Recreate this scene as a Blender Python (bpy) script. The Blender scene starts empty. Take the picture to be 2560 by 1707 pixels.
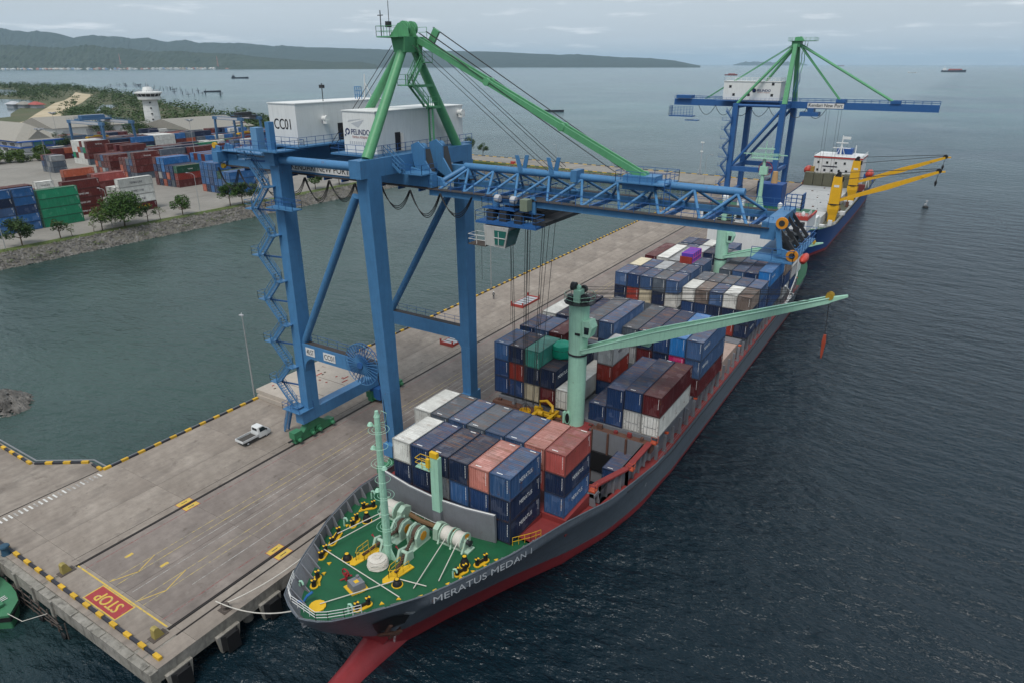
import bpy, math, random
from mathutils import Vector, Matrix
R = math.radians
scn = bpy.context.scene
col = scn.collection
rnd = random.Random(7)

# ------------------------------------------------------------------ camera
cam_d = bpy.data.cameras.new('camera'); cam = bpy.data.objects.new('camera', cam_d); col.objects.link(cam)
cam.location = (0, 0, 53.7)
cam.rotation_euler = (R(90 - 22.11), 0, R(32.24))
cam_d.sensor_width = 36; cam_d.lens = 24.0; cam_d.sensor_fit = 'HORIZONTAL'
cam_d.clip_start = 0.5; cam_d.clip_end = 200000
scn.camera = cam

# ------------------------------------------------------------------ sky and sun
SUN_EL, SUN_AZ = R(60), R(165)      # azimuth clockwise from +Y
w = bpy.data.worlds.new('World'); scn.world = w; w.use_nodes = True
nt = w.node_tree; nt.nodes.clear()
def N(t, **kw):
    n = nt.nodes.new(t)
    for k, v in kw.items(): setattr(n, k, v)
    return n
L = lambda a, b: nt.links.new(a, b)
out = N('ShaderNodeOutputWorld'); bg = N('ShaderNodeBackground'); bg.inputs[1].default_value = 0.09
sky = N('ShaderNodeTexSky', sky_type='NISHITA', sun_disc=False, sun_elevation=SUN_EL, sun_rotation=SUN_AZ, altitude=50, air_density=1.4, dust_density=3.5, ozone_density=1.5)
hs = N('ShaderNodeHueSaturation'); hs.inputs['Saturation'].default_value = 0.55; hs.inputs['Value'].default_value = 0.8
L(sky.outputs[0], hs.inputs['Color'])
tc = N('ShaderNodeTexCoord'); sep = N('ShaderNodeSeparateXYZ'); L(tc.outputs['Generated'], sep.inputs[0])
mx = N('ShaderNodeMath', operation='MAXIMUM'); L(sep.outputs[2], mx.inputs[0]); mx.inputs[1].default_value = 0.0
ad = N('ShaderNodeMath', operation='ADD'); L(mx.outputs[0], ad.inputs[0]); ad.inputs[1].default_value = 0.06
dx = N('ShaderNodeMath', operation='DIVIDE'); L(sep.outputs[0], dx.inputs[0]); L(ad.outputs[0], dx.inputs[1])
dy = N('ShaderNodeMath', operation='DIVIDE'); L(sep.outputs[1], dy.inputs[0]); L(ad.outputs[0], dy.inputs[1])
cmb = N('ShaderNodeCombineXYZ'); L(dx.outputs[0], cmb.inputs[0]); L(dy.outputs[0], cmb.inputs[1])
n1 = N('ShaderNodeTexNoise'); n1.inputs['Scale'].default_value = 0.35; n1.inputs['Detail'].default_value = 5; n1.inputs['Roughness'].default_value = 0.55
L(cmb.outputs[0], n1.inputs['Vector'])
r1 = N('ShaderNodeValToRGB'); r1.color_ramp.elements[0].position = 0.32; r1.color_ramp.elements[1].position = 0.72
L(n1.outputs[0], r1.inputs[0])
# thin overcast veil: broad grey sheet, thicker where the noise is high
veil = N('ShaderNodeMath', operation='MULTIPLY_ADD'); L(r1.outputs[0], veil.inputs[0]); veil.inputs[1].default_value = 0.10; veil.inputs[2].default_value = 0.80
mixc = N('ShaderNodeMix', data_type='RGBA'); L(veil.outputs[0], mixc.inputs['Factor'])
L(hs.outputs[0], mixc.inputs['A']); mixc.inputs['B'].default_value = (3.85, 4.4, 4.9, 1)
# a few small cumulus puffs
n2 = N('ShaderNodeTexNoise'); n2.inputs['Scale'].default_value = 0.95; n2.inputs['Detail'].default_value = 6; n2.inputs['Roughness'].default_value = 0.6
L(cmb.outputs[0], n2.inputs['Vector'])
r2 = N('ShaderNodeValToRGB'); r2.color_ramp.elements[0].position = 0.57; r2.color_ramp.elements[1].position = 0.70
L(n2.outputs[0], r2.inputs[0])
m2 = N('ShaderNodeMath', operation='MULTIPLY'); L(r2.outputs[0], m2.inputs[0]); m2.inputs[1].default_value = 0.75
mix2 = N('ShaderNodeMix', data_type='RGBA'); L(m2.outputs[0], mix2.inputs['Factor']); L(mixc.outputs['Result'], mix2.inputs['A']); mix2.inputs['B'].default_value = (5.6, 5.9, 6.2, 1)
L(mix2.outputs['Result'], bg.inputs[0]); L(bg.outputs[0], out.inputs[0])

sd = bpy.data.lights.new('sun', 'SUN'); sd.energy = 1.5; sd.angle = R(24); sd.color = (1.0, 0.955, 0.89)
sun = bpy.data.objects.new('sun', sd); col.objects.link(sun)
sv = Vector((math.sin(SUN_AZ) * math.cos(SUN_EL), math.cos(SUN_AZ) * math.cos(SUN_EL), math.sin(SUN_EL)))
sun.rotation_euler = sv.to_track_quat('Z', 'Y').to_euler(); sun.location = sv * 300

scn.view_settings.view_transform = 'Standard'; scn.view_settings.look = 'None'
scn.view_settings.exposure = 0.8; scn.view_settings.gamma = 1.0; scn.view_settings.use_curve_mapping = False
scn.render.engine = 'CYCLES'
cy = scn.cycles
cy.use_denoising = True; cy.max_bounces = 5; cy.diffuse_bounces = 2; cy.glossy_bounces = 2; cy.transmission_bounces = 3; cy.volume_bounces = 1
cy.use_adaptive_sampling = True; cy.sample_clamp_direct = 6.0; cy.sample_clamp_indirect = 2.5; cy.caustics_reflective = False; cy.caustics_refractive = False

# ------------------------------------------------------------------ materials
MATS = {}
def _m(name):
    m = bpy.data.materials.new(name); m.use_nodes = True
    t = m.node_tree; t.nodes.clear(); MATS[name] = m
    o = t.nodes.new('ShaderNodeOutputMaterial'); b = t.nodes.new('ShaderNodeBsdfPrincipled'); t.links.new(b.outputs[0], o.inputs[0])
    return m, t, b
def _noise(t, vec, scale, detail=4, rough=0.6):
    n = t.nodes.new('ShaderNodeTexNoise'); n.inputs['Scale'].default_value = scale; n.inputs['Detail'].default_value = detail; n.inputs['Roughness'].default_value = rough
    t.links.new(vec, n.inputs['Vector']); return n.outputs[0]
def _ramp(t, fac, a, b):
    r = t.nodes.new('ShaderNodeMapRange'); r.inputs['From Min'].default_value = a; r.inputs['From Max'].default_value = b
    t.links.new(fac, r.inputs[0]); return r.outputs[0]
def _mix(t, fac, a, b, blend='MIX'):
    m = t.nodes.new('ShaderNodeMix'); m.data_type = 'RGBA'; m.blend_type = blend
    for s, v in (('Factor', fac), ('A', a), ('B', b)):
        if isinstance(v, (int, float)): m.inputs[s].default_value = v
        elif isinstance(v, tuple): m.inputs[s].default_value = (*v[:3], 1)
        else: t.links.new(v, m.inputs[s])
    return m.outputs['Result']
def _mul(t, a, k):
    m = t.nodes.new('ShaderNodeMath'); m.operation = 'MULTIPLY'
    for i, v in enumerate((a, k)):
        if isinstance(v, (int, float)): m.inputs[i].default_value = v
        else: t.links.new(v, m.inputs[i])
    return m.outputs[0]
def _coord(t, sc=(1, 1, 1), rand=True):
    tc = t.nodes.new('ShaderNodeTexCoord'); mp = t.nodes.new('ShaderNodeMapping'); mp.inputs['Scale'].default_value = sc
    t.links.new(tc.outputs['Object'], mp.inputs[0])
    if rand:
        oi = t.nodes.new('ShaderNodeObjectInfo'); cb = t.nodes.new('ShaderNodeCombineXYZ')
        for i, k in enumerate((97.0, 53.0, 71.0)):
            t.links.new(_mul(t, oi.outputs['Random'], k), cb.inputs[i])
        t.links.new(cb.outputs[0], mp.inputs['Location'])
    return mp.outputs[0]
def paint(name, rgb, rough=0.5, wear=0.35, rust=0.0, streak=0.3, metal=0.0, vary=0.12, bump=0.0, rustcol=(0.13, 0.05, 0.022)):
    """weathered paint: blotches, vertical run marks, rust spots, small tint changes from one object to the next"""
    if name in MATS: return MATS[name]
    m, t, b = _m(name)
    v = _coord(t)
    c = tuple(rgb)
    dark = tuple(x * 0.5 for x in c); light = tuple(min(1, x * 1.25 + 0.02) for x in c)
    f1 = _ramp(t, _noise(t, v, 0.9, 6, 0.65), 0.35, 0.75)
    cc = _mix(t, _mul(t, f1, wear), c, dark)
    f2 = _ramp(t, _noise(t, v, 5.0, 4), 0.55, 0.8)
    cc = _mix(t, _mul(t, f2, wear * 0.6), cc, light)
    if streak:
        vs = _coord(t, (3.0, 3.0, 0.16))
        f3 = _ramp(t, _noise(t, vs, 1.6, 4), 0.5, 0.78)
        cc = _mix(t, _mul(t, f3, streak), cc, tuple(x * 0.45 + 0.012 for x in c))
    if rust:
        f4 = _ramp(t, _noise(t, v, 1.4, 8, 0.72), 0.66 - 0.14 * rust, 0.74 - 0.1 * rust)
        cc = _mix(t, _mul(t, f4, 0.85), cc, rustcol)
    if vary:
        oi = t.nodes.new('ShaderNodeObjectInfo'); h = t.nodes.new('ShaderNodeHueSaturation')
        t.links.new(cc, h.inputs['Color']); t.links.new(_ramp(t, oi.outputs['Random'], 0, 1), h.inputs['Value'])
        mr = h.inputs['Value'].links[0].from_node; mr.inputs['To Min'].default_value = 1 - vary; mr.inputs['To Max'].default_value = 1 + vary
        cc = h.outputs[0]
    t.links.new(cc, b.inputs['Base Color'])
    b.inputs['Roughness'].default_value = rough; b.inputs['Metallic'].default_value = metal
    b.inputs['Specular IOR Level'].default_value = 0.35
    if bump:
        bp = t.nodes.new('ShaderNodeBump'); bp.inputs['Strength'].default_value = bump; bp.inputs['Distance'].default_value = 0.05
        t.links.new(_noise(t, v, 9, 5), bp.inputs['Height']); t.links.new(bp.outputs[0], b.inputs['Normal'])
    return m
def flat(name, rgb, rough=0.6, metal=0.0, emit=None):
    if name in MATS: return MATS[name]
    m, t, b = _m(name)
    b.inputs['Base Color'].default_value = (*rgb, 1); b.inputs['Roughness'].default_value = rough; b.inputs['Metallic'].default_value = metal
    b.inputs['Specular IOR Level'].default_value = 0.35
    return m
def glass(name, rgb):
    if name in MATS: return MATS[name]
    m, t, b = _m(name)
    b.inputs['Base Color'].default_value = (*rgb, 1); b.inputs['Roughness'].default_value = 0.06; b.inputs['Specular IOR Level'].default_value = 0.6
    return m
def ground(name, stops, scale, rough=0.9, fine=1.5, bump=0.3, contrast=(0.3, 0.7), stain=None):
    m, t, b = _m(name)
    tc = t.nodes.new('ShaderNodeTexCoord'); v = tc.outputs['Object']
    cc = _mix(t, _ramp(t, _noise(t, v, scale, 6, 0.62), *contrast), stops[0], stops[1])
    cc = _mix(t, _mul(t, _ramp(t, _noise(t, v, fine, 5, 0.7), 0.4, 0.75), 0.6), cc, stops[2])
    if stain:
        mp = t.nodes.new('ShaderNodeMapping'); mp.inputs['Scale'].default_value = stain[1]; t.links.new(v, mp.inputs[0])
        cc = _mix(t, _mul(t, _ramp(t, _noise(t, mp.outputs[0], 1.0, 5, 0.6), 0.52, 0.74), stain[2]), cc, stain[0])
    t.links.new(cc, b.inputs['Base Color']); b.inputs['Roughness'].default_value = rough; b.inputs['Specular IOR Level'].default_value = 0.25
    if bump:
        bp = t.nodes.new('ShaderNodeBump'); bp.inputs['Strength'].default_value = bump; bp.inputs['Distance'].default_value = 0.06
        t.links.new(_noise(t, v, fine * 4, 6), bp.inputs['Height']); t.links.new(bp.outputs[0], b.inputs['Normal'])
    return m

# ------------------------------------------------------------------ mesh builder
V3 = Vector
class MB:
    def __init__(s): s.v = []; s.f = []
    def add(s, vs, fs):
        o = len(s.v); s.v += [tuple(p) for p in vs]; s.f += [tuple(i + o for i in f) for f in fs]; return s
    def box(s, a, b):
        x0, y0, z0 = a; x1, y1, z1 = b
        return s.add([(x0, y0, z0), (x1, y0, z0), (x1, y1, z0), (x0, y1, z0), (x0, y0, z1), (x1, y0, z1), (x1, y1, z1), (x0, y1, z1)],
                     [(0, 3, 2, 1), (4, 5, 6, 7), (0, 1, 5, 4), (1, 2, 6, 5), (2, 3, 7, 6), (3, 0, 4, 7)])
    def cbox(s, c, d): return s.box([c[i] - d[i] / 2 for i in range(3)], [c[i] + d[i] / 2 for i in range(3)])
    def loft(s, rings, cap=True):
        n = len(rings[0]); vs = [p for r in rings for p in r]; fs = []
        for i in range(len(rings) - 1):
            for j in range(n):
                k = (j + 1) % n; fs.append((i * n + j, i * n + k, (i + 1) * n + k, (i + 1) * n + j))
        if cap: fs.append(tuple(range(n - 1, -1, -1))); fs.append(tuple((len(rings) - 1) * n + j for j in range(n)))
        return s.add(vs, fs)
    def beam(s, p, q, w, h, up=(0, 0, 1), w2=None, h2=None):
        p, q = V3(p), V3(q); d = (q - p).normalized(); u = V3(up)
        if abs(d.dot(u)) > 0.98: u = V3((0, 1, 0))
        r = d.cross(u).normalized(); u = r.cross(d); w2 = w if w2 is None else w2; h2 = h if h2 is None else h2
        ring = lambda c, a, b: [c - r * a / 2 - u * b / 2, c + r * a / 2 - u * b / 2, c + r * a / 2 + u * b / 2, c - r * a / 2 + u * b / 2]
        return s.loft([ring(p, w, h), ring(q, w2, h2)])
    def tube(s, p, q, r, n=8, r2=None):
        p, q = V3(p), V3(q); d = (q - p)
        if d.length < 1e-6: return s
        d.normalize(); a = d.orthogonal().normalized(); b = d.cross(a); r2 = r if r2 is None else r2
        ring = lambda c, k: [c + (a * math.cos(t) + b * math.sin(t)) * k for t in [2 * math.pi * i / n for i in range(n)]]
        return s.loft([ring(p, r), ring(q, r2)])
    def line(s, pts, r, n=5):
        pts = [V3(p) for p in pts]; rings = []
        for i, p in enumerate(pts):
            d = (pts[min(i + 1, len(pts) - 1)] - pts[max(i - 1, 0)]).normalized()
            u = V3((0, 0, 1)) if abs(d.z) < 0.95 else V3((1, 0, 0))
            a = d.cross(u).normalized(); b = a.cross(d)
            rings.append([p + (a * math.cos(t) + b * math.sin(t)) * r for t in [2 * math.pi * k / n for k in range(n)]])
        return s.loft(rings)
    def lathe(s, prof, c=(0, 0, 0), n=16, axis='z'):
        rings = []
        for r, h in prof:
            rg = []
            for i in range(n):
                t = 2 * math.pi * i / n; x, y = r * math.cos(t), r * math.sin(t)
                p = (x, y, h) if axis == 'z' else ((h, x, y) if axis == 'x' else (y, h, x))
                rg.append((c[0] + p[0], c[1] + p[1], c[2] + p[2]))
            rings.append(rg)
        return s.loft(rings)
    def prism(s, poly, z0, z1):
        return s.loft([[(x, y, z0) for x, y in poly], [(x, y, z1) for x, y in poly]])
    def prism_axis(s, poly, a, b, axis):
        f = (lambda p, h: (h, p[0], p[1])) if axis == 'x' else (lambda p, h: (p[0], h, p[1]))
        return s.loft([[f(p, a) for p in poly], [f(p, b) for p in poly]])
    def rail(s, pts, h=1.05, r=0.03, step=1.5, mids=1, closed=False):
        """handrail along a polyline"""
        pts = [V3(p) for p in pts]
        if closed: pts.append(pts[0])
        for a, b in zip(pts, pts[1:]):
            n = max(1, round((b - a).length / step))
            for i in range(n + 1):
                p = a.lerp(b, i / n); s.tube(p, p + V3((0, 0, h)), r, 4)
            for k in range(mids + 1):
                o = V3((0, 0, h * (k + 1) / (mids + 1))); s.tube(a + o, b + o, r, 4)
        return s
    def mesh(s, name, smooth=False, off=None):
        me = bpy.data.meshes.new(name)
        vs = s.v if off is None else [(p[0] - off[0], p[1] - off[1], p[2] - off[2]) for p in s.v]
        me.from_pydata(vs, [], s.f); me.validate(); me.update()
        if smooth:
            me.polygons.foreach_set('use_smooth', [True] * len(me.polygons))
            try: me.set_sharp_from_angle(angle=R(35))
            except Exception: pass
        return me
    def build(s, name, mat, parent=None, smooth=False):
        off = WL.get(parent.name) if parent else None
        if off is None and parent is not None: off = (0, 0, 0)
        o = bpy.data.objects.new(name, s.mesh(name, smooth, off)); col.objects.link(o)
        o.data.materials.append(mat)
        if parent: o.parent = parent; WL[o.name] = off
        return o
WL = {}
LABELS = {}
def tag(o, label=None, cat=None, group=None, kind=None):
    if label: o['label'] = label
    if cat: o['category'] = cat
    if group: o['group'] = group
    if kind: o['kind'] = kind
    return o
def thing(name, loc, label=None, cat=None, group=None, kind=None, rz=0.0):
    o = bpy.data.objects.new(name, None); o.empty_display_size = 0.5; o.location = loc; o.rotation_euler.z = rz; col.objects.link(o)
    WL[o.name] = tuple(loc) if rz == 0 else (0, 0, 0)
    return tag(o, label, cat, group, kind)
def solo(mb, name, mat, loc, label, cat, group=None, kind=None, smooth=False):
    me = mb.mesh(name, smooth, loc); o = bpy.data.objects.new(name, me); o.location = loc; col.objects.link(o); me.materials.append(mat)
    WL[o.name] = tuple(loc)
    return tag(o, label, cat, group, kind)
def inst(name, me, mat, parent=None, loc=(0, 0, 0), rz=0.0, scale=None):
    """another object on shared mesh data, with its own material"""
    o = bpy.data.objects.new(name, me); col.objects.link(o); o.location = loc; o.rotation_euler.z = rz
    if scale: o.scale = scale
    if not me.materials: me.materials.append(None)
    o.material_slots[0].link = 'OBJECT'; o.material_slots[0].material = mat
    if parent: o.parent = parent; WL[o.name] = (0, 0, 0)
    return o
def copy_tree(o, parent=None):
    c = o.copy(); col.objects.link(c); c.parent = parent
    for ch in o.children: copy_tree(ch, c)
    return c
# lettering -> mesh data, lower-left at 0,0, scaled to a width
_txt = {}
def text_polys(body, width=None, height=None):
    key = body
    if key not in _txt:
        cu = bpy.data.curves.new('lettering', 'FONT'); cu.body = body; cu.size = 1; cu.resolution_u = 3
        ob = bpy.data.objects.new('tmp', cu); col.objects.link(ob)
        bpy.context.view_layer.update()
        me = bpy.data.meshes.new_from_object(ob.evaluated_get(bpy.context.evaluated_depsgraph_get()))
        vs = [tuple(v.co) for v in me.vertices]; fs = [tuple(p.vertices) for p in me.polygons]
        bpy.data.objects.remove(ob); bpy.data.curves.remove(cu); bpy.data.meshes.remove(me)
        _txt[key] = (vs, fs)
    vs, fs = _txt[key]
    x0 = min(v[0] for v in vs); x1 = max(v[0] for v in vs); y0 = min(v[1] for v in vs); y1 = max(v[1] for v in vs)
    sx = width / (x1 - x0) if width else None; sy = height / (y1 - y0) if height else None
    sx = sx or sy; sy = sy or sx
    return [((v[0] - x0) * sx, (v[1] - y0) * sy) for v in vs], fs
def lettering(body, o, u, v, mat, parent, width=None, height=None, name='lettering', bold=0.0):
    """flat print: lower-left corner o, reading along u, upright along v"""
    vs, fs = text_polys(body, width, height); o, u, v = V3(o), V3(u).normalized(), V3(v).normalized()
    mb = MB(); mb.add([o + u * a + v * b for a, b in vs], fs)
    if bold:
        mb.add([o + u * (a + bold) + v * b + u.cross(v) * 0.004 for a, b in vs], fs)
    return mb.build(name, mat, parent)
def catenary(p, q, sag, n=10):
    p, q = V3(p), V3(q); return [p.lerp(q, i / n) - V3((0, 0, sag * 4 * (i / n) * (1 - i / n))) for i in range(n + 1)]
# ================================================================== SEA, LAND, HILLS
def sea_material():
    m, t, b = _m('sea_water')
    tc = t.nodes.new('ShaderNodeTexCoord'); v = tc.outputs['Object']
    sp = t.nodes.new('ShaderNodeSeparateXYZ'); t.links.new(v, sp.inputs[0])
    # silty green in the sheltered basin and along the shore, deep blue outside the quay
    sh = _ramp(t, sp.outputs[0], -58, -100)
    big = _ramp(t, _noise(t, v, 0.0016, 3), 0.35, 0.7)
    deep = _mix(t, big, (0.003, 0.010, 0.016), (0.007, 0.022, 0.032))
    silt = _mix(t, _ramp(t, _noise(t, v, 0.012, 4), 0.3, 0.7), (0.014, 0.036, 0.033), (0.032, 0.066, 0.056))
    c = _mix(t, sh, deep, silt)
    far = _ramp(t, sp.outputs[1], 260, 900)
    tq = _mix(t, _ramp(t, _noise(t, v, 0.004, 3), 0.42, 0.62), (0.030, 0.085, 0.120), (0.055, 0.150, 0.160))
    c = _mix(t, _mul(t, far, 0.75), c, tq)
    t.links.new(c, b.inputs['Base Color'])
    b.inputs['Roughness'].default_value = 0.16; b.inputs['IOR'].default_value = 1.33; b.inputs['Specular IOR Level'].default_value = 0.5
    # wind waves: long swell patches, chop and ripples
    mp = t.nodes.new('ShaderNodeMapping'); mp.inputs['Rotation'].default_value = (0, 0, R(28)); mp.inputs['Scale'].default_value = (1, 2.1, 1); t.links.new(v, mp.inputs[0])
    a1 = _noise(t, mp.outputs[0], 0.11, 3, 0.5); a2 = _noise(t, mp.outputs[0], 0.42, 4, 0.6); a3 = _noise(t, v, 1.9, 3, 0.6)
    gust = _ramp(t, _noise(t, v, 0.011, 3), 0.3, 0.7)
    gm = t.nodes.new('ShaderNodeMath'); gm.operation = 'MULTIPLY_ADD'; t.links.new(gust, gm.inputs[0]); gm.inputs[1].default_value = 0.75; gm.inputs[2].default_value = 0.45
    calm = t.nodes.new('ShaderNodeMath'); calm.operation = 'MULTIPLY_ADD'; t.links.new(sh, calm.inputs[0]); calm.inputs[1].default_value = -0.55; calm.inputs[2].default_value = 1.0
    s1 = t.nodes.new('ShaderNodeMath'); s1.operation = 'MULTIPLY_ADD'; t.links.new(a2, s1.inputs[0]); s1.inputs[1].default_value = 0.75; t.links.new(_mul(t, a1, 1.5), s1.inputs[2])
    s2 = t.nodes.new('ShaderNodeMath'); s2.operation = 'MULTIPLY_ADD'; t.links.new(a3, s2.inputs[0]); s2.inputs[1].default_value = 0.07; t.links.new(s1.outputs[0], s2.inputs[2])
    h = _mul(t, _mul(t, s2.outputs[0], gm.outputs[0]), calm.outputs[0])
    bp = t.nodes.new('ShaderNodeBump'); bp.inputs['Strength'].default_value = 0.95; bp.inputs['Distance'].default_value = 1.3
    t.links.new(h, bp.inputs['Height']); t.links.new(bp.outputs[0], b.inputs['Normal'])
    return m
SEA = sea_material()
mb = MB(); n = 64; RS = 58000
mb.add([(RS * math.cos(2 * math.pi * i / n), RS * math.sin(2 * math.pi * i / n), 0) for i in range(n)], [tuple(range(n))])
sea = mb.build('sea', SEA); tag(sea, kind='structure')

M_land = ground('mangrove_soil', [(0.07, 0.085, 0.04), (0.11, 0.10, 0.06), (0.05, 0.07, 0.03)], 0.02, fine=0.2, bump=0.2)
M_yard = ground('yard_concrete', [(0.20, 0.19, 0.172), (0.27, 0.255, 0.23), (0.17, 0.16, 0.145)], 0.05, fine=0.5, bump=0.1, stain=((0.13, 0.12, 0.11), (0.15, 0.03, 1), 0.6))
M_grass = ground('verge_grass', [(0.05, 0.085, 0.02), (0.09, 0.12, 0.035), (0.12, 0.11, 0.05)], 0.2, fine=1.2, bump=0.5)
M_dirt = ground('dirt_track', [(0.36, 0.29, 0.19), (0.50, 0.42, 0.30), (0.24, 0.20, 0.11)], 0.02, fine=0.05, bump=0.2)
M_rock = ground('riprap_rock', [(0.055, 0.053, 0.05), (0.20, 0.19, 0.178), (0.10, 0.095, 0.088)], 0.55, fine=1.3, bump=0.3, contrast=(0.38, 0.62))
M_bank = ground('bank_soil', [(0.09, 0.085, 0.07), (0.15, 0.14, 0.12), (0.06, 0.06, 0.05)], 0.3, fine=1.0, bump=0.4)

# low hinterland, open yard, causeway
land = [(-268, -140), (-268, 352), (-400, 395), (-526, 425), (-620, 473), (-772, 525), (-885, 565), (-1055, 642), (-1299, 740), (-1460, 796), (-1576, 838), (-1801, 917), (-2040, 933), (-2230, 890), (-2600, 500), (-2600, -140)]
mb = MB(); mb.prism(land, -2, 2.2); tag(mb.build('terrain', M_land), kind='structure')
yard = [(-230, -140), (-230, 268), (-230, 332), (-247, 340), (-268, 350), (-440, 345), (-600, 330), (-600, -140)]
mb = MB(); mb.prism(yard, -1, 3.4); tag(mb.build('yard_pavement', M_yard), kind='structure')
mb = MB(); mb.prism([(-226.2, -140), (-226.2, 300), (-229, 318), (-133, 313.5), (-133, 317), (-236, 323), (-230.2, 320), (-230.2, -140)], 2, 3.46); tag(mb.build('grass_verge', M_grass), kind='structure')
mb = MB(); mb.prism([(-232, 321), (-133, 316.6), (-133, 338), (-247, 341)], 0, 3.44); tag(mb.build('causeway_road', M_yard), kind='structure')
# sloping bank of the basin, with loose stone on it
bank = MB()
def bank_strip(top, bot):
    n = len(top); bank.add([(x, y, 3.4) for x, y in top] + [(x, y, -1.2) for x, y in bot], [(i, i + 1, n + i + 1, n + i) for i in range(n - 1)])
T_ = [(-226.2, -140), (-226.2, 70), (-226.2, 180), (-226.2, 295), (-222, 306), (-200, 314.5), (-133, 313.5), (-131.5, 325), (-133, 340)]
B_ = [(-218.2, -140), (-218.2, 70), (-217.6, 180), (-217.0, 280), (-210, 297), (-196, 303), (-131, 306), (-125, 325), (-128, 346)]
bank_strip(T_, B_); tag(bank.build('basin_bank', M_bank), kind='structure')
mb = MB()
def rock(mb, c, s):
    base = [(0, 0, 1), (0.9, 0, 0.1), (0.28, 0.85, 0.1), (-0.72, 0.53, 0.1), (-0.72, -0.53, 0.1), (0.28, -0.85, 0.1)]
    a = rnd.uniform(0, 6.28); vs = []
    for x, y, z in base:
        k = s * rnd.uniform(0.65, 1.25); vs.append((c[0] + (x * math.cos(a) - y * math.sin(a)) * k, c[1] + (x * math.sin(a) + y * math.cos(a)) * k, c[2] + z * k * 0.8))
    mb.add(vs, [(0, 1, 2), (0, 2, 3), (0, 3, 4), (0, 4, 5), (0, 5, 1)])
def lerp_path(P, s):
    seg = []; tot = 0
    for a, b in zip(P, P[1:]):
        d = math.hypot(b[0] - a[0], b[1] - a[1]); seg.append((tot, d, a, b)); tot += d
    s *= tot
    for t0, d, a, b in seg:
        if s <= t0 + d: k = (s - t0) / d; return (a[0] + (b[0] - a[0]) * k, a[1] + (b[1] - a[1]) * k)
    return P[-1]
def seg_rocks(mb, A0, A1, B0, B1, n, smin=0.22, smax=0.8):
    for i in range(n):
        s = rnd.random(); u = rnd.random()
        ax = A0[0] + (A1[0] - A0[0]) * s; ay = A0[1] + (A1[1] - A0[1]) * s; bx = B0[0] + (B1[0] - B0[0]) * s; by = B0[1] + (B1[1] - B0[1]) * s
        rock(mb, (ax + (bx - ax) * u, ay + (by - ay) * u, 3.3 - 4.6 * u), smin + (smax - smin) * rnd.random() ** 2)
for i, n in ((1, 5200), (2, 3800), (3, 600), (4, 600), (5, 1300), (6, 300)):
    seg_rocks(mb, T_[i], T_[i + 1], B_[i], B_[i + 1], n)
tag(mb.build('riprap', M_rock), 'grey loose stone armouring the sloping bank of the basin', 'riprap', kind='stuff')
mb = MB()
for i in range(420):
    a = rnd.uniform(0, 6.28); d = rnd.random() ** 0.6
    rock(mb, (-129.5 + 7.0 * d * math.cos(a), 41.5 + 4.5 * d * math.sin(a), 2.6 * (1 - d) - 0.5), rnd.uniform(0.4, 0.9))
tag(mb.build('rock_mound', M_rock), 'small mound of dark rocks breaking the water by the approach', 'rocks', kind='stuff')

# ponds, dirt track
M_pond = glass('pond_water', (0.06, 0.09, 0.10)); M_pond.node_tree.nodes['Principled BSDF'].inputs['Roughness'].default_value = 0.12
for P in ([(-1286, 526), (-1261, 542), (-1202, 539), (-1111, 501), (-1041, 462), (-986, 425), (-893, 376), (-845, 355), (-835, 337), (-1000, 330), (-1250, 420)],
          [(-1794, 739), (-1736, 750), (-1512, 664), (-1453, 626), (-1447, 594), (-1700, 600)],
          [(-805, 418), (-906, 475), (-993, 532), (-966, 539), (-915, 504), (-880, 474), (-846, 449), (-776, 410), (-759, 396)]):
    mb = MB(); mb.prism(P[::-1], 2.0, 2.26); tag(mb.build('pond_water', M_pond), kind='structure')
road = [(-767, 334), (-857, 384), (-970, 449), (-1085, 515), (-1158, 565), (-1288, 641), (-1425, 716), (-1477, 745), (-1396, 715), (-1329, 700), (-1223, 635), (-1071, 546), (-988, 493), (-865, 420), (-780, 370), (-720, 333), (-677, 306), (-640, 280), (-700, 280)]
mb = MB(); mb.prism(road[::-1], 2.0, 2.34); tag(mb.build('dirt_road', M_dirt), kind='structure')

# far hills
def hill_mat(name, a, b, c):
    return ground(name, [a, b, c], 0.004, fine=0.02, bump=0.0)
M_hill = hill_mat('far_forest', (0.016, 0.030, 0.022), (0.026, 0.042, 0.028), (0.012, 0.022, 0.018))
M_hill2 = hill_mat('coast_forest', (0.020, 0.034, 0.018), (0.042, 0.056, 0.032), (0.012, 0.024, 0.012))
def hills(name, ridge, foot_scale, back, mat, rough, sub, seed):
    rg = random.Random(seed); pts = []
    for a, b in zip(ridge, ridge[1:]):
        for k in range(sub): t = k / sub; pts.append([a[i] + (b[i] - a[i]) * t for i in range(3)])
    pts.append(list(ridge[-1])); rows = 12; mb = MB(); vs = []
    for x, y, z in pts:
        for j in range(rows + 1):
            t = j / rows
            k = foot_scale + (1 - foot_scale) * t
            zz = z * (t ** 1.25) + (rg.uniform(-1, 1) * rough * z * 0.16 * (1 - t * 0.55) if 0 < j else 0)
            vs.append((x * k, y * k, max(zz, -3 if j == 0 else 2)))
        vs.append((x * back, y * back, -3))
    n = rows + 2
    mb.add(vs, [(i * n + j, i * n + j + 1, (i + 1) * n + j + 1, (i + 1) * n + j) for i in range(len(pts) - 1) for j in range(n - 1)])
    tag(mb.build(name, mat, smooth=False), kind='structure')
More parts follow.
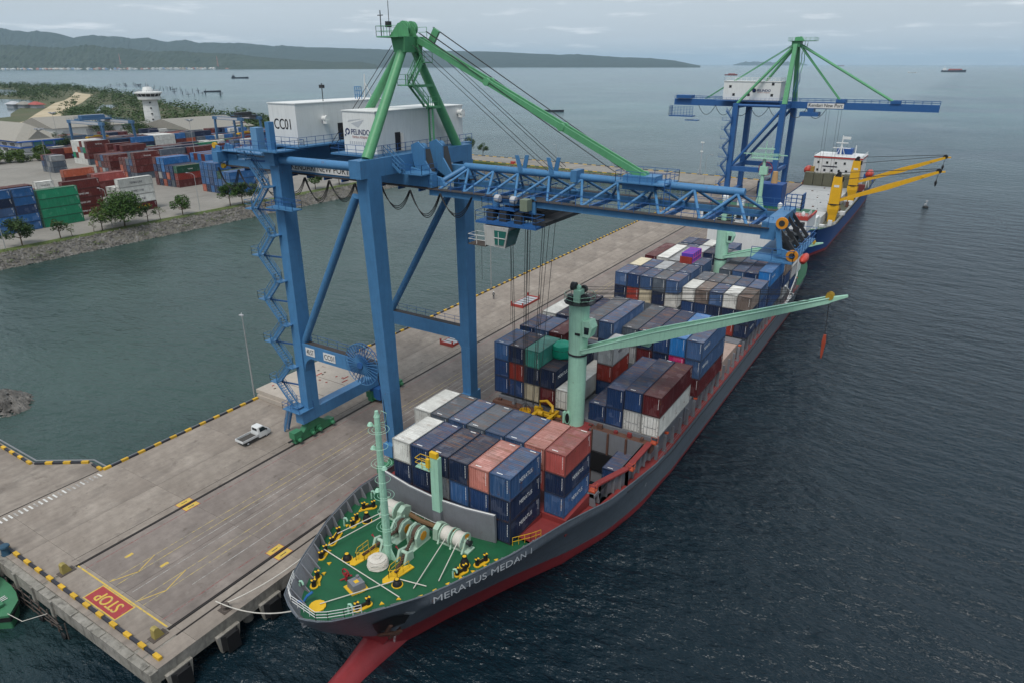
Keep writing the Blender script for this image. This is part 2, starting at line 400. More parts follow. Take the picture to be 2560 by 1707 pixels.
RIDGE = [[-13336, 4261, 582], [-13120, 4885, 521], [-12843, 5573, 564], [-12798, 5676, 545], [-12702, 5886, 514], [-12649, 6001, 538], [-12562, 6180, 509], [-12436, 6430, 447], [-12311, 6666, 488], [-12207, 6855, 475], [-12096, 7049, 474], [-12042, 7141, 446], [-11898, 7378, 457], [-11766, 7587, 400], [-11591, 7851, 440], [-11472, 8024, 389], [-11226, 8365, 393], [-11011, 8646, 392], [-10739, 8982, 342], [-10636, 9103, 361], [-10358, 9419, 333], [-9690, 10105, 314], [-9386, 10388, 303], [-8492, 11130, 277], [-7862, 11584, 267], [-7451, 11853, 249], [-6703, 12291, 211], [-6398, 12453, 221], [-6038, 12631, 192], [-5622, 12821, 165], [-5153, 13017, 151], [-4760, 13166, 111], [-4300, 13330, 20]]
NEAR = [[-8408, 3211, 223], [-8270, 3551, 231], [-8193, 3724, 228], [-8112, 3899, 212], [-8041, 4042, 206], [-7950, 4219, 238], [-7857, 4389, 217], [-7751, 4575, 204], [-7638, 4760, 175], [-7514, 4954, 188], [-7384, 5145, 170], [-7197, 5404, 164], [-6998, 5659, 125], [-6783, 5916, 101], [-6552, 6170, 76], [-6238, 6488, 77], [-6187, 6536, 65], [-6109, 6609, 48], [-6087, 6629, 14]]
hills('far_hills', RIDGE, 0.80, 1.2, M_hill, 0.22, 5, 3)
hills('coastal_hills', NEAR, 0.90, 1.12, M_hill2, 0.42, 8, 4)
def island(a, b, h, depth, seed):
    rg = random.Random(seed); n = 30; ridge = []
    for i in range(n + 1):
        t = i / n; ridge.append([a[0] + (b[0] - a[0]) * t, a[1] + (b[1] - a[1]) * t, h * (0.25 + 0.75 * min(1, 6 * min(t, 1 - t))) * rg.uniform(0.75, 1.0)])
    hills('island', ridge, 1 - depth, 1 + depth, M_hill, 1.0, 1, seed)
island((-7050, 25400), (-4870, 26600), 130, 0.02, 5)
island((-9000, 25300), (-8700, 25400), 90, 0.01, 6)
# kampung along the far coast
M_w = [flat('far_wall_%d' % i, c, 0.8) for i, c in enumerate([(0.6, 0.6, 0.58), (0.45, 0.2, 0.15), (0.25, 0.35, 0.5), (0.5, 0.42, 0.35)])]
far_mb = [MB() for _ in M_w]
for i in range(150):
    t = rnd.random() ** 0.9; k = 0.905 - rnd.random() * 0.004
    j = t * (len(NEAR) - 8); a = NEAR[int(j)]; b = NEAR[int(j) + 1]; f = j - int(j)
    x = (a[0] + (b[0] - a[0]) * f) * k; y = (a[1] + (b[1] - a[1]) * f) * k; s = rnd.uniform(8, 20)
    m_ = far_mb[rnd.choice([0, 0, 0, 1, 2, 3])]; z0 = rnd.uniform(2, 9); m_.box((x - s, y - s * 0.7, 0), (x + s, y + s * 0.7, z0 + 5))
    m_.add([(x - s * 1.1, y - s * .8, z0 + 5), (x + s * 1.1, y - s * .8, z0 + 5), (x + s * 1.1, y + s * .8, z0 + 5), (x - s * 1.1, y + s * .8, z0 + 5), (x, y, z0 + 10)], [(0, 1, 4), (1, 2, 4), (2, 3, 4), (3, 0, 4)])
kp = thing('far_village', (NEAR[5][0] * .9, NEAR[5][1] * .9, 0), 'pale strip of village houses along the far wooded shore', 'village', kind='stuff')
for m_, mm in zip(far_mb, M_w): m_.build('house_row', mm, kp)
for (x, y, h) in ((-7250, 4150, 150), (-6720, 4880, 130)):
    mb = MB()
    for k in range(3):
        a = k * 2.094; mb.tube((x + 9 * math.cos(a), y + 9 * math.sin(a), 8), (x, y, h), 1.6, 4, 0.8)
    for k in range(1, 9):
        z = 8 + (h - 8) * k / 9; mb.lathe([(9 * (1 - k / 9) + 1.4, z - 1.0), (9 * (1 - k / 9) + 1.4, z + 1.0)], (x, y, 0), 6)
    solo(mb, 'radio_mast', flat('mast_red', (0.5, 0.2, 0.17)), (x, y, 0), 'thin lattice radio mast, %s of the two on the far coast' % ('left' if y < 4500 else 'right'), 'mast', 'radio masts on the far coast')

# ================================================================== TREES
M_bark = paint('bark', (0.10, 0.075, 0.05), 0.9, 0.4, 0, 0.2)
def leaf_mat(name, a, b):
    m, t, bs = _m(name)
    v = _coord(t, rand=True)
    t.links.new(_mix(t, _ramp(t, _noise(t, v, 0.9, 3), 0.3, 0.7), a, b), bs.inputs['Base Color'])
    bs.inputs['Roughness'].default_value = 0.65; bs.inputs['Specular IOR Level'].default_value = 0.2
    bs.inputs['Subsurface Weight'].default_value = 0.0
    return m
M_leaf = leaf_mat('leaf_green', (0.022, 0.06, 0.012), (0.06, 0.11, 0.022))
M_leaf2 = leaf_mat('leaf_young', (0.045, 0.09, 0.02), (0.09, 0.13, 0.03))
M_leaf3 = leaf_mat('leaf_dark', (0.018, 0.045, 0.014), (0.05, 0.085, 0.025))
def leaves(mb, c, r, n, s, rg):
    for i in range(n):
        while True:
            p = V3((rg.uniform(-1, 1), rg.uniform(-1, 1), rg.uniform(-1, 1)))
            if 0.25 < p.length < 1: break
        p = V3((c[0] + p.x * r[0], c[1] + p.y * r[1], c[2] + p.z * r[2]))
        a = V3((rg.uniform(-1, 1), rg.uniform(-1, 1), rg.uniform(-0.5, 0.5))).normalized() * s * rg.uniform(0.6, 1.2)
        b = V3((rg.uniform(-1, 1), rg.uniform(-1, 1), rg.uniform(-0.6, 0.6))).normalized() * s * rg.uniform(0.7, 1.3)
        mb.add([p - a, p + b * 0.5, p + a, p - b * 0.5], [(0, 1, 2, 3)])
def tree(name, loc, h, cr, label, mat, seed, clumps=12, nl=80, leaf=0.42, low=0.4, group='trees on the verge above the basin'):
    rg = random.Random(seed); t = thing(name, loc, label, 'tree', group)
    tr = MB(); x, y, z = loc; top = V3((x + rg.uniform(-.3, .3), y + rg.uniform(-.3, .3), z + h * 0.72))
    tr.tube((x, y, z - 0.1), top, 0.022 * h + 0.04, 7, 0.01 * h)
    cw_ = MB()
    for k in range(clumps):
        a = 2.4 * k + rg.uniform(-.4, .4); f = rg.uniform(low, 1.0); rad = cr * (1 - 0.55 * ((f - low) / (1 - low)) ** 1.6) * rg.uniform(0.45, 0.95)
        c = V3((x + rad * math.cos(a), y + rad * math.sin(a), z + h * (f * 0.86 + 0.08)))
        st = V3((x, y, z)).lerp(top, min(1, f * 0.85)); tr.tube(st, c, 0.008 * h + 0.02, 5, 0.015)
        leaves(cw_, c, (cr * 0.36, cr * 0.36, cr * 0.2 + 0.12 * h * 0.5), nl, leaf, rg)
    tr.build('trunk', M_bark, t); cw_.build('crown', mat, t)
    return t
tree('tree', (-230.0, 90.8, 3.4), 8.2, 4.6, 'bushy dark tree in front of the blue stacks', M_leaf3, 1, 18, 110)
tree('tree', (-229.8, 122.0, 3.4), 10.6, 7.2, 'largest and densest tree, in front of the maroon and white stacks', M_leaf, 2, 46, 150, low=0.34)
tree('young_tree', (-229.6, 101.5, 3.4), 6.6, 2.6, 'thin young tree in front of the green stack', M_leaf3, 3, 8, 50)
tree('young_tree', (-229.6, 105.0, 3.4), 3.6, 1.8, 'knee-high sapling right of the green stack tree', M_leaf2, 4, 5, 34, 0.2)
tree('young_tree', (-229.8, 111.8, 3.4), 3.4, 1.3, 'spindly sapling alone on the bare verge', M_leaf2, 5, 5, 26, 0.2)
tree('young_tree', (-229.6, 114.4, 3.4), 7.4, 3.2, 'light green layered tree left of the largest tree', M_leaf2, 6, 11, 60)
tree('young_tree', (-229.6, 130.0, 3.4), 6.2, 2.6, 'thin tree right of the largest tree', M_leaf3, 8, 8, 50)
tree('young_tree', (-229.6, 134.5, 3.4), 4.4, 2.0, 'small sapling beside the stacked timber', M_leaf2, 9, 6, 36, 0.22)
tree('young_tree', (-230.0, 143.4, 3.4), 7.2, 3.6, 'flat-topped green tree alone in front of the open yard', M_leaf, 10, 14, 80)
tree('tree', (-229.6, 163.0, 3.4), 8.2, 4.0, 'left tree of the clump in front of the blue container block', M_leaf, 11, 16, 110)
tree('tree', (-229.8, 168.6, 3.4), 8.0, 4.2, 'middle tree of the clump in front of the blue container block', M_leaf3, 12, 16, 110)
tree('young_tree', (-229.6, 174.5, 3.4), 6.8, 3.0, 'right tree of the clump in front of the blue container block', M_leaf2, 13, 10, 70)
tree('tree', (-231.0, 207.0, 3.4), 8.0, 3.6, 'tree on the bank seen under the crane girder sign', M_leaf, 14, 16, 110)
tree('tree', (-231.0, 221.0, 3.4), 8.4, 3.6, 'tree on the bank seen right of the girder sign', M_leaf3, 15, 16, 110)
tree('tree', (-250.0, 348.0, 3.4), 9.0, 4.4, 'dark tree left at the landward end of the causeway', M_leaf3, 16, 14, 90)
tree('tree', (-236.0, 342.0, 3.4), 7.0, 3.4, 'tree right at the landward end of the causeway', M_leaf3, 17, 12, 70)
for i, (x, y, h, r, lb) in enumerate([(-440, 172, 7, 7, 'yellow-green bush in front of the office wing'), (-436, 181, 6, 6, 'broad bush at the office corner'), (-434, 193, 8, 5, 'bush before the glazed office front'), (-448, 211, 12, 6, 'tall dark tree at the right end of the office'), (-520, 300, 13, 11, 'dark tree left of the white control tower'), (-500, 292, 9, 9, 'low dark tree in front of the control tower'), (-540, 285, 11, 10, 'dark tree beside the green sheds')]):
    tree('tree', (x, y, 3.4), h, r, lb, M_leaf3 if i > 2 else M_leaf2, 40 + i, 22, 120, 0.55, low=0.2, group='trees around the port buildings')
# mangrove belt: reads as one mass
mb = MB(); rg = random.Random(11)
def in_poly(x, y, P):
    c = False; j = len(P) - 1
    for i in range(len(P)):
        if (P[i][1] > y) != (P[j][1] > y) and x < (P[j][0] - P[i][0]) * (y - P[i][1]) / (P[j][1] - P[i][1]) + P[i][0]: c = not c
        j = i
    return c
ponds = [[(-1286, 526), (-1261, 542), (-1202, 539), (-1111, 501), (-1041, 462), (-986, 425), (-893, 376), (-845, 355), (-835, 337), (-1000, 330), (-1250, 420)],
         [(-1794, 739), (-1736, 750), (-1512, 664), (-1453, 626), (-1447, 594), (-1700, 600)],
         [(-805, 418), (-906, 475), (-993, 532), (-966, 539), (-915, 504), (-880, 474), (-846, 449), (-776, 410), (-759, 396)]]
def clump(x, y, h, r, nl):
    leaves(mb, (x, y, 2 + h * 0.55), (r, r, h * 0.5), nl, 0.9 + r * 0.1, rg)
cnt = 0
while cnt < 2100:
    x = rg.uniform(-2150, -520); y = rg.uniform(270, 930)
    if not in_poly(x, y, land) or in_poly(x, y, road) or any(in_poly(x, y, P) for P in ponds): continue
    if x > -640 and y < 330: continue
    edge = y / -x
    if edge < 0.47 and x > -1150: continue                       # cleared strip beside the track
    if in_poly(x + 35, y, road) or in_poly(x - 35, y, road):
        if rg.random() < 0.6: clump(x, y, rg.uniform(1.5, 4), rg.uniform(2.5, 5), 14)
        cnt += 1; continue
    clump(x, y, rg.uniform(5, 12), rg.uniform(4, 8), 34); cnt += 1
for i in range(260):
    x = rg.uniform(-900, -600); y = -x * 0.51 + rg.uniform(-16, 25)
    if not in_poly(x, y, road) and not any(in_poly(x, y, P) for P in ponds): clump(x, y, rg.uniform(3, 8), rg.uniform(3, 6), 30)
for i in range(240):
    x = rg.uniform(-620, -440); y = -x * 0.80 + rg.uniform(-30, 40)
    if in_poly(x, y, land): clump(x, y, rg.uniform(6, 12), rg.uniform(4, 8), 40)
for i in range(70):
    f = rg.random(); x = -740 - f * 560 + rg.uniform(-6, 6); y = 345 + f * 312 + rg.uniform(-7, 7)
    if 0.15 < f < 0.35 or f > 0.45: clump(x, y, rg.uniform(1, 2.5), rg.uniform(2, 4.5), 16)
tag(mb.build('mangrove_woods', leaf_mat('mangrove_leaf', (0.022, 0.048, 0.016), (0.06, 0.095, 0.03))), 'green mangrove woods on the low land behind the yard', 'woods', kind='stuff')
mb = MB()
for i in range(500):
    y = rg.uniform(70, 225); leaves(mb, (-226 + rg.uniform(-2.5, 1.2), y, 3.5), (0.7, 0.9, 0.25), 5, 0.22, rg)
for i in range(26):
    y = rg.uniform(75, 225); leaves(mb, (-222.4 + rg.uniform(-1.5, 1.0), y, 1.6), (1.4, 2.0, 0.5), 40, 0.28, rg)
for i in range(60):
    x = rg.uniform(-215, -140); leaves(mb, (x, 313 + rg.uniform(-3, 2.5), 2.8), (2, 1.2, 0.6), 26, 0.35, rg)
tag(mb.build('bank_weeds', leaf_mat('weed_leaf', (0.05, 0.085, 0.02), (0.10, 0.13, 0.04))), 'patches of grass and weeds along the stone bank', 'weeds', kind='stuff')
# ================================================================== CONTAINERS
CC = dict(navy=(0.014, 0.028, 0.074), blue=(0.018, 0.048, 0.135), steel=(0.05, 0.10, 0.21), streak=(0.035, 0.10, 0.24), bright=(0.02, 0.15, 0.40), darkred=(0.11, 0.016, 0.02),
          maroon=(0.13, 0.025, 0.022), red=(0.26, 0.035, 0.025), coral=(0.38, 0.085, 0.075), pink=(0.55, 0.21, 0.17), white=(0.60, 0.60, 0.57), grey=(0.36, 0.37, 0.38), cream=(0.55, 0.49, 0.36),
          teal=(0.06, 0.30, 0.24), green=(0.02, 0.23, 0.12), darkgreen=(0.02, 0.10, 0.06), orange=(0.42, 0.10, 0.05), slate=(0.10, 0.125, 0.16), brown=(0.20, 0.16, 0.14), magenta=(0.45, 0.02, 0.13), royal=(0.025, 0.115, 0.30))
CN = dict(navy='navy blue', blue='blue', steel='faded blue', streak='streaky patched blue', bright='bright blue', darkred='dark red', maroon='maroon', red='red', coral='coral red', pink='pale pink', white='white', grey='pale grey',
          cream='cream', teal='teal', green='green', darkgreen='dark green', orange='orange', slate='slate blue', brown='grey-brown', magenta='magenta', royal='royal blue')
RUSTY = dict(white=0.35, pink=0.5, cream=0.3, streak=0.45)
def contpaint(name, c, rough, roof, chalk, rust):
    """sea-worn container paint: chalky runs, dark runs, scraped patches, rust"""
    if name in MATS: return MATS[name]
    m, t, b = _m(name); v = _coord(t); c = tuple(c); g = sum(c) / 3
    light = tuple(min(1, x * 1.1 + 0.10 + 0.12 * g) for x in c); dark = tuple(x * 0.42 + 0.006 for x in c)
    if roof: run = _coord(t, (0.22, 5.5, 1.0)); run2 = _coord(t, (0.5, 9.0, 1.0))
    else: run = _coord(t, (3.4, 3.4, 0.14)); run2 = _coord(t, (6.0, 6.0, 0.3))
    cc = _mix(t, _mul(t, _ramp(t, _noise(t, v, 0.55, 5, 0.6), 0.36, 0.7), 0.42), c, dark)
    cc = _mix(t, _mul(t, _ramp(t, _noise(t, run, 1.3, 5, 0.65), 0.52, 0.74), chalk), cc, light)
    cc = _mix(t, _mul(t, _ramp(t, _noise(t, run2, 1.1, 4, 0.6), 0.54, 0.76), 0.55), cc, dark)
    pt = t.nodes.new('ShaderNodeTexVoronoi'); pt.distance = 'CHEBYCHEV'; pt.inputs['Scale'].default_value = 0.9; pt.inputs['Randomness'].default_value = 0.9; t.links.new(v, pt.inputs['Vector'])
    sp = t.nodes.new('ShaderNodeSeparateColor'); t.links.new(pt.outputs['Color'], sp.inputs[0])
    cc = _mix(t, _mul(t, _ramp(t, sp.outputs[0], 0.86, 0.9), 0.30), cc, light)
    f = _ramp(t, _noise(t, run if roof else v, 1.0 if roof else 1.2, 9, 0.74), 0.64 - 0.13 * rust, 0.72 - 0.09 * rust)
    cc = _mix(t, _mul(t, f, 0.85), cc, (0.16, 0.072, 0.035))
    if roof:
        cc = _mix(t, _mul(t, _ramp(t, _noise(t, _coord(t, (0.6, 1.6, 1)), 0.9, 8, 0.7), 0.57, 0.66), 0.3 if g > .33 else 0.7), cc, (0.19, 0.09, 0.045))
        cc = _mix(t, _mul(t, _ramp(t, _noise(t, v, 0.5, 6, 0.7), 0.5, 0.72), 0.22 if g > .33 else 0.55), cc, (0.12, 0.105, 0.095))
    oi = t.nodes.new('ShaderNodeObjectInfo'); h = t.nodes.new('ShaderNodeHueSaturation'); mr = t.nodes.new('ShaderNodeMapRange'); mr.inputs['To Min'].default_value = 0.78; mr.inputs['To Max'].default_value = 1.25
    t.links.new(oi.outputs['Random'], mr.inputs[0]); t.links.new(mr.outputs[0], h.inputs['Value']); t.links.new(cc, h.inputs['Color']); t.links.new(h.outputs[0], b.inputs['Base Color'])
    b.inputs['Roughness'].default_value = rough; b.inputs['Specular IOR Level'].default_value = 0.3
    return m
def cmat(c): return contpaint('container_' + c, CC[c], 0.5, False, 0.85 if c == 'streak' else 0.34, RUSTY.get(c, 0.18))
def rmat(c):
    k = CC[c]; g = sum(k) / 3
    return contpaint('container_roof_' + c, tuple(0.95 * x for x in k) if g > .33 else tuple(0.62 * x + 0.13 * g + 0.024 for x in k), 0.65, True, 0.42, 0.3 if g > .33 else 1.0 if c not in ('bright', 'darkred', 'maroon', 'teal', 'royal') else 0.1)
def fmat(c): return paint('container_frame_' + c, tuple(0.55 * x + 0.012 for x in CC[c]), 0.6, 0.5, 0.7, 0.2)
M_rod = flat('lock_rod_steel', (0.28, 0.28, 0.28), 0.5, 0.4)
M_mark = flat('container_print', (0.85, 0.85, 0.84), 0.6)
M_markd = flat('container_print_dark', (0.03, 0.03, 0.05), 0.6)
M_marky = flat('container_print_yellow', (0.75, 0.5, 0.03), 0.6)
def corr(n0, n1, z0, z1, base, amp, f, period=0.28):
    mb = MB(); n = max(2, round((n1 - n0) / period)); p = (n1 - n0) / n; prof = []
    for i in range(n):
        a = n0 + i * p; prof += [(a, 0), (a + p * 0.28, 0), (a + p * 0.5, 1), (a + p * 0.78, 1)]
    prof.append((n1, 0)); vs = []
    for t, k in prof: vs += [f(t, base - amp * k, z0), f(t, base - amp * k, z1)]
    mb.add(vs, [(2 * i, 2 * i + 2, 2 * i + 3, 2 * i + 1) for i in range(len(prof) - 1)])
    return mb
_cm = {}
def cmesh(Ln, H, W=2.44):
    k = (Ln, H)
    if k in _cm: return _cm[k]
    h = W / 2; d = {}
    f = MB(); q = 0.14
    for sx in (-1, 1):
        for y in (0, Ln - q):
            f.box((sx * h - (q if sx > 0 else 0), y, 0), (sx * h + (0 if sx > 0 else q), y + q, H))
        f.box((sx * h - (0.09 if sx > 0 else 0.0), q, 0.02), (sx * h + (0.0 if sx > 0 else 0.09), Ln - q, 0.17))
        f.box((sx * h - (0.08 if sx > 0 else 0.0), q, H - 0.09), (sx * h + (0.0 if sx > 0 else 0.08), Ln - q, H - 0.01))
    for y in (0.005, Ln - 0.105):
        f.box((-h + q, y, 0.02), (h - q, y + 0.1, 0.17)); f.box((-h + q, y, H - 0.13), (h - q, y + 0.1, H - 0.01))
    f.add([(-h, 0, 0.1), (h, 0, 0.1), (h, Ln, 0.1), (-h, Ln, 0.1)], [(0, 3, 2, 1)])
    d['frame'] = f.mesh('frame')
    d['side'] = corr(q, Ln - q, 0.17, H - 0.09, h - 0.02, 0.075, lambda t, b, z: (b, t, z)).mesh('side_panel')
    d['end'] = corr(-h + q, h - q, 0.17, H - 0.13, 0.0, 0.08, lambda t, b, z: (t, 0.02 - b, z)).mesh('end_panel')
    d['roof'] = corr(0.1, Ln - 0.1, -h + 0.08, h - 0.08, H - 0.02, 0.045, lambda t, b, z: (z, t, b), 0.3).mesh('roof_panel')
    dm = MB()
    for s in (-1, 1): dm.box((0.012 if s > 0 else -h + q, 0.03, 0.17), (h - q if s > 0 else -0.012, 0.09, H - 0.13))
    d['door'] = dm.mesh('door')
    rm = MB()
    for x in (-0.82, -0.38, 0.38, 0.82):
        rm.tube((x, -0.0, 0.1), (x, -0.0, H - 0.06), 0.03, 5)
        for z in (0.35, H * 0.45, H - 0.4): rm.box((x - 0.05, 0.0, z), (x + 0.05, 0.04, z + 0.09))
        rm.box((x, -0.02, H * 0.42), (x + 0.34 * (1 if x < 0 else -1), 0.01, H * 0.42 + 0.05))
    for s in (-1, 1):
        for z in (0.3, 0.8, 1.5, H - 0.35): rm.box((s * (h - 0.2) - 0.06, 0.0, z), (s * (h - 0.2) + 0.06, 0.035, z + 0.1))
    d['rod'] = rm.mesh('lock_rods')
    mk = MB()
    for i in range(8): z = H - 0.35 - i * 0.19; mk.add([(h - 0.36, -0.012, z), (h - 0.30, -0.012, z), (h - 0.30, -0.012, z + 0.12), (h - 0.36, -0.012, z + 0.12)], [(0, 1, 2, 3)])
    d['mark_end'] = mk.mesh('number_marks')
    mk = MB()
    for i in range(8):
        z = H - 0.4 - i * 0.17
        mk.add([(h + 0.004, Ln - 0.5, z), (h + 0.004, Ln - 0.42, z), (h + 0.004, Ln - 0.42, z + 0.12), (h + 0.004, Ln - 0.5, z + 0.12)], [(0, 1, 2, 3)])
        if i < 3: mk.add([(h + 0.004, Ln - 0.75, z), (h + 0.004, Ln - 0.67, z), (h + 0.004, Ln - 0.67, z + 0.12), (h + 0.004, Ln - 0.75, z + 0.12)], [(0, 1, 2, 3)])
    d['mark_side'] = mk.mesh('number_marks')
    mk = MB()
    for (y, x0) in ((0.35, -0.6), (Ln - 0.4, 0.1)):
        for i in range(7): x = x0 + i * 0.1; mk.add([(x, y, H + 0.012), (x + 0.07, y, H + 0.012), (x + 0.07, y + 0.14, H + 0.012), (x, y + 0.14, H + 0.012)], [(0, 1, 2, 3)])
    d['mark_roof'] = mk.mesh('number_marks')
    _cm[k] = d; return d
def container(x, y, z, Ln, H, c, label, group, door=False, name='shipping_container', text=None, left=False, lite=False, roofmark=True, sc=1.0):
    """x centre line, y near end, z base"""
    d = cmesh(Ln, H); t = thing(name, (x, y, z), label, 'container', group)
    if sc != 1.0: t.scale = (sc, sc, sc)
    m = cmat(c)
    inst('frame', d['frame'], fmat(c), t)
    inst('side_panel', d['side'], m, t)
    if not lite: inst('side_panel', d['side'], m, t, scale=(-1, 1, 1))
    inst('roof_panel', d['roof'], rmat(c), t)
    if door:
        dd = inst('door', d['door'], m, t); inst('lock_rods', d['rod'], M_rod, dd)
    else:
        inst('end_panel', d['end'], m, t)
        inst('number_marks', d['mark_end'], M_mark if c not in ('white', 'grey', 'cream') else M_markd, t)
    if not lite:
        inst('end_panel', d['end'], m, t, loc=(0, Ln, 0), rz=math.pi)
        if roofmark and rnd.random() < 0.7: inst('number_marks', d['mark_roof'], M_mark, t)
    inst('number_marks', d['mark_side'], M_mark if c not in ('white', 'grey', 'cream') else M_markd, t)
    if text:
        body, wd, zz, mm = text[:4]; hh = text[4] if len(text) > 4 else None
        vs, fs = text_polys(body, wd, hh); y0 = Ln * 0.5 - wd / 2 if len(text) < 6 else text[5]
        mb = MB(); mb.add([(1.236, y0 + a, zz + b) for a, b in vs], fs); inst('lettering', mb.mesh('lettering'), mm, t)
    return t
ORD = ['first', 'second', 'third', 'fourth', 'fifth', 'sixth', 'seventh', 'eighth', 'ninth', 'tenth', 'eleventh', 'twelfth']

# ================================================================== CONTAINER YARD
SC = 1.0414
def ystack(xf, y, Ln, tiers, where, rows=1, text=None, tops=None):
    """a stack of boxes whose seaward face is at xf; where = how the stack is told apart"""
    z = 3.4
    for i, (c, H) in enumerate(tiers):
        tier = 'topmost' if i == len(tiers) - 1 else ('bottom' if i == 0 else ORD[i] + ' tier')
        tx = text.get(i) if text else None
        container(xf - 1.27, y, z, Ln, H, c, '%s container, %s %s' % (CN[c], tier, where), 'containers stacked in the yard', door=True, text=tx, lite=True, sc=SC)
        z += H * SC + 0.02
TW = lambda: ('TEMAS LINE', 3.4, 1.0, M_mark, 0.55)
TD = lambda: ('TEMAS LINE', 4.6, 1.0, M_markd, 0.7)
STD, HC, L20, L40 = 2.59, 2.9, 6.06, 12.19
ystack(-249.6, 92.8, L20, [('royal', STD), ('royal', STD), ('steel', STD), ('navy', STD), ('royal', STD)], 'in the second blue stack left of the green one')
ystack(-249.6, 86.2, L20, [('royal', STD), ('royal', STD), ('blue', STD)], 'in the third stack left of the green one')
ystack(-249.6, 99.5, L20, [('royal', STD), ('royal', STD), ('blue', STD), ('royal', STD), ('royal', STD)], 'in the blue stack beside the green one')
ystack(-249.6, 106.6, L40, [('green', HC)] * 4, 'in the green stack behind the verge')
ystack(-260.0, 119.6, L40, [('maroon', HC), ('maroon', HC), ('maroon', HC), ('maroon', HC)], 'in the maroon stack beside the green one', text={0: TW(), 1: TW(), 2: TW()})
ystack(-249.6, 133.4, L40, [('darkred', HC), ('white', HC), ('white', HC), ('white', HC)], 'in the white stack behind the verge', text={0: ('TEMAS', 7.0, 0.9, M_marky, 1.1), 1: TD(), 2: TD(), 3: TD()})
ystack(-252.4, 133.2, L40, [('white', HC)] * 3, 'in the row just behind the white stack')
ystack(-255.2, 132.8, L40, [('white', HC)] * 3, 'in the second row behind the white stack')
ystack(-275.0, 104.5, L40, [('maroon', HC), ('maroon', HC), ('coral', HC)], 'behind the green stack')
ystack(-277.8, 104.5, L40, [('maroon', HC), ('maroon', HC), ('coral', HC)], 'in the second row behind the green stack')
ystack(-272.0, 97.0, L20, [('navy', STD), ('slate', STD), ('navy', STD)], 'behind the blue stacks')
ystack(-290.0, 93.0, L20, [('blue', STD), ('blue', STD), ('bright', STD)], 'at the far left behind the blue stacks')
ystack(-300.0, 112.0, L40, [('slate', HC), ('slate', HC)], 'low between the blue stacks and the open lot')
ystack(-296.0, 127.0, L20, [('maroon', STD), ('white', STD), ('white', STD)], 'with dark print in front of the orange box', text={2: ('TEMAS LINE', 3.2, 0.9, M_markd, 0.5)})
ystack(-306.0, 117.0, L40, [('maroon', HC), ('maroon', HC)], 'left of the orange box', text={1: ('TEMAS', 3.0, 0.9, M_marky, 0.55)})
ystack(-308.8, 117.0, L40, [('white', HC), ('maroon', HC)], 'in the row behind, left of the orange box')
ystack(-313.0, 145.5, L40, [('maroon', HC), ('maroon', HC), ('orange', HC)], 'topped by the orange box')
ystack(-290.0, 146.0, L40, [('maroon', HC), ('maroon', HC), ('coral', HC)], 'behind the white stack')
ystack(-292.8, 146.0, L40, [('maroon', HC), ('maroon', HC), ('maroon', HC)], 'in the second row behind the white stack, right')
# block in front of the open lane: red over maroon with a dark green top, blue rows behind
ystack(-284.0, 178.0, L40, [('maroon', HC), ('red', HC), ('darkgreen', HC)], 'in the stack with a dark green top', text={2: ('TEMAS', 2.4, 1.1, M_mark, 0.45)})
for r in range(5):
    x = -286.8 - 2.75 * r
    ystack(x, 177.8 - 0.1 * r, L40, [(['slate', 'navy', 'orange', 'navy', 'maroon'][r], HC), (['blue', 'orange', 'blue', 'grey', 'maroon'][r], HC), (['blue', 'blue', 'bright', 'blue', 'blue'][r], HC)] + ([(['', '', 'bright', 'bright', 'maroon'][r], HC)] if r > 1 else []),
           'in the %s row behind the dark green top' % ORD[r])
for r in range(7):
    x = -249.2 - 2.75 * r
    ystack(x, 178.5, L40, [(['royal', 'royal', 'steel', 'blue', 'royal', 'navy', 'orange'][r], HC), (['royal', 'steel', 'royal', 'royal', 'blue', 'royal', 'royal'][r], HC), (['royal', 'royal', 'darkgreen', 'royal', 'steel', 'royal', 'royal'][r], HC)] + ([(['', '', '', 'royal', 'royal', 'bright', 'royal'][r], HC)] if r > 2 else []),
           'in the %s row of the seaward blue block' % ORD[r])
for r in range(5):
    x = -320.5 - 2.75 * r
    ystack(x, 181.0, L40, [(['slate', 'slate', 'navy', 'orange', 'slate'][r], HC), (['maroon', 'maroon', 'steel', 'maroon', 'orange'][r], HC), (['maroon', 'steel', 'slate', 'maroon', 'maroon'][r], HC)] + ([(['maroon', 'slate', '', '', ''][r], HC)] if r < 2 else []),
           'in the %s row before the gantry crane' % ORD[r], text={3: TW()} if r == 0 else None)
for r in range(5):
    x = -346.0 - 2.75 * r
    ystack(x, 183.0, L40, [(['maroon', 'slate', 'grey', 'orange', 'maroon'][r], HC), (['maroon', 'maroon', 'maroon', 'slate', 'orange'][r], HC), (['maroon', 'maroon', 'steel', 'maroon', 'maroon'][r], HC)],
           'in the %s row under the gantry crane' % ORD[r], text={2: TW()} if r == 0 else None)
ystack(-390.0, 196.0, L40, [('slate', HC), ('maroon', HC), ('maroon', HC), ('maroon', HC)], 'with white print under the gantry crane', text={3: TW()})
ystack(-396.0, 198.0, L40, [('slate', HC), ('grey', HC), ('maroon', HC)], 'landward of the printed stack under the gantry crane')
for r in range(4):
    ystack(-376.0 - 2.75 * r, 171.0, L20, [('slate', STD), (['slate', 'grey', 'navy', 'steel'][r], STD), (['grey', 'slate', 'navy', 'maroon'][r], STD)], 'in the %s short row left of the gantry' % ORD[r])
